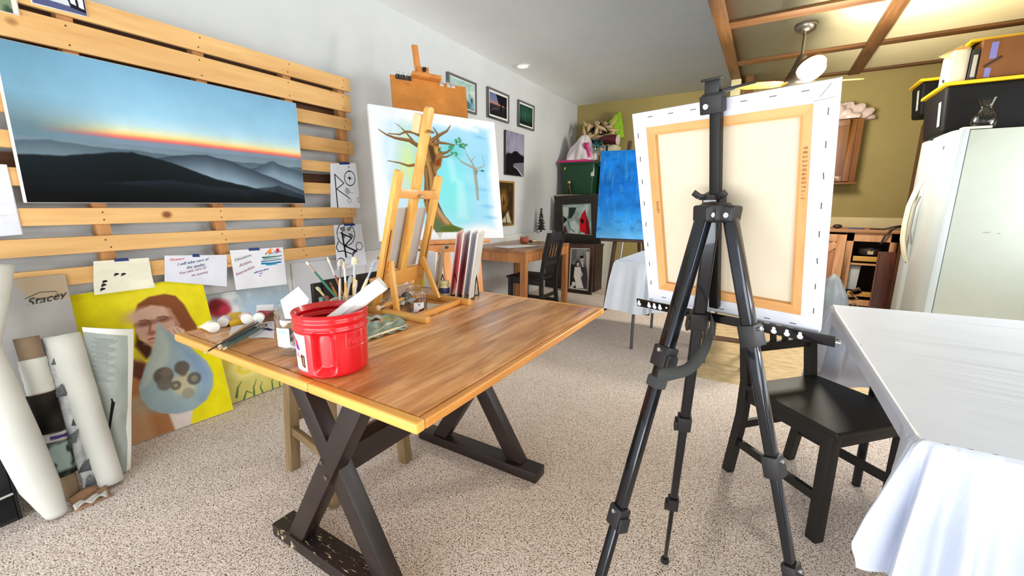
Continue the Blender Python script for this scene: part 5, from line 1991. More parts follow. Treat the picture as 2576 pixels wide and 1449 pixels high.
# ================================================================== OAK DESK AND BACK CORNER
M_oak = wood('desk_oak', (150, 92, 50), (196, 134, 78), 'Z', .5, 10)
M_oakx = wood('desk_oak_top', (128, 84, 54), (168, 118, 80), 'Y', .35, 9, coat=.2)
dk = thing('desk', 'oak desk with square legs along the left wall', 'desk', (-2.36, 4.06, 0))
dx0, dx1, dy0, dy1 = -2.715, -1.985, 3.53, 4.60
build('desk_top', MB().bb(dx0, dx1, dy0, dy1, .725, .752), M_oakx, dk, bevel=.004)
for x in (dx0 + .035, dx1 - .035):
    for y in (dy0 + .035, dy1 - .035):
        build('leg', MB().bb(x - .03, x + .03, y - .03, y + .03, 0, .725), M_oak, dk, bevel=.004)
for x0, x1, y0, y1 in ((dx0 + .06, dx1 - .06, dy0 + .015, dy0 + .037), (dx0 + .06, dx1 - .06, dy1 - .037, dy1 - .015), (dx0 + .015, dx0 + .037, dy0 + .06, dy1 - .06), (dx1 - .037, dx1 - .015, dy0 + .06, dy1 - .06)):
    build('apron', MB().bb(x0, x1, y0, y1, .625, .724), M_oak, dk, bevel=.002)
# things on the desk
p = PZ(1319, 612, .752)
t = thing('clay_pot', 'small terracotta pot shaped like an owl on the oak desk', 'pot', p)
build('pot', MB().lathe([(.03, 0), (.048, .01), (.056, .035), (.05, .06), (.042, .07), (.036, .07), (.04, .055), (.045, .03), (0, .012)], p, n=28), plain('terracotta', (166, 88, 62), .7), t)
build('ears', MB().lathe([(.013, .055), (.006, .085), (0, .088)], p + RGT * .036, n=12).lathe([(.013, .055), (.006, .085), (0, .088)], p - RGT * .036, n=12), plain('terracotta', (166, 88, 62), .7), t)
c4 = [V((-2.50, 3.72, .7525)), V((-2.32, 4.10, .7525)), V((-2.06, 4.02, .7525)), V((-2.26, 3.66, .7525))]
c4 = [c4[0], c4[1], c4[2], c4[3]]
t = thing('paper_sheet', 'loose white sheets lying on the oak desk', 'paper', base_of(c4))
a = Art(1.4, 40, (226, 230, 234))
a.line([(.3, .4), (.8, .45)], .03, (176, 186, 196), .02)
art_sheet('sheet', a, c4, t, .001, lambda u, v: .006 * u * v, thick=.001)
brush('yellow brush lying on the oak desk by the chair back', PZ(1330, 607, .762), PZ(1352, 606, .762), (206, 176, 60), (40, 34, 30), .01, 1, .05, .04)
p = V((-2.055, 4.50, .752))
t = thing('cup', 'white paper cup at the far end of the oak desk', 'cup', p)
build('cup', MB().lathe([(.028, 0), (.036, .075), (.038, .078), (.034, .076), (.026, .004), (0, .004)], p, n=28), plain('cup_white', (228, 228, 224), .5), t)

# low dark bench, wedding photograph, cardinal picture
M_bench = wood('bench_dark', (34, 24, 20), (60, 42, 34), 'X', .5, 8)
t = thing('low_cabinet', 'low dark brown cabinet beneath the cardinal picture', 'cabinet', (-2.32, 5.60, 0))
build('carcass', MB().bb(-2.715, -1.955, 5.44, 5.74, .0, .63), M_bench, t, bevel=.003)
build('top', MB().bb(-2.715, -1.945, 5.42, 5.742, .63, .66), M_bench, t, bevel=.004)
M_wf = wood('frame_walnut', (46, 24, 16), (90, 48, 30), 'Z', .35, 8, coat=.3)
c4 = [V((-2.355, 5.378, .655)), V((-1.965, 5.373, .672)), V((-1.925, 5.248, .004)), V((-2.315, 5.253, .004))]
uv = uvon(c4)
Q = inset(c4, .05)
uv2 = uvon(Q)
Z = lambda x, y: uv2(1375 + x / 5.686, 490 + y / 5.686)
S = lambda pts: [Z(*p) for p in pts]
a = Art(.29 / .56, 190, (118, 116, 114))
a.mottle(.35, 4, 5, 81)
a.poly(S([(310, 980), (400, 1000), (410, 1350), (310, 1350)]), (40, 40, 40), .04)
a.poly(S([(570, 800), (640, 800), (680, 1330), (600, 1330)]), (196, 190, 182), .03)
a.poly(S([(480, 1000), (540, 970), (580, 1050), (590, 1170), (580, 1340), (530, 1340), (490, 1150)]), (62, 58, 58), .01)
a.poly(S([(500, 950), (530, 950), (520, 1030), (505, 1020)]), (206, 200, 194), .01)
a.ell(*Z(505, 915), .045, .062, (196, 176, 164), .008)
a.ell(*Z(500, 880), .052, .036, (22, 20, 20), .01)
a.ell(*Z(435, 990), .066, .085, (26, 22, 22), .012)
a.ell(*Z(440, 990), .038, .055, (206, 184, 172), .008)
a.poly(S([(390, 1030), (480, 1025), (495, 1090), (480, 1180), (530, 1335), (410, 1340), (400, 1240), (375, 1170)]), (220, 216, 210), .01)
a.line(S([(490, 1100), (510, 1130), (490, 1170)]), .03, (214, 208, 202), .01)
a.ell(*Z(375, 1280), .055, .06, (216, 212, 206), .015)
a.ell(*Z(345, 1330), .05, .05, (210, 206, 200), .015)
a.ell(*Z(648, 1310), .05, .04, (224, 220, 214), .015)
a.ell(*Z(535, 1010), .012, .012, (226, 222, 216), .006)
framed('framed_photograph', 'walnut framed black and white wedding couple photograph on the floor', 'picture', c4, a, .05, .03, M_wf, .012, M_mount)
M_cf = wood('frame_espresso', (26, 21, 18), (48, 39, 33), 'X', .45, 7)
c4 = [V((-2.700, 5.640, 1.318)), V((-1.975, 5.500, 1.350)), V((-1.905, 5.440, .672)), V((-2.625, 5.585, .664))]
Q = inset(c4, .125)
uv2 = uvon(Q)
a = Art(1.06, 190, (172, 190, 186))
a.mottle(.25, 5, 5, 82)
a.poly(S([(115, 175), (190, 180), (230, 300), (290, 350), (230, 420), (150, 470), (130, 300)]), (32, 42, 36), .02)
a.poly(S([(310, 180), (420, 180), (400, 240), (350, 330), (300, 340), (310, 250)]), (48, 60, 54), .04)
a.poly(S([(185, 175), (305, 175), (300, 300), (250, 320), (215, 270)]), (206, 216, 212), .03)
a.poly(S([(330, 380), (400, 360), (460, 440), (440, 580), (330, 590)]), (212, 224, 220), .05)
a.line(S([(300, 380), (330, 480), (390, 520)]), .03, (70, 96, 96), .03)
a.poly(S([(255, 430), (320, 600), (190, 610), (215, 520)]), (104, 56, 36), .012)
for x, y in ((240, 530), (280, 560), (250, 580)):
    a.ell(*Z(x, y), .04, .03, (60, 34, 26), .02)
a.poly(S([(548, 205), (560, 280), (600, 380), (625, 580), (560, 590), (500, 500), (470, 460), (475, 380), (455, 345), (480, 320), (500, 270)]), (200, 28, 40), .01)
a.poly(S([(560, 290), (600, 380), (625, 585), (575, 590), (560, 420)]), (120, 34, 30), .02)
a.poly(S([(485, 330), (530, 350), (520, 400), (480, 385)]), (40, 14, 16), .012)
a.poly(S([(450, 345), (480, 335), (482, 355)]), (220, 60, 50), .006)
a.poly(S([(470, 410), (540, 410), (560, 510), (480, 515)]), (230, 24, 34), .02)
a.ell(*Z(515, 550), .09, .06, (220, 228, 224), .02)
framed('framed_picture', 'wide dark framed picture of a red cardinal on snowy branches', 'picture', c4, a, .125, .035, M_cf, 0, None, plain('liner_silver', (176, 170, 150), .35, .6))

# white shelf unit in the corner with its load
M_wcab = plain('cabinet_white', (196, 200, 200), .55, var=.03)
t = thing('storage_cabinet', 'tall white cabinet in the back left corner under the green tub', 'cabinet', (-2.40, 6.15, 0))
build('carcass', MB().bb(-2.72, -2.06, 5.762, 6.53, .0, 1.315), M_wcab, t, bevel=.003)
build('speckled_top', MB().bb(-2.722, -2.075, 5.74, 6.53, 1.316, 1.345), plain('laminate_speckled', (176, 170, 150), .4, var=.4, scale=120), t, bevel=.004)
M_gt = plain('tub_green', (16, 62, 36), .4)
gt = thing('storage_tub', 'dark green plastic storage tub on the corner cabinet', 'storage tub', (-2.43, 5.98, 1.346))
gx0, gx1, gy0, gy1, gz0, gz1 = -2.665, -2.165, 5.79, 6.13, 1.346, 1.80
mb = MB()


def tubshell(mb, x0, x1, y0, y1, z0, z1, tp, th=.006):
    o0 = [V((x0 + tp, y0 + tp, z0)), V((x1 - tp, y0 + tp, z0)), V((x1 - tp, y1 - tp, z0)), V((x0 + tp, y1 - tp, z0))]
    o1 = [V((x0, y0, z1)), V((x1, y0, z1)), V((x1, y1, z1)), V((x0, y1, z1))]
    vs = o0 + o1
    mb.add(vs, [(3, 2, 1, 0), (0, 1, 5, 4), (1, 2, 6, 5), (2, 3, 7, 6), (3, 0, 4, 7), (4, 5, 6, 7)])


tubshell(mb, gx0, gx1, gy0, gy1, gz0, gz1, .035)
build('body', mb, M_gt, gt, bevel=.02, seg=3)
build('rim', MB().bb(gx0 - .03, gx1 + .03, gy0 - .025, gy1 + .025, gz1 - .03, gz1), M_gt, gt, bevel=.008)
build('handle', MB().bb(gx1 + .005, gx1 + .04, 5.88, 6.04, gz1 - .06, gz1 - .03), M_gt, gt, bevel=.006)
build('sticker', MB().bar((gx1 - .020, gy0 + .008, 1.60), (gx1 - .028, gy0 + .018, 1.72), .05, .002, (0, 1, 0)), plain('sticker_white', (206, 206, 200), .6), gt)
build('sticker', MB().bar((gx0 + .05, gy0 + .004, 1.70), (gx0 + .05, gy0 + .0025, 1.735), .02, .002, (0, 1, 0)), plain('sticker_yellow', (206, 206, 60), .6), gt)
t = thing('box_lid', 'magenta plastic lid lying on the green tub', 'lid', (-2.50, 5.9, 1.80))
build('lid', MB().bb(-2.72, -2.25, 5.77, 6.10, 1.801, 1.832), plain('lid_magenta', (206, 40, 120), .4), t, bevel=.01)
M_bag = plain('bag_white_plastic', (216, 206, 208), .45, var=.08, scale=20)
bc = V((-2.43, 5.92, 1.833))
t = thing('plastic_bag', 'white and pink plastic bag heaped on the magenta lid', 'bag', bc)
mb = MB()


def bagf(u, v):
    th = u * 2 * PI
    prof = np.interp(v, [0, .06, .5, .85, .95, 1], [.2, .21, .14, .075, .05, .0])
    r = prof * (1 + .14 * math.sin(th * 5 + v * 6) + .08 * math.sin(th * 11))
    return bc + V((r * 1.05 * math.cos(th) + .06 * v, r * .75 * math.sin(th), .36 * v))


mb.grid(bagf, 60, 24, wrap=True)
build('bag', mb, M_bag, t)
mb = MB()
mb.grid(lambda u, v: bc + V((.115 + .03 * math.sin(u * 7) - .03 * v, -.10 + .02 * math.sin(v * 6), .03 + .20 * v)) + V((.06, .0, 0)) * u, 10, 12)
build('pink_print', mb, plain('bag_pink', (206, 70, 140), .45, var=.3, scale=30), t, thick=.002)
# goblets
for k, (dx, dy, lb) in enumerate(((.23, -.06, 'front clear goblet between the pink bag and the blue painting'), (.30, .02, 'rear clear goblet between the pink bag and the blue painting'))):
    p = V((-2.43 + dx, 5.92 + dy, 1.802))
    t = thing('goblet', lb, 'goblet', p, 'goblets on the green tub')
    build('stem', MB().lathe([(.03, 0), (.03, .004), (.006, .010), (.006, .09), (.01, .10)], p, n=20), plain('stem_copper', (166, 110, 84), .35, .5), t)
    build('bowl', MB().lathe([(.006, .10), (.035, .13), (.042, .17), (.038, .22)], p, n=24), clear('goblet_glass', (226, 226, 226), .2), t)
# white boxes behind
t = thing('cardboard_box', 'cream box standing behind the green tub on the cabinet', 'box', (-2.12, 6.3, 1.345))
build('box', MB().bb(-2.30, -2.0, 6.16, 6.45, 1.346, 2.06), plain('box_cream', (206, 198, 168), .8), t, bevel=.003)
build('dark_strip', MB().bb(-2.135, -2.105, 6.155, 6.16, 1.36, 2.05), plain('box_tape_dark', (32, 34, 40), .5), t)
t = thing('blue_box', 'teal blue box beside the goblets on the corner cabinet', 'box', (-2.12, 6.08, 1.345))
build('box', MB().bb(-2.115, -2.02, 5.95, 6.12, 1.346, 1.90), plain('box_teal', (24, 92, 126), .5), t, bevel=.003)
build('lid', MB().bb(-2.118, -2.017, 5.947, 6.123, 1.89, 1.93), plain('box_teal_dark', (20, 70, 100), .5), t, bevel=.003)
# bouquet of dried grass with dark leaves
fb = V((-2.20, 6.20, 1.84))
t = thing('dried_bouquet', 'dried bouquet of cream plumes and dark leaves on the corner pile', 'bouquet', fb + V((0, 0, 0)))
r_ = random.Random(11)
mb = MB()
for k in range(46):
    c = fb + V((r_.uniform(-.20, .12), r_.uniform(-.10, .08), r_.uniform(.24, .50)))
    d = V((r_.uniform(-1, 1), r_.uniform(-.6, .3), r_.uniform(-.6, 1))).normalized()
    s = d.cross(V((0, .5, 1))).normalized()
    L, w = r_.uniform(.07, .14), r_.uniform(.02, .035)
    mb.add([c - d * L / 2, c + s * w, c + d * L / 2, c - s * w], [(0, 1, 2, 3)])
build('dark_leaves', mb, plain('leaf_dark', (28, 34, 26), .7, var=.4), t, thick=.002)
mb = MB()
for k in range(26):
    c = fb + V((-.25 + .42 * k / 25, r_.uniform(-.14, .02), .42 + .10 * math.sin(k * 1.7)))
    d = V((r_.uniform(-.9, .9), r_.uniform(-.3, .2), r_.uniform(-.5, .6))).normalized()
    L = r_.uniform(.13, .21)
    pts_ = [c + d * (L * (s_ - .5)) + V((0, 0, .012 * math.sin(s_ * 8))) for s_ in (0, .2, .45, .7, 1)]
    mb.tube(pts_, [.004, .020, .030, .020, .003], 8)
build('cream_plumes', mb, plain('plume_cream', (190, 164, 124), .9, var=.35, scale=50, bump=.8, bscale=70), t)
build('stems', MB().tube([fb + V((-.02, 0, .0)), fb + V((-.04, -.02, .45))], .02, 8).tube([fb + V((.02, 0, .0)), fb + V((.06, -.02, .42))], .015, 8), plain('stem_brown', (70, 52, 34), .8), t)
build('vase', MB().lathe([(.04, -.49), (.06, -.45), (.06, -.2), (.04, -.05), (.045, .02)], fb + V((0, .03, 0)), n=20), plain('vase_dark', (40, 44, 44), .4), t)
# teal spiky ornament, maroon bag, lime gift bag
tc_ = V((-2.17, 5.90, 2.02))
t = thing('spiky_ornament', 'teal spiky star ornament above the goblets', 'ornament', tc_)
mb = MB()
for k in range(34):
    d = V((r_.gauss(0, 1), r_.gauss(0, 1), r_.gauss(.2, 1))).normalized()
    mb.tube([tc_, tc_ + d * r_.uniform(.11, .17)], [.0035, .001], 5)
mb.ball(tc_, .028, n=10)
mb.cyl(tc_, V((-2.17, 5.93, 1.80)), .004)
build('spikes', mb, plain('teal_metal', (24, 104, 116), .35, .3), t)
t = thing('maroon_bag', 'dark maroon tapered bag lying in front of the lime gift bag', 'bag', (-1.98, 5.98, 2.06))
t.location.z = 2.0
m0, m1 = PY(1512, 352, 6.0), PY(1556, 350, 6.0)
mb = MB()
mb.tube([PY(1508, 350, 6.02), PY(1522, 349, 6.02), PY(1540, 350, 6.02), PY(1553, 352, 6.02)], [.025, .045, .066, .070], 18)
build('pouch', mb, plain('maroon', (84, 16, 28), .4), t)
build('pale_rim', MB().cyl(PY(1553, 352, 6.02), PY(1556, 352, 6.02), .072, n=18), plain('rim_pale', (200, 190, 176), .6), t)
t = thing('gift_bag', 'lime green gift bag at the right of the corner pile', 'gift bag', (-2.02, 6.30, 2.06))
q = [PY(1532, 306, 6.3), PY(1560, 280, 6.3), PY(1568, 345, 6.3), PY(1516, 352, 6.3)]
mb = MB()
slab(mb, q, .08)
build('bag', mb, plain('lime', (140, 186, 30), .5, var=.25, scale=18), t, bevel=.004)
build('handle', MB().tube([q[0].lerp(q[1], .2), q[0].lerp(q[1], .4) + V((0, 0, .08)), q[0].lerp(q[1], .8)], .004, 6), plain('cord_dark', (70, 62, 40), .6), t)
# bronze figurine in front of the green tub
p = PY(1431, 490, 5.765)
p.z = 1.346
t = thing('figurine', 'small bronze figurine with a bright head before the green tub', 'figurine', p)
build('figure', MB().tube([p + V((-.035, 0, 0)), p + V((-.022, 0, .05)), p + V((-.006, 0, .11))], [.010, .010, .014], 10).tube([p + V((.035, 0, 0)), p + V((.022, 0, .05)), p + V((.006, 0, .11))], [.010, .010, .014], 10).tube([p + V((0, 0, .09)), p + V((0, 0, .15))], [.02, .015], 10), plain('bronze', (74, 56, 34), .4, .6), t)
build('head', MB().ball(p + V((0, 0, .172)), .024, n=10), plain('gold_bright', (226, 186, 120), .3, .7), t)
# dark little tree ornament on the ledge
p = V((-2.70, 5.18, .825))
t = thing('ornament_tree', 'small dark ornamental tree with pale baubles on the wall ledge', 'ornament', p)
p2 = V((-2.672, 5.18, .826))
mb = MB()
for k in range(7):
    z = .03 + k * .04
    mb.lathe([(.07 - .0085 * k, z), (.045 - .006 * k, z + .02), (.02, z + .05)], p2, n=9)
mb.cyl(p2, p2 + V((0, 0, .08)), .012)
build('branches', mb, plain('tree_dark', (44, 44, 42), .8, var=.4, scale=50), t)
mb = MB()
for k in range(9):
    th = k * 2.3
    z = .05 + k * .028
    mb.ball(p2 + V(((.06 - .005 * k) * math.cos(th), (.06 - .005 * k) * math.sin(th), z)), .011, n=6)
build('baubles', mb, plain('bauble_pale', (176, 170, 160), .4), t)

# ================================================================== FAR TABLE, BLUE PAINTING
def cloth_mat(name, c, cscale=(3, 34, 3), strength=.35):
    t = NT(name)
    v = t.coord(cscale)
    f = t.noise(v, 1.6, 3, .5, .7)
    v2 = t.coord()
    g = t.noise(v2, 5, 3, .6)
    t.l(t.ramp(g, [(.3, rgb([x - 6 for x in c])), (.7, rgb(c))]), t.b.inputs['Base Color'])
    t.b.inputs['Roughness'].default_value = .38
    t.b.inputs['Subsurface Weight'].default_value = 0
    r = t.ramp(f, [(.40, (0, 0, 0, 1)), (.47, (1, 1, 1, 1)), (.5, (0, 0, 0, 1)), (.6, (.5, .5, .5, 1)), (.63, (0, 0, 0, 1)), (.8, (.2, .2, .2, 1))])
    m = t.n('ShaderNodeMath', operation='ADD')
    t.l(r, m.inputs[0])
    t.l(f, m.inputs[1])
    t.bump(m.outputs[0], strength, .004)
    return t.m


M_cloth = cloth_mat('tablecloth_plastic', (204, 211, 227), (1.0, 12, 3), .10)
M_cloth2 = cloth_mat('tablecloth_far', (208, 216, 228), (4, 4, 4), .2)
M_steel = plain('leg_steel_grey', (92, 94, 96), .4, .6)
M_ftop = plain('folding_top', (222, 222, 218), .5)
ft = thing('folding_table', 'grey legged folding table under a white cloth at the room centre', 'table', (-.58, 3.78, 0))
fx0, fx1, fy0, fy1, fz = -1.03, -.15, 3.35, 4.22, .752
build('table_top', MB().bb(fx0 + .01, fx1 - .01, fy0 + .01, fy1 - .01, fz - .035, fz - .004), M_ftop, ft, bevel=.004)
for x, y in ((-.87, 3.40), (-.305, 3.40), (-.87, 4.12), (-.305, 4.12)):
    build('leg', MB().cyl((x, y, 0), (x, y, fz - .035), .0125, n=14), M_steel, ft)
    
build('side_rail', MB().bar((-1.075, 3.42, .345), (-.84, 3.44, .335), .03, .018), plain('rail_white', (216, 216, 214), .5), ft, bevel=.003)


def drape(mb, path, nrm, hang, flare, z0, wave=.018, freq=46, rows=14, sub=10):
    """hanging edge along a path: per corner hang length and outward flare"""
    n = len(path)

    def at(s):
        k = s * (n - 1)
        i = min(int(k), n - 2)
        f = k - i
        fs = f
        p = V(path[i]).lerp(V(path[i + 1]), f)
        q = V(nrm[i]).lerp(V(nrm[i + 1]), f).normalized()
        return p, q, hang[i] * (1 - fs) + hang[i + 1] * fs, flare[i] * (1 - fs) + flare[i + 1] * fs

    def fn(u, v):
        p, q, hg, fl = at(u)
        d = hg * v
        w = wave * math.sin(u * freq + 2 * math.sin(u * 9)) * min(1, d / .18) + .4 * wave * math.sin(u * freq * 2.3 + 1) * min(1, d / .2)
        w *= min(1, max(0, (hg - .08) / .2))
        r = .012
        if d < r * 1.5:
            a_ = d / (r * 1.5) * PI / 2
            return p + q * (r * math.sin(a_)) + V((0, 0, z0 - r * (1 - math.cos(a_))))
        return p + q * (r + w + fl * v) + V((0, 0, z0 - r - (d - r * 1.5)))
    mb.grid(fn, (n - 1) * sub, rows)


cl = thing('tablecloth', 'white plastic cloth draped over the folding table at room centre', 'tablecloth', (-.58, 3.78, fz))
mb = MB()
e_ = .006
mb.grid(lambda u, v: V((fx0 + (fx1 - fx0) * u, fy0 + (fy1 - fy0) * v, fz + .001 * math.sin(u * 17 + v * 6))), 30, 30)
P4 = [(fx1, fy1, 0), (fx0, fy1, 0), (fx0, fy0, 0), (fx0 + .25, fy0, 0), (fx0 + .33, fy0, 0), (fx1, fy0, 0), (fx1, fy1, 0)]
N4 = [(0, 1, 0), (-.7, .7, 0), (-.8, -.6, 0), (0, -1, 0), (0, -1, 0), (.7, -.7, 0), (.7, .7, 0)]
drape(mb, P4, N4, [.28, .34, .41, .43, .40, .30, .28], [.02, .05, .06, .03, .02, .03, .03], fz, .012, 60, 14, 14)
build('cloth', mb, M_cloth2, cl)

# wooden chair legs under the far table
M_wch = wood('chair_walnut', (84, 58, 40), (120, 88, 62), 'Z', .5, 9)
wc = thing('wooden_stool', 'brown wooden stool with two rungs before the far white table', 'stool', (-.22, 3.45, 0))
q = [(-.36, 3.40), (-.035, 3.42), (-.05, 3.72), (-.34, 3.70)]
for x, y in q:
    build('leg', MB().bar((x, y, 0), (x * .96 - .008, y * .985 + .052, .56), .036, .036, (0, 1, 0)), M_wch, wc, bevel=.003)
for z in (.20, .34):
    build('rung', MB().bar((-.35, 3.42, z), (-.045, 3.44, z), .02, .035), M_wch, wc, bevel=.002)
build('seat', MB().bb(-.37, -.03, 3.40, 3.74, .56, .60), M_wch, wc, bevel=.006)

# blue painting on a black and brown easel
c4 = [V((-1.700, 4.75, 1.802)), V((-1.10, 4.80, 1.802)), V((-1.06, 4.62, .830)), V((-1.644, 4.55, .832))]
a = Art(.6, 170, (26, 110, 190))
a.vgrad([(0, (26, 118, 206)), (.45, (24, 112, 208)), (.7, (36, 130, 216)), (.9, (76, 160, 226)), (1, (104, 176, 230))])
a.mottle(.18, 4, 10, 91)
a.put(np.clip((a.noise(26, 6, 92) - .56) * 6, 0, 1) * .35, (90, 166, 220))
a.put(np.clip((a.noise(8, 20, 93) - .6) * 6, 0, 1) * .3, (10, 70, 150))
canvas_painting('abstract_painting', 'plain bright blue canvas on an easel at the back of the room', 'painting', c4, a, .03, plain('blue_edge', (30, 110, 190), .7))
be = thing('easel', 'dark easel under the bright blue canvas', 'easel', (-1.4, 4.72, 0))
M_de = wood('easel_dark', (46, 30, 22), (82, 54, 40), 'Z', .5, 9)
build('leg', MB().bar((-1.50, 4.56, 0), (-1.40, 4.84, 1.9), .04, .03, (0, 1, 0)), M_de, be, bevel=.003)
build('leg', MB().bar((-1.02, 4.60, 0), (-1.30, 4.84, 1.9), .04, .03, (0, 1, 0)), M_de, be, bevel=.003)
build('rear_leg', MB().bar((-1.28, 5.30, 0), (-1.34, 4.90, 1.85), .035, .03, (0, 1, 0)), M_de, be, bevel=.003)
build('support_bar', MB().bar((-1.60, 4.60, .81), (-1.10, 4.66, .81), .05, .03), M_de, be, bevel=.003)
build('steel_rod', MB().cyl((-1.36, 4.66, .80), (-1.42, 4.62, .02), .012, n=10), plain('steel_rod', (190, 190, 188), .3, .9), be)

# ================================================================== CANVAS ON THE BLACK TRIPOD EASEL (seen from behind)
CQ = [V((-.309, 1.071, 1.417)), V((.079, .937, 1.414)), V((.121, 1.070, .933)), V((-.267, 1.204, .937))]
cx_, cy_ = (CQ[1] - CQ[0]).normalized(), (CQ[0] - CQ[3]).normalized()
cn = (CQ[3] - CQ[0]).cross(CQ[1] - CQ[0]).normalized()      # towards the camera
M_cw = plain('primed_canvas_white', (218, 221, 232), .7, var=.02)
M_raw = plain('raw_canvas_cream', (222, 211, 188), .85, var=.02, bump=.15, bscale=260)
M_strx = wood('stretcher_pine_h', (206, 146, 84), (232, 182, 122), 'X', .6, 8, contrast=(.3, .75))
M_strz = wood('stretcher_pine_v', (206, 146, 84), (232, 182, 122), 'Z', .6, 8, contrast=(.3, .75))
sc_ = thing('stretched_canvas', 'stretched canvas seen from the back on the black tripod easel', 'canvas', base_of(CQ))
DP = .018
# front cloth, wrapped sides and folded back margin
mb = MB()
wrap = .035
ii = inset(CQ, wrap)
for i in range(4):
    j = (i + 1) % 4
    a_ = [CQ[i], CQ[j], ii[j], ii[i]]
    mb.hexa([p - cn * .0012 for p in a_], a_)
mb.hexa([p - cn * DP for p in CQ], [p - cn * (DP - .0015) for p in CQ])
for i in range(4):
    j = (i + 1) % 4
    mb.add([CQ[i], CQ[j], CQ[j] - cn * DP, CQ[i] - cn * DP], [(0, 1, 2, 3)])
build('wrapped_canvas', mb, M_cw, sc_, smooth=30)
fr = inset(CQ, .002)
inn = inset(CQ, .0555)
mid2 = inset(CQ, .0505)
ins2 = inset(CQ, .0012)
for i in range(4):
    j = (i + 1) % 4
    mb = MB()
    a_ = [fr[i], fr[j], mid2[j], mid2[i]]
    mb.hexa([p - cn * .0160 for p in a_], [p - cn * .0014 for p in a_])
    a2 = [mid2[i], mid2[j], inn[j], inn[i]]
    mb.hexa([p - cn * .0160 for p in a2], [mid2[i] - cn * .0015, mid2[j] - cn * .0015, inn[j] - cn * .0035, inn[i] - cn * .0035])
    build('stretcher_bar', mb, M_strx if i % 2 == 0 else M_strz, sc_, smooth=20)
build('raw_canvas', slab(MB(), [p - cn * .0150 for p in inset(CQ, .048)], .001), M_raw, sc_)
M_stp = plain('staple_grey', (84, 86, 94), .4, .4)
for i in range(4):
    j = (i + 1) % 4
    A_, B_ = inset(CQ, .012)[i], inset(CQ, .012)[j]
    d = (B_ - A_).normalized()
    nn = 8 if i % 2 else 7
    for k in range(nn):
        p = A_.lerp(B_, (k + .7) / (nn + .4)) + cn * .0006
        dd = d if (k + i) % 3 else (d + cx_ * .1).normalized()
        build('staple', MB().bar(p - dd * .0062, p + dd * .0062, .0016, .0010, cn), M_stp, sc_, smooth=0)
p = inset(CQ, .014)[1] + cn * .0008
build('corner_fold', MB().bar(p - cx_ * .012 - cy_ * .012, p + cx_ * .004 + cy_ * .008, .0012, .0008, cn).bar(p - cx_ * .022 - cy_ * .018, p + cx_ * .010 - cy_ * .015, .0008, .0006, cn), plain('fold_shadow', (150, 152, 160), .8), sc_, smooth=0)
M_stamp = plain('stamp_brown', (150, 96, 50), .7)
p = inset(CQ, .049)[1] + cn * .0004
text('stamped_number', '9 8 2 2 3 0 6 0 5 7 1 - 1', .0105, p - cy_ * .060 - cx_ * -.002, -cy_, cx_, M_stamp, sc_, 0, .0002)
p = inset(CQ, .05)[3]
text('stamped_number', 'GALLERY', .008, p + cy_ * .235 - cx_ * .002, -cy_, cx_, M_stamp, sc_, 0, .0002)

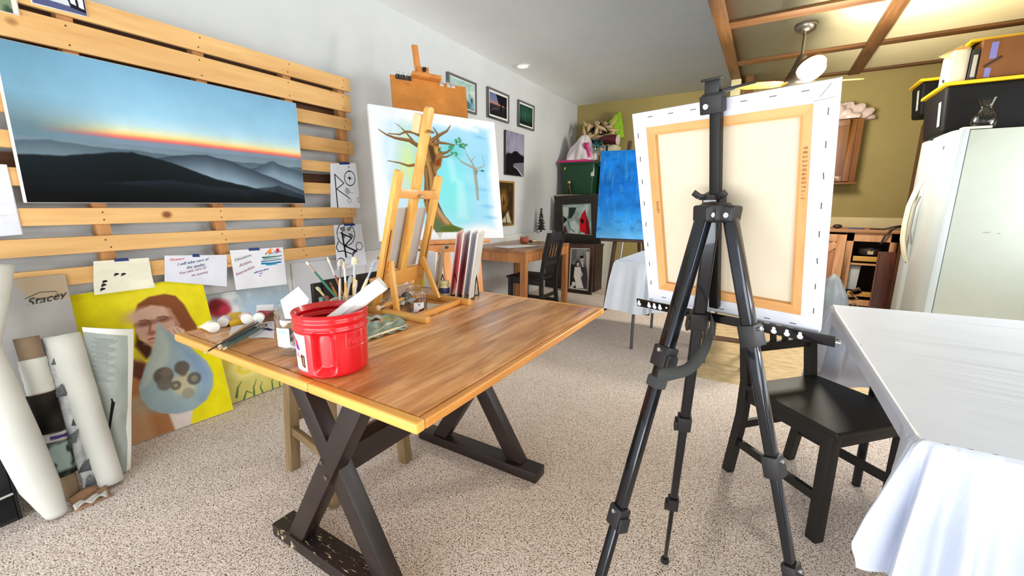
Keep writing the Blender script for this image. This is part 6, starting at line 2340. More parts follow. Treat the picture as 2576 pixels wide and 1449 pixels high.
M_ta = plain('tripod_black_metal', (46, 49, 55), .24, .95, coat=.5)
M_tp = plain('tripod_black_plastic', (24, 24, 26), .5)
M_web = plain('strap_webbing', (52, 54, 54), .85, bump=.4, bscale=300)
M_brt = plain('screw_bright', (210, 212, 214), .2, .9)
HD = CAM + ray(1800, 533) * .885
tr_ = thing('tripod_easel', 'black folding tripod easel standing in front of the carpeted aisle', 'easel', (HD.x, HD.y, 0))
feet = {'A': V((-.290, .690, 0)), 'B': V((-.173, 1.307, 0)), 'C': V((.245, .850, 0))}
plan = {'A': [(.25, .030, .024), (.555, .026, .021), (1.0, .022, .018)], 'B': [(.215, .030, .024), (.485, .026, .021), (.755, .022, .018), (1.0, .013, .013)], 'C': [(.20, .030, .024), (.42, .026, .021), (.60, .022, .018), (1.0, .014, .014)]}
for key, ft_ in feet.items():
    hz = V((ft_.x - HD.x, ft_.y - HD.y, 0)).normalized()
    sd = V((-hz.y, hz.x, 0))
    top = HD + hz * .034 + V((0, 0, -.012))
    ax = (ft_ - top).normalized()
    up = sd.cross(ax).normalized()
    L = (ft_ - top).length
    s0 = 0
    for si, (s1, w, h) in enumerate(plan[key]):
        p0, p1 = top.lerp(ft_, s0), top.lerp(ft_, min(s1 + .01, .985))
        if si == 0:
            p0 = top
        # D shaped tube
        poly = [(-w / 2 + .003, -h / 2), (w / 2 - .003, -h / 2), (w / 2, -h / 2 + .003)] + [(w / 2 * max(-1, min(1, 1.25 * math.cos(k * PI / 10))), h * .28 + h * .22 * math.sin(k * PI / 10)) for k in range(0, 11)] + [(-w / 2, -h / 2 + .003)]
        lg = build('leg_section', MB().prism(poly, p0, sd, -up if up.dot(hz) < 0 else up, p1 - p0), M_ta, tr_, bevel=.0015)
        if s1 < .99:
            c = top.lerp(ft_, s1)
            w_ = w + .010
            lk = build('leg_lock', MB().bar(c - ax * .022, c + ax * .024, w_, h + .010, up), M_tp, tr_, bevel=.004)
            out = up if up.dot(hz) > 0 else -up
            build('lock_lever', MB().bar(c - ax * .006 + sd * (w_ / 2 + .002), c + ax * .026 + sd * (w_ / 2 + .004), .008, h + .006, up), M_tp, lk, bevel=.003)
            build('lock_screw', MB().cyl(c - ax * .012 + out * (h / 2 + .003), c - ax * .012 + out * (h / 2 + .010), .0045, n=10), M_brt, lk)
        s0 = s1
    build('foot', MB().cyl(ft_ - ax * .022 + V((0, 0, .003)), ft_ + V((0, 0, .007)), .011, .015, 16), M_tp, tr_, bevel=.002)
    arm = MB()
    arm.bar(HD + V((0, 0, .0)), HD + hz * .047 + V((0, 0, -.004)), .040, .034, (0, 0, 1))
    build('hub_arm', arm, M_tp, tr_, bevel=.006, seg=3)
    build('hub_bolt', MB().cyl(HD + hz * .034 + V((0, 0, -.006)) + sd * -.022, HD + hz * .034 + V((0, 0, -.006)) + sd * .022, .0055, n=14), M_brt, tr_)
build('hub', MB().lathe([(.026, -.022), (.032, -.016), (.032, .014), (.026, .020)], HD, n=24, caps=(True, True)), M_tp, tr_, bevel=.002)
# centre mast parallel to the canvas back
off = cn * .022
mc0 = CAM + ray(1802, 262) * .9
pl = lambda x, y: (lambda d: CAM + d * ((CQ[0] + off - CAM).dot(cn) / d.dot(cn)))(ray(x, y))
m1, m0 = pl(1803, 236), pl(1798, 772)
build('mast', MB().bar(m0, m1, .0215, .018, cn), plain('mast_black', (12, 12, 13), .45, spec=.3), tr_, bevel=.002)
# hub collar and wing clips
hc = pl(1797, 505)
build('mast_collar', MB().bar(hc - cy_ * .018, hc + cy_ * .018, .040, .034, cn), M_tp, tr_, bevel=.003)
for s in (-1, 1):
    w0 = hc + cx_ * .012 * s + cy_ * .012 + cn * .016
    build('wing_lever', MB().bar(w0, w0 + cx_ * .012 * s + cy_ * .003 + cn * .006, .013, .007, cn).bar(w0 + cx_ * .011 * s + cy_ * .003 + cn * .006, w0 + cx_ * .024 * s + cy_ * .013 + cn * .006, .014, .005, cn), M_tp, tr_, bevel=.002)
build('hinge_pin', MB().cyl(hc - cx_ * .014 + cy_ * .004 + cn * .018, hc + cx_ * .014 + cy_ * .004 + cn * .018, .004, n=10), M_brt, tr_)
# top canvas holder
th_ = pl(1796, 258)
build('top_holder', MB().bar(th_ - cy_ * .020 + cn * .004, th_ + cy_ * .016 + cn * .004, .044, .026, cn).bar(th_ + cy_ * .016 + cn * .012, th_ + cy_ * .018 - cn * .052, .040, .006, cy_), M_tp, tr_, bevel=.003)
build('holder_grip', MB().bar(th_ + cy_ * .018 + cn * .006, th_ + cy_ * .044 + cn * .002, .030, .008, cn).bar(th_ + cy_ * .042 + cn * .006, th_ + cy_ * .047 + cn * .006 - cx_ * .0, .040, .014, cn), M_tp, tr_, bevel=.002)
build('holder_pad', MB().bar(th_ + cy_ * .020 + cx_ * .012 - cn * .002, th_ + cy_ * .022 + cx_ * .060 - cn * .040, .030, .004, cy_), M_tp, tr_, bevel=.0015)
build('holder_screw', MB().cyl(th_ - cy_ * .004 + cn * .012 - cx_ * .006, th_ - cy_ * .004 + cn * .024 - cx_ * .006, .0055, n=12), M_brt, tr_)
# ledge with keyhole slots
b0, b1 = pl(1600, 762), pl(2100, 864)
lz = MB()
bd = (b1 - b0).normalized()
bu = cn.cross(bd).normalized()
if bu.z < 0:
    bu = -bu
lb0, lb1 = b0 - cn * .006, b1 - cn * .006
build('canvas_ledge', MB().bar(lb0, lb1, .004, .024, bu).bar(lb0 - bu * .010 - cn * .014, lb1 - bu * .010 - cn * .014, .030, .003, bu), M_ta, tr_, bevel=.0008)
for k in (.017, .086, .122, .158, .20, .40, .44, .655, .705, .76, .815, .868):
    p = lb0.lerp(lb1, k) + cn * .0022
    if k in (.20, .40, .44):
        build('keyhole_slot', MB().cyl(p + bu * .002, p + bu * .002 + cn * .0008, .003, n=12), plain('slot_white', (232, 232, 236), .6), tr_)
        continue
    build('keyhole_slot', MB().cyl(p - bu * .003, p - bu * .003 + cn * .0008, .0058, n=16).cyl(p + bu * .005, p + bu * .005 + cn * .0008, .0036, n=12), plain('slot_white', (232, 232, 236), .6), tr_)
build('end_screw', MB().cyl(lb1, lb1 + bd * .008, .004, n=10), M_brt, tr_)
# webbing strap from the ledge to the near left leg
s_pts = [pl(1797, 792) + cn * .012, CAM + ray(1790, 830) * .93, CAM + ray(1772, 880) * .88, CAM + ray(1735, 925) * .83, CAM + ray(1690, 940) * .79, CAM + ray(1655, 945) * .765]
mb = MB()
prev = None
sm = []
for k in range(len(s_pts) - 1):
    for f in (0, .25, .5, .75):
        p0 = s_pts[max(k - 1, 0)]
        p1, p2 = s_pts[k], s_pts[k + 1]
        p3 = s_pts[min(k + 2, len(s_pts) - 1)]
        sm.append(.5 * ((2 * p1) + (p2 - p0) * f + (2 * p0 - 5 * p1 + 4 * p2 - p3) * f * f + (3 * p1 - p0 - 3 * p2 + p3) * f ** 3))
sm.append(s_pts[-1])
n_ = len(sm) - 1
wd = []
for k, p in enumerate(sm):
    tdir = (sm[min(k + 1, n_)] - sm[max(k - 1, 0)]).normalized()
    w_ = tdir.cross(FWD).normalized()
    w_ = (w_ * math.cos(.5 * math.sin(k * .35)) + FWD * math.sin(.5 * math.sin(k * .35)))
    wd.append(w_)
mb.grid(lambda u, v: sm[int(round(v * n_))] + wd[int(round(v * n_))] * (u - .5) * .024, 2, n_)
build('strap', mb, M_web, tr_, thick=.0025)
fA = feet['A']
hzA = V((fA.x - HD.x, fA.y - HD.y, 0)).normalized()
tA = HD + hzA * .034 + V((0, 0, -.012))
axA = (fA - tA).normalized()
sdA = V((-hzA.y, hzA.x, 0))
upA = sdA.cross(axA)
cA = tA.lerp(fA, .298)
build('strap_cuff', MB().bar(cA - axA * .013, cA + axA * .013, .034, .030, upA), M_web, tr_, bevel=.006)

# ================================================================== NEAR WHITE CLOTHED TABLE
wt = thing('folding_table', 'black legged folding table under the near white plastic cloth', 'table', (.95, 1.75, 0))
A0, A1, A2, A3 = V((.310, 1.055, 0)), V((.305, 2.385, 0)), V((1.62, 2.545, 0)), V((1.62, 1.10, 0))     # near left, far left, far right, near right
mb = MB()
ins_ = lambda p: p + (sum((A0, A1, A2, A3), V()) / 4 - p) * .02
tq = [ins_(p) for p in (A0, A3, A2, A1)]
mb.hexa([p + V((0, 0, .71)) for p in tq], [p + V((0, 0, .744)) for p in tq])
build('table_top', mb, M_ftop, wt, bevel=.003)
for x, y in ((.46, 2.17), (.60, 1.25), (1.48, 2.35), (1.48, 1.25)):
    build('leg', MB().cyl((x, y, 0), (x, y, .71), .016, n=14), plain('leg_black', (26, 26, 28), .4, .3), wt)
tc2 = thing('tablecloth', 'white plastic cloth with long creases over the near right table', 'tablecloth', (.95, 1.75, .75))
mb = MB()
TZ2 = .7505


CRS = [(rnd.uniform(0, 1.1), rnd.uniform(-.28, -.02), rnd.uniform(.0014, .0034), rnd.uniform(.007, .013), rnd.uniform(-.2, .5)) for _ in range(26)]


def topf(u, v):
    p = A0.lerp(A3, u).lerp(A1.lerp(A2, u), v)
    w = .0008 * math.sin(v * 38 + 3 * math.sin(u * 4)) + sum(h_ * math.exp(-((v - a_ - s_ * u) / w_) ** 2) * (.35 + .65 * math.sin(min(1, max(0, (u - q_) * 2.2)) * PI)) for a_, s_, h_, w_, q_ in CRS)
    e = min(1, min(u * .55, v * .4, 1 - v) * 12)
    e = e * e * (3 - 2 * e)
    return p + V((0, 0, TZ2 + max(-.001, w * e)))


mb.grid(topf, 120, 240)
# hanging edges: far side, far left corner, short left edge, gathered near left corner, near side
lp_ = [A2, A1.lerp(A2, .35), A1.lerp(A2, .12), A1, A1.lerp(A0, .04), A1.lerp(A0, .12), A1.lerp(A0, .5), A1.lerp(A0, .93), A1.lerp(A0, .985), A0, A0.lerp(A3, .025), A0.lerp(A3, .09), A0.lerp(A3, .2), A0.lerp(A3, .5), A3]
ln_ = [(0, 1, 0), (0, 1, 0), (-.1, 1, 0), (-.8, .6, 0), (-1, 0, 0), (-1, 0, 0), (-1, 0, 0), (-1, 0, 0), (-1, -.15, 0), (-.75, -.66, 0), (-.25, -.95, 0), (0, -1, 0), (0, -1, 0), (0, -1, 0), (0, -1, 0)]
hg = [.34, .36, .42, .44, .30, .07, .055, .055, .10, .285, .30, .30, .31, .33, .34]
flr = [.02, .03, .04, .05, .02, .0, -.004, -.004, .02, .085, .06, .035, .03, .03, .03]
drape(mb, [tuple(p) for p in lp_], ln_, hg, flr, TZ2, .026, 84, 26, 26)
build('cloth', mb, M_cloth, tc2)

# grey bag hanging by the far corner
bp = PZ(2082, 832, 0)
bp = V((.56, 4.55, 0))
t = thing('grey_bag', 'slumped grey bag with ragged leaves behind the canvas right edge', 'bag', bp)
mb = MB()


def bag2(u, v):
    th = u * 2 * PI
    r = np.interp(v, [0, .05, .35, .7, .92, 1], [.02, .13, .15, .11, .05, .0])
    r *= 1 + .06 * math.sin(th * 4 + v * 5) + .04 * math.sin(th * 9 + v * 3)
    return bp + V((r * math.cos(th), r * math.sin(th), .004 + .62 * v))


mb.grid(bag2, 40, 24, wrap=True)
build('bag', mb, plain('bag_grey', (112, 120, 128), .5, var=.15, scale=14), t)
mb = MB()
r_ = random.Random(4)
for k in range(10):
    c = bp + V((.10 + r_.uniform(-.02, .03), -.02, .40 + r_.uniform(-.08, .12)))
    mb.add([c, c + V((.05, 0, .02 + .02 * r_.random())), c + V((.08, 0, -.01)), c + V((.03, 0, -.025))], [(0, 1, 2, 3)])
build('dry_leaves', mb, plain('leaf_brown', (96, 66, 42), .8, var=.3), t, thick=.002)

# ================================================================== KITCHEN SIDE
M_cab = wood('cabinet_pink_oak', (190, 136, 96), (222, 172, 130), 'Z', .5, 8)
M_cabx = wood('cabinet_pink_oak_h', (190, 136, 96), (222, 172, 130), 'X', .5, 8)
M_cabd = wood('cabinet_honey', (92, 52, 16), (128, 78, 30), 'Z', .4, 7, coat=.25)
bc_ = thing('base_cabinet', 'pinkish oak base cabinet with a barn style door and open shelves', 'cabinet', (.80, 6.23, 0))
y0, y1, zt_ = 5.95, 6.53, .915
mb = MB()
mb.bb(-.20, -.18, y0, y1, .10, zt_).bb(.78, .80, y0 + .02, y1, .10, zt_).bb(1.70, 1.72, y0, y1, .10, zt_).bb(-.20, 1.72, y1 - .02, y1, .10, zt_).bb(-.20, 1.72, y0 + .02, y1, .10, .12)
build('carcass', mb, plain('cabinet_inside', (84, 62, 44), .8), bc_)
mb = MB()
mb.bb(.79, .855, y0, y0 + .02, .10, zt_).bb(1.165, 1.26, y0, y0 + .02, .10, zt_).bb(.79, 1.26, y0, y0 + .02, .82, zt_).bb(.79, 1.26, y0, y0 + .02, .10, .165).bb(1.26, 1.72, y0, y0 + .02, .10, zt_)
build('face_frame', mb, M_cab, bc_, bevel=.002)
build('toe_kick', MB().bb(-.20, 1.72, y0 + .05, y0 + .07, 0, .10), plain('toe_kick_grey', (96, 98, 88), .7), bc_)
dr = build('door', MB().bb(-.02, .785, y0 - .018, y0 - .002, .12, .89), wood('cabinet_door_planks', (150, 98, 70), (188, 134, 98), 'Z', .55, 16), bc_, bevel=.003)
mb = MB()
mb.bb(.70, .785, y0 - .030, y0 - .019, .12, .89).bb(-.02, .70, y0 - .030, y0 - .019, .81, .89).bb(-.02, .70, y0 - .030, y0 - .019, .12, .20)
build('door_frame', mb, M_cab, dr, bevel=.002)
build('door_brace', MB().bar((.70, y0 - .0245, .79), (.12, y0 - .0245, .22), .07, .010, (0, 1, 0)), M_cab, dr, bevel=.002)
build('worktop', MB().bb(-.22, 1.74, y0 - .03, y1, zt_, zt_ + .035), wood('worktop_oak', (150, 104, 70), (196, 146, 104), 'X', .5, 7), bc_, bevel=.004)
build('shelf', MB().bb(.855, 1.165, y0 + .02, y1 - .02, .555, .575), M_cabx, bc_)
for z in (.60, .20):
    d_ = build('drawer', MB().bb(.875, 1.15, y0 + .02, y0 + .038, z, z + .055), plain('drawer_yellow_oak', (206, 160, 80), .5), bc_, bevel=.002)
    build('drawer_box', MB().bb(.885, 1.14, y0 + .04, y1 - .1, z + .005, z + .012), plain('cabinet_inside', (84, 62, 44), .8), d_)
t = thing('pan', 'dark pan with a pale side in the upper cabinet shelf', 'pan', (1.02, 6.15, .615))
build('pan', MB().lathe([(.08, .0), (.10, .02), (.11, .075), (.105, .075), (.095, .02), (0, .008)], (1.03, 6.12, .66), n=28), plain('pan_grey', (96, 92, 88), .35, .6), t)
build('label', MB().bb(1.0, 1.05, 6.015, 6.018, .675, .715), plain('pan_label', (206, 180, 150), .6), t)
t = thing('white_bin', 'white bin standing in the lower cabinet shelf', 'bin', (.93, 6.2, .215))
build('bin', MB().hexa([(.865, 6.03, .262), (.955, 6.03, .262), (.955, 6.25, .262), (.865, 6.25, .262)], [(.86, 6.02, .53), (.965, 6.02, .53), (.965, 6.26, .53), (.86, 6.26, .53)]), plain('bin_white', (196, 200, 204), .5), t, bevel=.006)
build('lid', MB().bb(.855, .97, 6.015, 6.265, .53, .545), plain('bin_lid', (150, 152, 150), .5), t, bevel=.003)
# things on the worktop
p = V((.70, 6.05, .951))
t = thing('tape_measure', 'dark round tool on the worktop above the barn door', 'tool', p)
build('case', MB().ball(p + V((0, 0, .024)), .03, (1.5, 1, .8), 8), plain('tool_dark', (44, 26, 28), .5), t)
t = thing('pen', 'blue pen lying on the worktop', 'pen', (.86, 6.04, .95))
build('barrel', MB().cyl((.80, 6.04, .958), (.92, 6.02, .958), .007, n=10), plain('pen_blue', (50, 76, 150), .4), t)
build('tip', MB().cyl((.92, 6.02, .958), (.945, 6.016, .958), .006, .001, 10), plain('pen_tip', (40, 40, 60), .4), t)
t = thing('power_cord', 'black cord looped over the worktop beside the refrigerator', 'cord', (1.18, 6.0, .95))
mb = MB()
mb.tube([(.98, 6.0, .957), (1.10, 5.98, .958), (1.16, 5.96, .985), (1.22, 5.97, 1.0), (1.30, 6.0, .97)], .008, 8)
mb.tube([(1.08, 5.915, .80), (1.10, 5.91, .88), (1.14, 5.91, .955), (1.20, 5.95, .985), (1.28, 6.0, .985), (1.34, 6.0, .96)], .009, 8)
build('cord', mb, plain('cord_black', (36, 30, 28), .5), t)
t = thing('leaning_board', 'dark reddish board leaning beside the refrigerator', 'board', (1.05, 5.45, 0))
build('board', MB().hexa([(.985, 5.40, .0), (1.125, 5.40, 0), (1.125, 5.43, 0), (.985, 5.43, 0)], [(1.01, 5.55, .75), (1.15, 5.55, .75), (1.15, 5.58, .75), (1.01, 5.58, .75)]), wood('board_mahogany', (50, 24, 16), (92, 46, 32), 'Z', .45, 8), t, bevel=.004)
build('edge_strip', MB().bar((.987, 5.398, .01), (1.012, 5.548, .745), .02, .008, (1, 0, 0)), plain('board_edge', (112, 62, 44), .5), t)

# wall cabinet and plastic bag
wcab = thing('wall_cabinet', 'honey oak wall cabinet on the olive back wall', 'cabinet', (.50, 6.4, 1.47))
build('carcass', MB().bb(.05, .815, 6.27, 6.545, 1.475, 2.175), M_cabd, wcab, bevel=.003)
d_ = build('door', MB().bb(.44, .752, 6.25, 6.268, 1.485, 2.165), M_cabd, wcab, bevel=.003)
build('door_frame', MB().bb(.69, .752, 6.238, 6.25, 1.485, 2.165).bb(.44, .50, 6.238, 6.25, 1.485, 2.165).bb(.50, .69, 6.238, 6.25, 2.10, 2.165).bb(.50, .69, 6.238, 6.25, 1.485, 1.55), M_cabd, d_, bevel=.003)
d2 = build('door', MB().bb(.08, .435, 6.25, 6.268, 1.485, 2.165), M_cabd, wcab, bevel=.003)
build('base_moulding', MB().bb(.04, .83, 6.225, 6.545, 1.452, 1.474), M_cabd, wcab, bevel=.004)
p = V((.66, 6.40, 2.176))
t = thing('plastic_bag', 'crumpled pale pink plastic bag on top of the wall cabinet', 'bag', p)
mb = MB()


def bag3(u, v):
    th = u * 2 * PI
    ph = v * PI / 2
    r = 1 + .16 * math.sin(th * 4 + v * 6) + .10 * math.sin(th * 9 - v * 11)
    return p + V((.24 * math.cos(th) * math.cos(ph) * r - .02, .12 * math.sin(th) * math.cos(ph) * r - .02, .005 + .16 * math.sin(ph) * r))


mb.grid(bag3, 50, 16, wrap=True)
build('bag', mb, plain('bag_pinkish', (206, 186, 180), .4, var=.12, scale=16), t)

# ================================================================== REFRIGERATOR
M_frd = plain('fridge_door_white', (184, 194, 198), .35, var=.015, coat=.2)
M_frs = plain('fridge_side_white', (176, 184, 176), .45, var=.02, bump=.12, bscale=380)
M_frc = plain('fridge_trim_cream', (226, 222, 200), .4)
fr_ = thing('refrigerator', 'white side by side refrigerator right of the base cabinet', 'refrigerator', (1.5, 4.83, 0))
fx, fyn, fyf, fzt = 1.10, 4.395, 5.215, 1.752
build('cabinet_body', MB().bb(fx + .085, 1.90, fyn + .012, fyf - .01, .03, fzt - .005), M_frs, fr_, bevel=.006)
build('base_grille', MB().bb(fx + .05, 1.88, fyn + .03, fyf - .03, 0, .05), plain('grille_grey', (90, 90, 88), .6), fr_)
for a0, a1, nm in ((fyn, 4.955, 'fridge'), (4.965, fyf, 'freezer')):
    mb = MB()
    pr = []
    n_ = 14
    # door with a softly bowed front and rounded outer edges
    for k in range(n_ + 1):
        s = k / n_
        yy = a0 + (a1 - a0) * s
        e = min(1, min(s, 1 - s) / .16)
        bow = .070 * (1 - (1 - e) ** 2) * .45 + .045 + .006 * math.sin(s * PI)
        pr.append((fx + .080 - bow, yy))
    poly = [(fx + .078, a0), *pr, (fx + .078, a1)]
    mb.prism(poly, V((0, 0, .075)), V((1, 0, 0)), V((0, 1, 0)), V((0, 0, fzt - .075)))
    d_ = build('door', mb, M_frd, fr_, bevel=.004, smooth=35)
    hy = 4.925 if nm == 'fridge' else 4.995
    hx = fx + .004
    pts_ = [(hx, hy, 1.42), (hx - .030, hy, 1.33), (hx - .055, hy, 1.20), (hx - .060, hy, 1.05), (hx - .055, hy, .92), (hx - .030, hy, .80), (hx, hy, .72)]
    build('handle', MB().tube(pts_, [.012, .016, .017, .017, .017, .016, .012], 12, flat=.8), M_frc, d_)
    if nm == 'fridge':
        build('handle_grip', MB().tube([(hx - .012, hy - .03, 1.29), (hx - .03, hy - .03, 1.2), (hx - .034, hy - .03, 1.0), (hx - .012, hy - .03, .88)], .009, 10), plain('grip_grey', (150, 150, 146), .4), d_)
        build('badge', MB().cyl((fx + .002, 4.56, 1.645), (fx - .004, 4.56, 1.645), .014, n=18), plain('badge_grey', (136, 138, 140), .3, .6), d_)
    else:
        build('dispenser', MB().bb(fx - .004, fx + .02, 5.04, 5.17, .95, 1.28), plain('dispenser_cream', (206, 206, 190), .45), d_, bevel=.006)
build('hinge_cover', MB().bb(fx + .04, fx + .19, fyn + .005, fyn + .08, fzt, fzt + .016), M_frc, fr_, bevel=.005)
build('hinge_cover', MB().bb(fx + .04, fx + .16, fyf - .08, fyf - .005, fzt, fzt + .016), M_frc, fr_, bevel=.005)
build('scuff_mark', MB().bar((1.365, fyn + .0112, 1.02), (1.40, fyn + .0112, 1.02), .0015, .006, (0, 0, 1)).bar((1.44, fyn + .0112, 1.015), (1.452, fyn + .0112, 1.015), .0015, .006, (0, 0, 1)), plain('scuff', (150, 148, 136), .8), fr_)
# glass vase and storage totes on top
vp = V((1.255, 4.46, fzt - .004))
t = thing('glass_vase', 'clear pinched glass vase standing on the refrigerator front corner', 'vase', vp)
build('glass', MB().lathe([(.0, .004), (.045, .004), (.062, .02), (.070, .05), (.066, .085), (.05, .12), (.036, .145), (.034, .155), (.042, .175), (.054, .20), (.058, .21)], vp, n=44), clear('vase_glass', (226, 226, 224), .05), t)
M_tb = plain('tote_black', (11, 11, 13), .65, spec=.2)
M_ty = plain('tote_yellow', (240, 190, 20), .4)


def tote(label, x0, x1, y0, y1, z0, z1, group, lid=True, clip=True):
    t = thing('storage_tote', label, 'storage tote', ((x0 + x1) / 2, (y0 + y1) / 2, z0), group)
    mb = MB()
    tubshell(mb, x0, x1, y0, y1, z0, z1 - .02, .03)
    build('body', mb, M_tb, t, bevel=.03, seg=4)
    mb = MB()
    mb.bb(x0 - .018, x1 + .018, y0 - .018, y1 + .018, z1 - .022, z1)
    mb.bb(x0 + .03, x1 - .03, y0 + .03, y1 - .03, z1, z1 + .006)
    build('lid', mb, M_ty, t, bevel=.012, seg=3)
    build('label', MB().bar((x0 + .0195, y0 + .10, z0 + .06), (x0 + .006, y0 + .10, z0 + .24), .05, .003, (1, 0, 0)), plain('tote_label', (196, 198, 198), .6), t)
    return t


gtt = 'black totes with yellow lids'
tote('large black tote with a yellow lid on top of the refrigerator', 1.045, 1.80, 4.56, 5.10, fzt + .002, 2.115, gtt)
tote('black yellow lidded tote stacked highest above the refrigerator', 1.19, 1.84, 4.75, 5.12, 2.124, 2.44, gtt)
t = thing('cardboard_box', 'brown cardboard box with blue tape on the large black tote', 'box', (1.52, 4.66, 2.124))
build('box', MB().bb(1.20, 1.80, 4.575, 4.735, 2.124, 2.385), plain('cardboard', (112, 68, 28), .8, var=.12), t, bevel=.004)
build('blue_tape', MB().bb(1.235, 1.265, 4.572, 4.575, 2.126, 2.19).bb(1.245, 1.28, 4.572, 4.575, 2.25, 2.36), plain('tape_periwinkle', (112, 112, 176), .6), t)
build('dark_tear', MB().bar((1.225, 4.573, 2.20), (1.31, 4.573, 2.26), .004, .014, (0, 0, 1)), plain('tear_dark', (50, 30, 20), .8), t)
t = thing('carton', 'pale printed carton with a torn top at the left of the tote stack', 'box', (1.10, 4.70, 2.124))
build('carton_body', MB().bb(1.06, 1.15, 4.60, 4.84, 2.124, 2.345), plain('carton_pale', (206, 200, 178), .8, var=.12), t, bevel=.003)
build('torn_flap', MB().add([V((1.05, 4.62, 2.29)), V((1.15, 4.595, 2.345)), V((1.12, 4.70, 2.40)), V((1.02, 4.80, 2.36))], [(0, 1, 2, 3)]), plain('carton_flap', (196, 156, 104), .8, var=.2), t, thick=.004)
build('printed_mark', MB().bar((1.058, 4.70, 2.15), (1.058, 4.75, 2.17), .002, .02, (0, 0, 1)), plain('print_dark', (40, 36, 34), .6), t)
t = thing('file_folder', 'dark folder with a pale spine between the carton and the cardboard box', 'folder', (1.17, 4.68, 2.124))
build('cover', MB().bb(1.155, 1.195, 4.58, 4.74, 2.124, 2.33), plain('folder_dark', (30, 30, 30), .5), t, bevel=.002)
build('spine_label', MB().bb(1.165, 1.187, 4.577, 4.58, 2.14, 2.29), plain('folder_label', (170, 168, 156), .7), t)
pk = thing('tall_cabinet', 'tall dark brown cabinet in shadow behind the refrigerator', 'cabinet', (1.60, 5.9, 0))
build('carcass', MB().bb(1.235, 2.15, 5.53, 5.912, 0, 2.045), wood('tall_cab_brown', (66, 40, 22), (104, 66, 38), 'Z', .55, 7), pk, bevel=.004)
build('door_panel', MB().bb(1.225, 1.235, 5.56, 5.90, .08, 2.0), wood('tall_cab_brown', (66, 40, 22), (104, 66, 38), 'Z', .55, 7), pk, bevel=.003)
tote('small black tote with yellow clips on the tall brown cabinet', 1.10, 1.62, 5.56, 5.90, 2.047, 2.37, gtt)

# ================================================================== CEILING FAN
fc = V((.108, 4.70, ZC))
M_nk = plain('brushed_nickel', (150, 142, 130), .28, .95)
fan = thing('ceiling_fan', 'brushed nickel ceiling fan with a lit white lamp and wooden blades', 'ceiling fan', fc)
build('canopy', MB().lathe([(.085, -.001), (.085, -.02), (.070, -.055), (.035, -.075), (.014, -.08)], fc, n=36), M_nk, fan)
build('downrod', MB().cyl(fc + V((0, 0, -.07)), fc + V((0, 0, -.25)), .0125, n=18), M_nk, fan)
build('motor_housing', MB().lathe([(.016, -.24), (.03, -.25), (.05, -.30), (.078, -.37), (.115, -.44), (.125, -.475), (.118, -.495), (.10, -.50)], fc, n=44, caps=(True, True)), M_nk, fan)
gz = fc + V((.085, -.07, -.40))
build('lamp_glass', MB().lathe([(.0, -.09), (.06, -.078), (.095, -.045), (.105, -.005), (.10, .012), (.0, .02)], fc + V((.075, -.11, -.385)), Matrix.Rotation(math.radians(-38), 3, V((.83, .55, 0))), n=36), emit('lamp_glow', (255, 250, 238), 9), fan)
build('lamp_rim', MB().lathe([(.10, .010), (.112, .004), (.114, .022), (.10, .03)], fc + V((.075, -.11, -.385)), Matrix.Rotation(math.radians(-38), 3, V((.83, .55, 0))), n=36, caps=(False, False)), plain('rim_copper', (120, 84, 62), .35, .8), fan)
M_bl = wood('blade_maple', (206, 160, 70), (236, 196, 110), 'X', .4, 6)
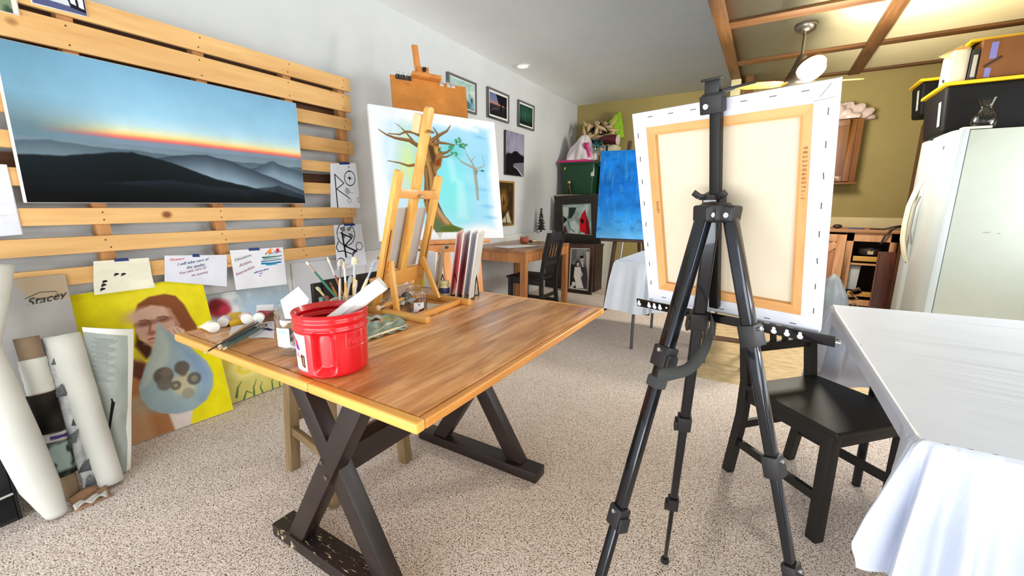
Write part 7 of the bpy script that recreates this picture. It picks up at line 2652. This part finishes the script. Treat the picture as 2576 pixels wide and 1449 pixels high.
for k, deg in enumerate((15, 195)):
    th = math.radians(deg)
    d = V((math.cos(th), math.sin(th), 0))
    s = V((-d.y, d.x, 0))
    poly = [(.12, -.035), (.20, -.058), (.40, -.060), (.47, -.042), (.49, 0), (.47, .042), (.40, .060), (.20, .058), (.12, .035)]
    ti = (s * math.cos(.2) + V((0, 0, 1)) * math.sin(.2))
    build('blade', MB().prism(poly, fc + V((0, 0, -.475)), d, ti, V((0, 0, .008))), M_bl, fan, bevel=.002)
    build('blade_arm', MB().bar(fc + V((0, 0, -.468)) + d * .08, fc + V((0, 0, -.468)) + d * .20, .04, .006), M_nk, fan)

# ================================================================== LIGHT
wd_ = bpy.data.worlds.new('sky')
SC.world = wd_
wd_.use_nodes = True
bg = wd_.node_tree.nodes['Background']
bg.inputs['Color'].default_value = (.82, .91, 1, 1)
bg.inputs['Strength'].default_value = 1.2


def area(name, loc, tgt, sx, sy, power, col=(1, 1, 1), spread=math.pi):
    l = bpy.data.lights.new(name, 'AREA')
    l.shape = 'RECTANGLE'
    l.size, l.size_y = sx, sy
    l.energy = power
    l.color = col
    l.spread = spread
    o = bpy.data.objects.new(name, l)
    COL.objects.link(o)
    o.location = loc
    o.rotation_euler = (V(tgt) - V(loc)).to_track_quat('-Z', 'Y').to_euler()
    return o


area('door_daylight', (-.35, YF - .05, 1.35), (-.35, 3, .9), 4.1, 1.9, 8, (.95, .98, 1))
area('driveway_bounce', (-.35, YF - .05, .45), (-.35, 1.6, 2.4), 4.1, .8, 58, (1, .98, .95))  # lamp added low in the door opening, aimed up to brighten the ceiling
area('window_daylight', (XR + .14, .5, 1.52), (-.6, .8, .3), 2.15, 1.2, 30, (.95, .98, 1))  # lamp at the added near window, brightens the left wall
area('window_daylight', (XR + .14, 3.2, 1.45), (-.8, 3.3, .5), 1.95, 1.0, 42, (.95, .98, 1))  # lamp at the added far window, fills the back of the room
p = bpy.data.lights.new('fan_lamp', 'POINT')
p.energy = 90
p.color = (1, .93, .8)
p.shadow_soft_size = .2
o = bpy.data.objects.new('fan_lamp', p)
COL.objects.link(o)
o.location = fc + V((.14, -.16, -.68))

SC.render.engine = 'CYCLES'
cy = SC.cycles
cy.use_denoising = True
try:
    cy.denoiser = 'OPENIMAGEDENOISE'
except Exception:
    pass
cy.max_bounces = 8
cy.diffuse_bounces = 4
cy.transparent_max_bounces = 16
cy.caustics_reflective = cy.caustics_refractive = False
cy.sample_clamp_indirect = 6
vs = SC.view_settings
vs.view_transform = 'Standard'
vs.look = 'None'
vs.gamma = 1
vs.exposure = .6
vs.use_curve_mapping = False
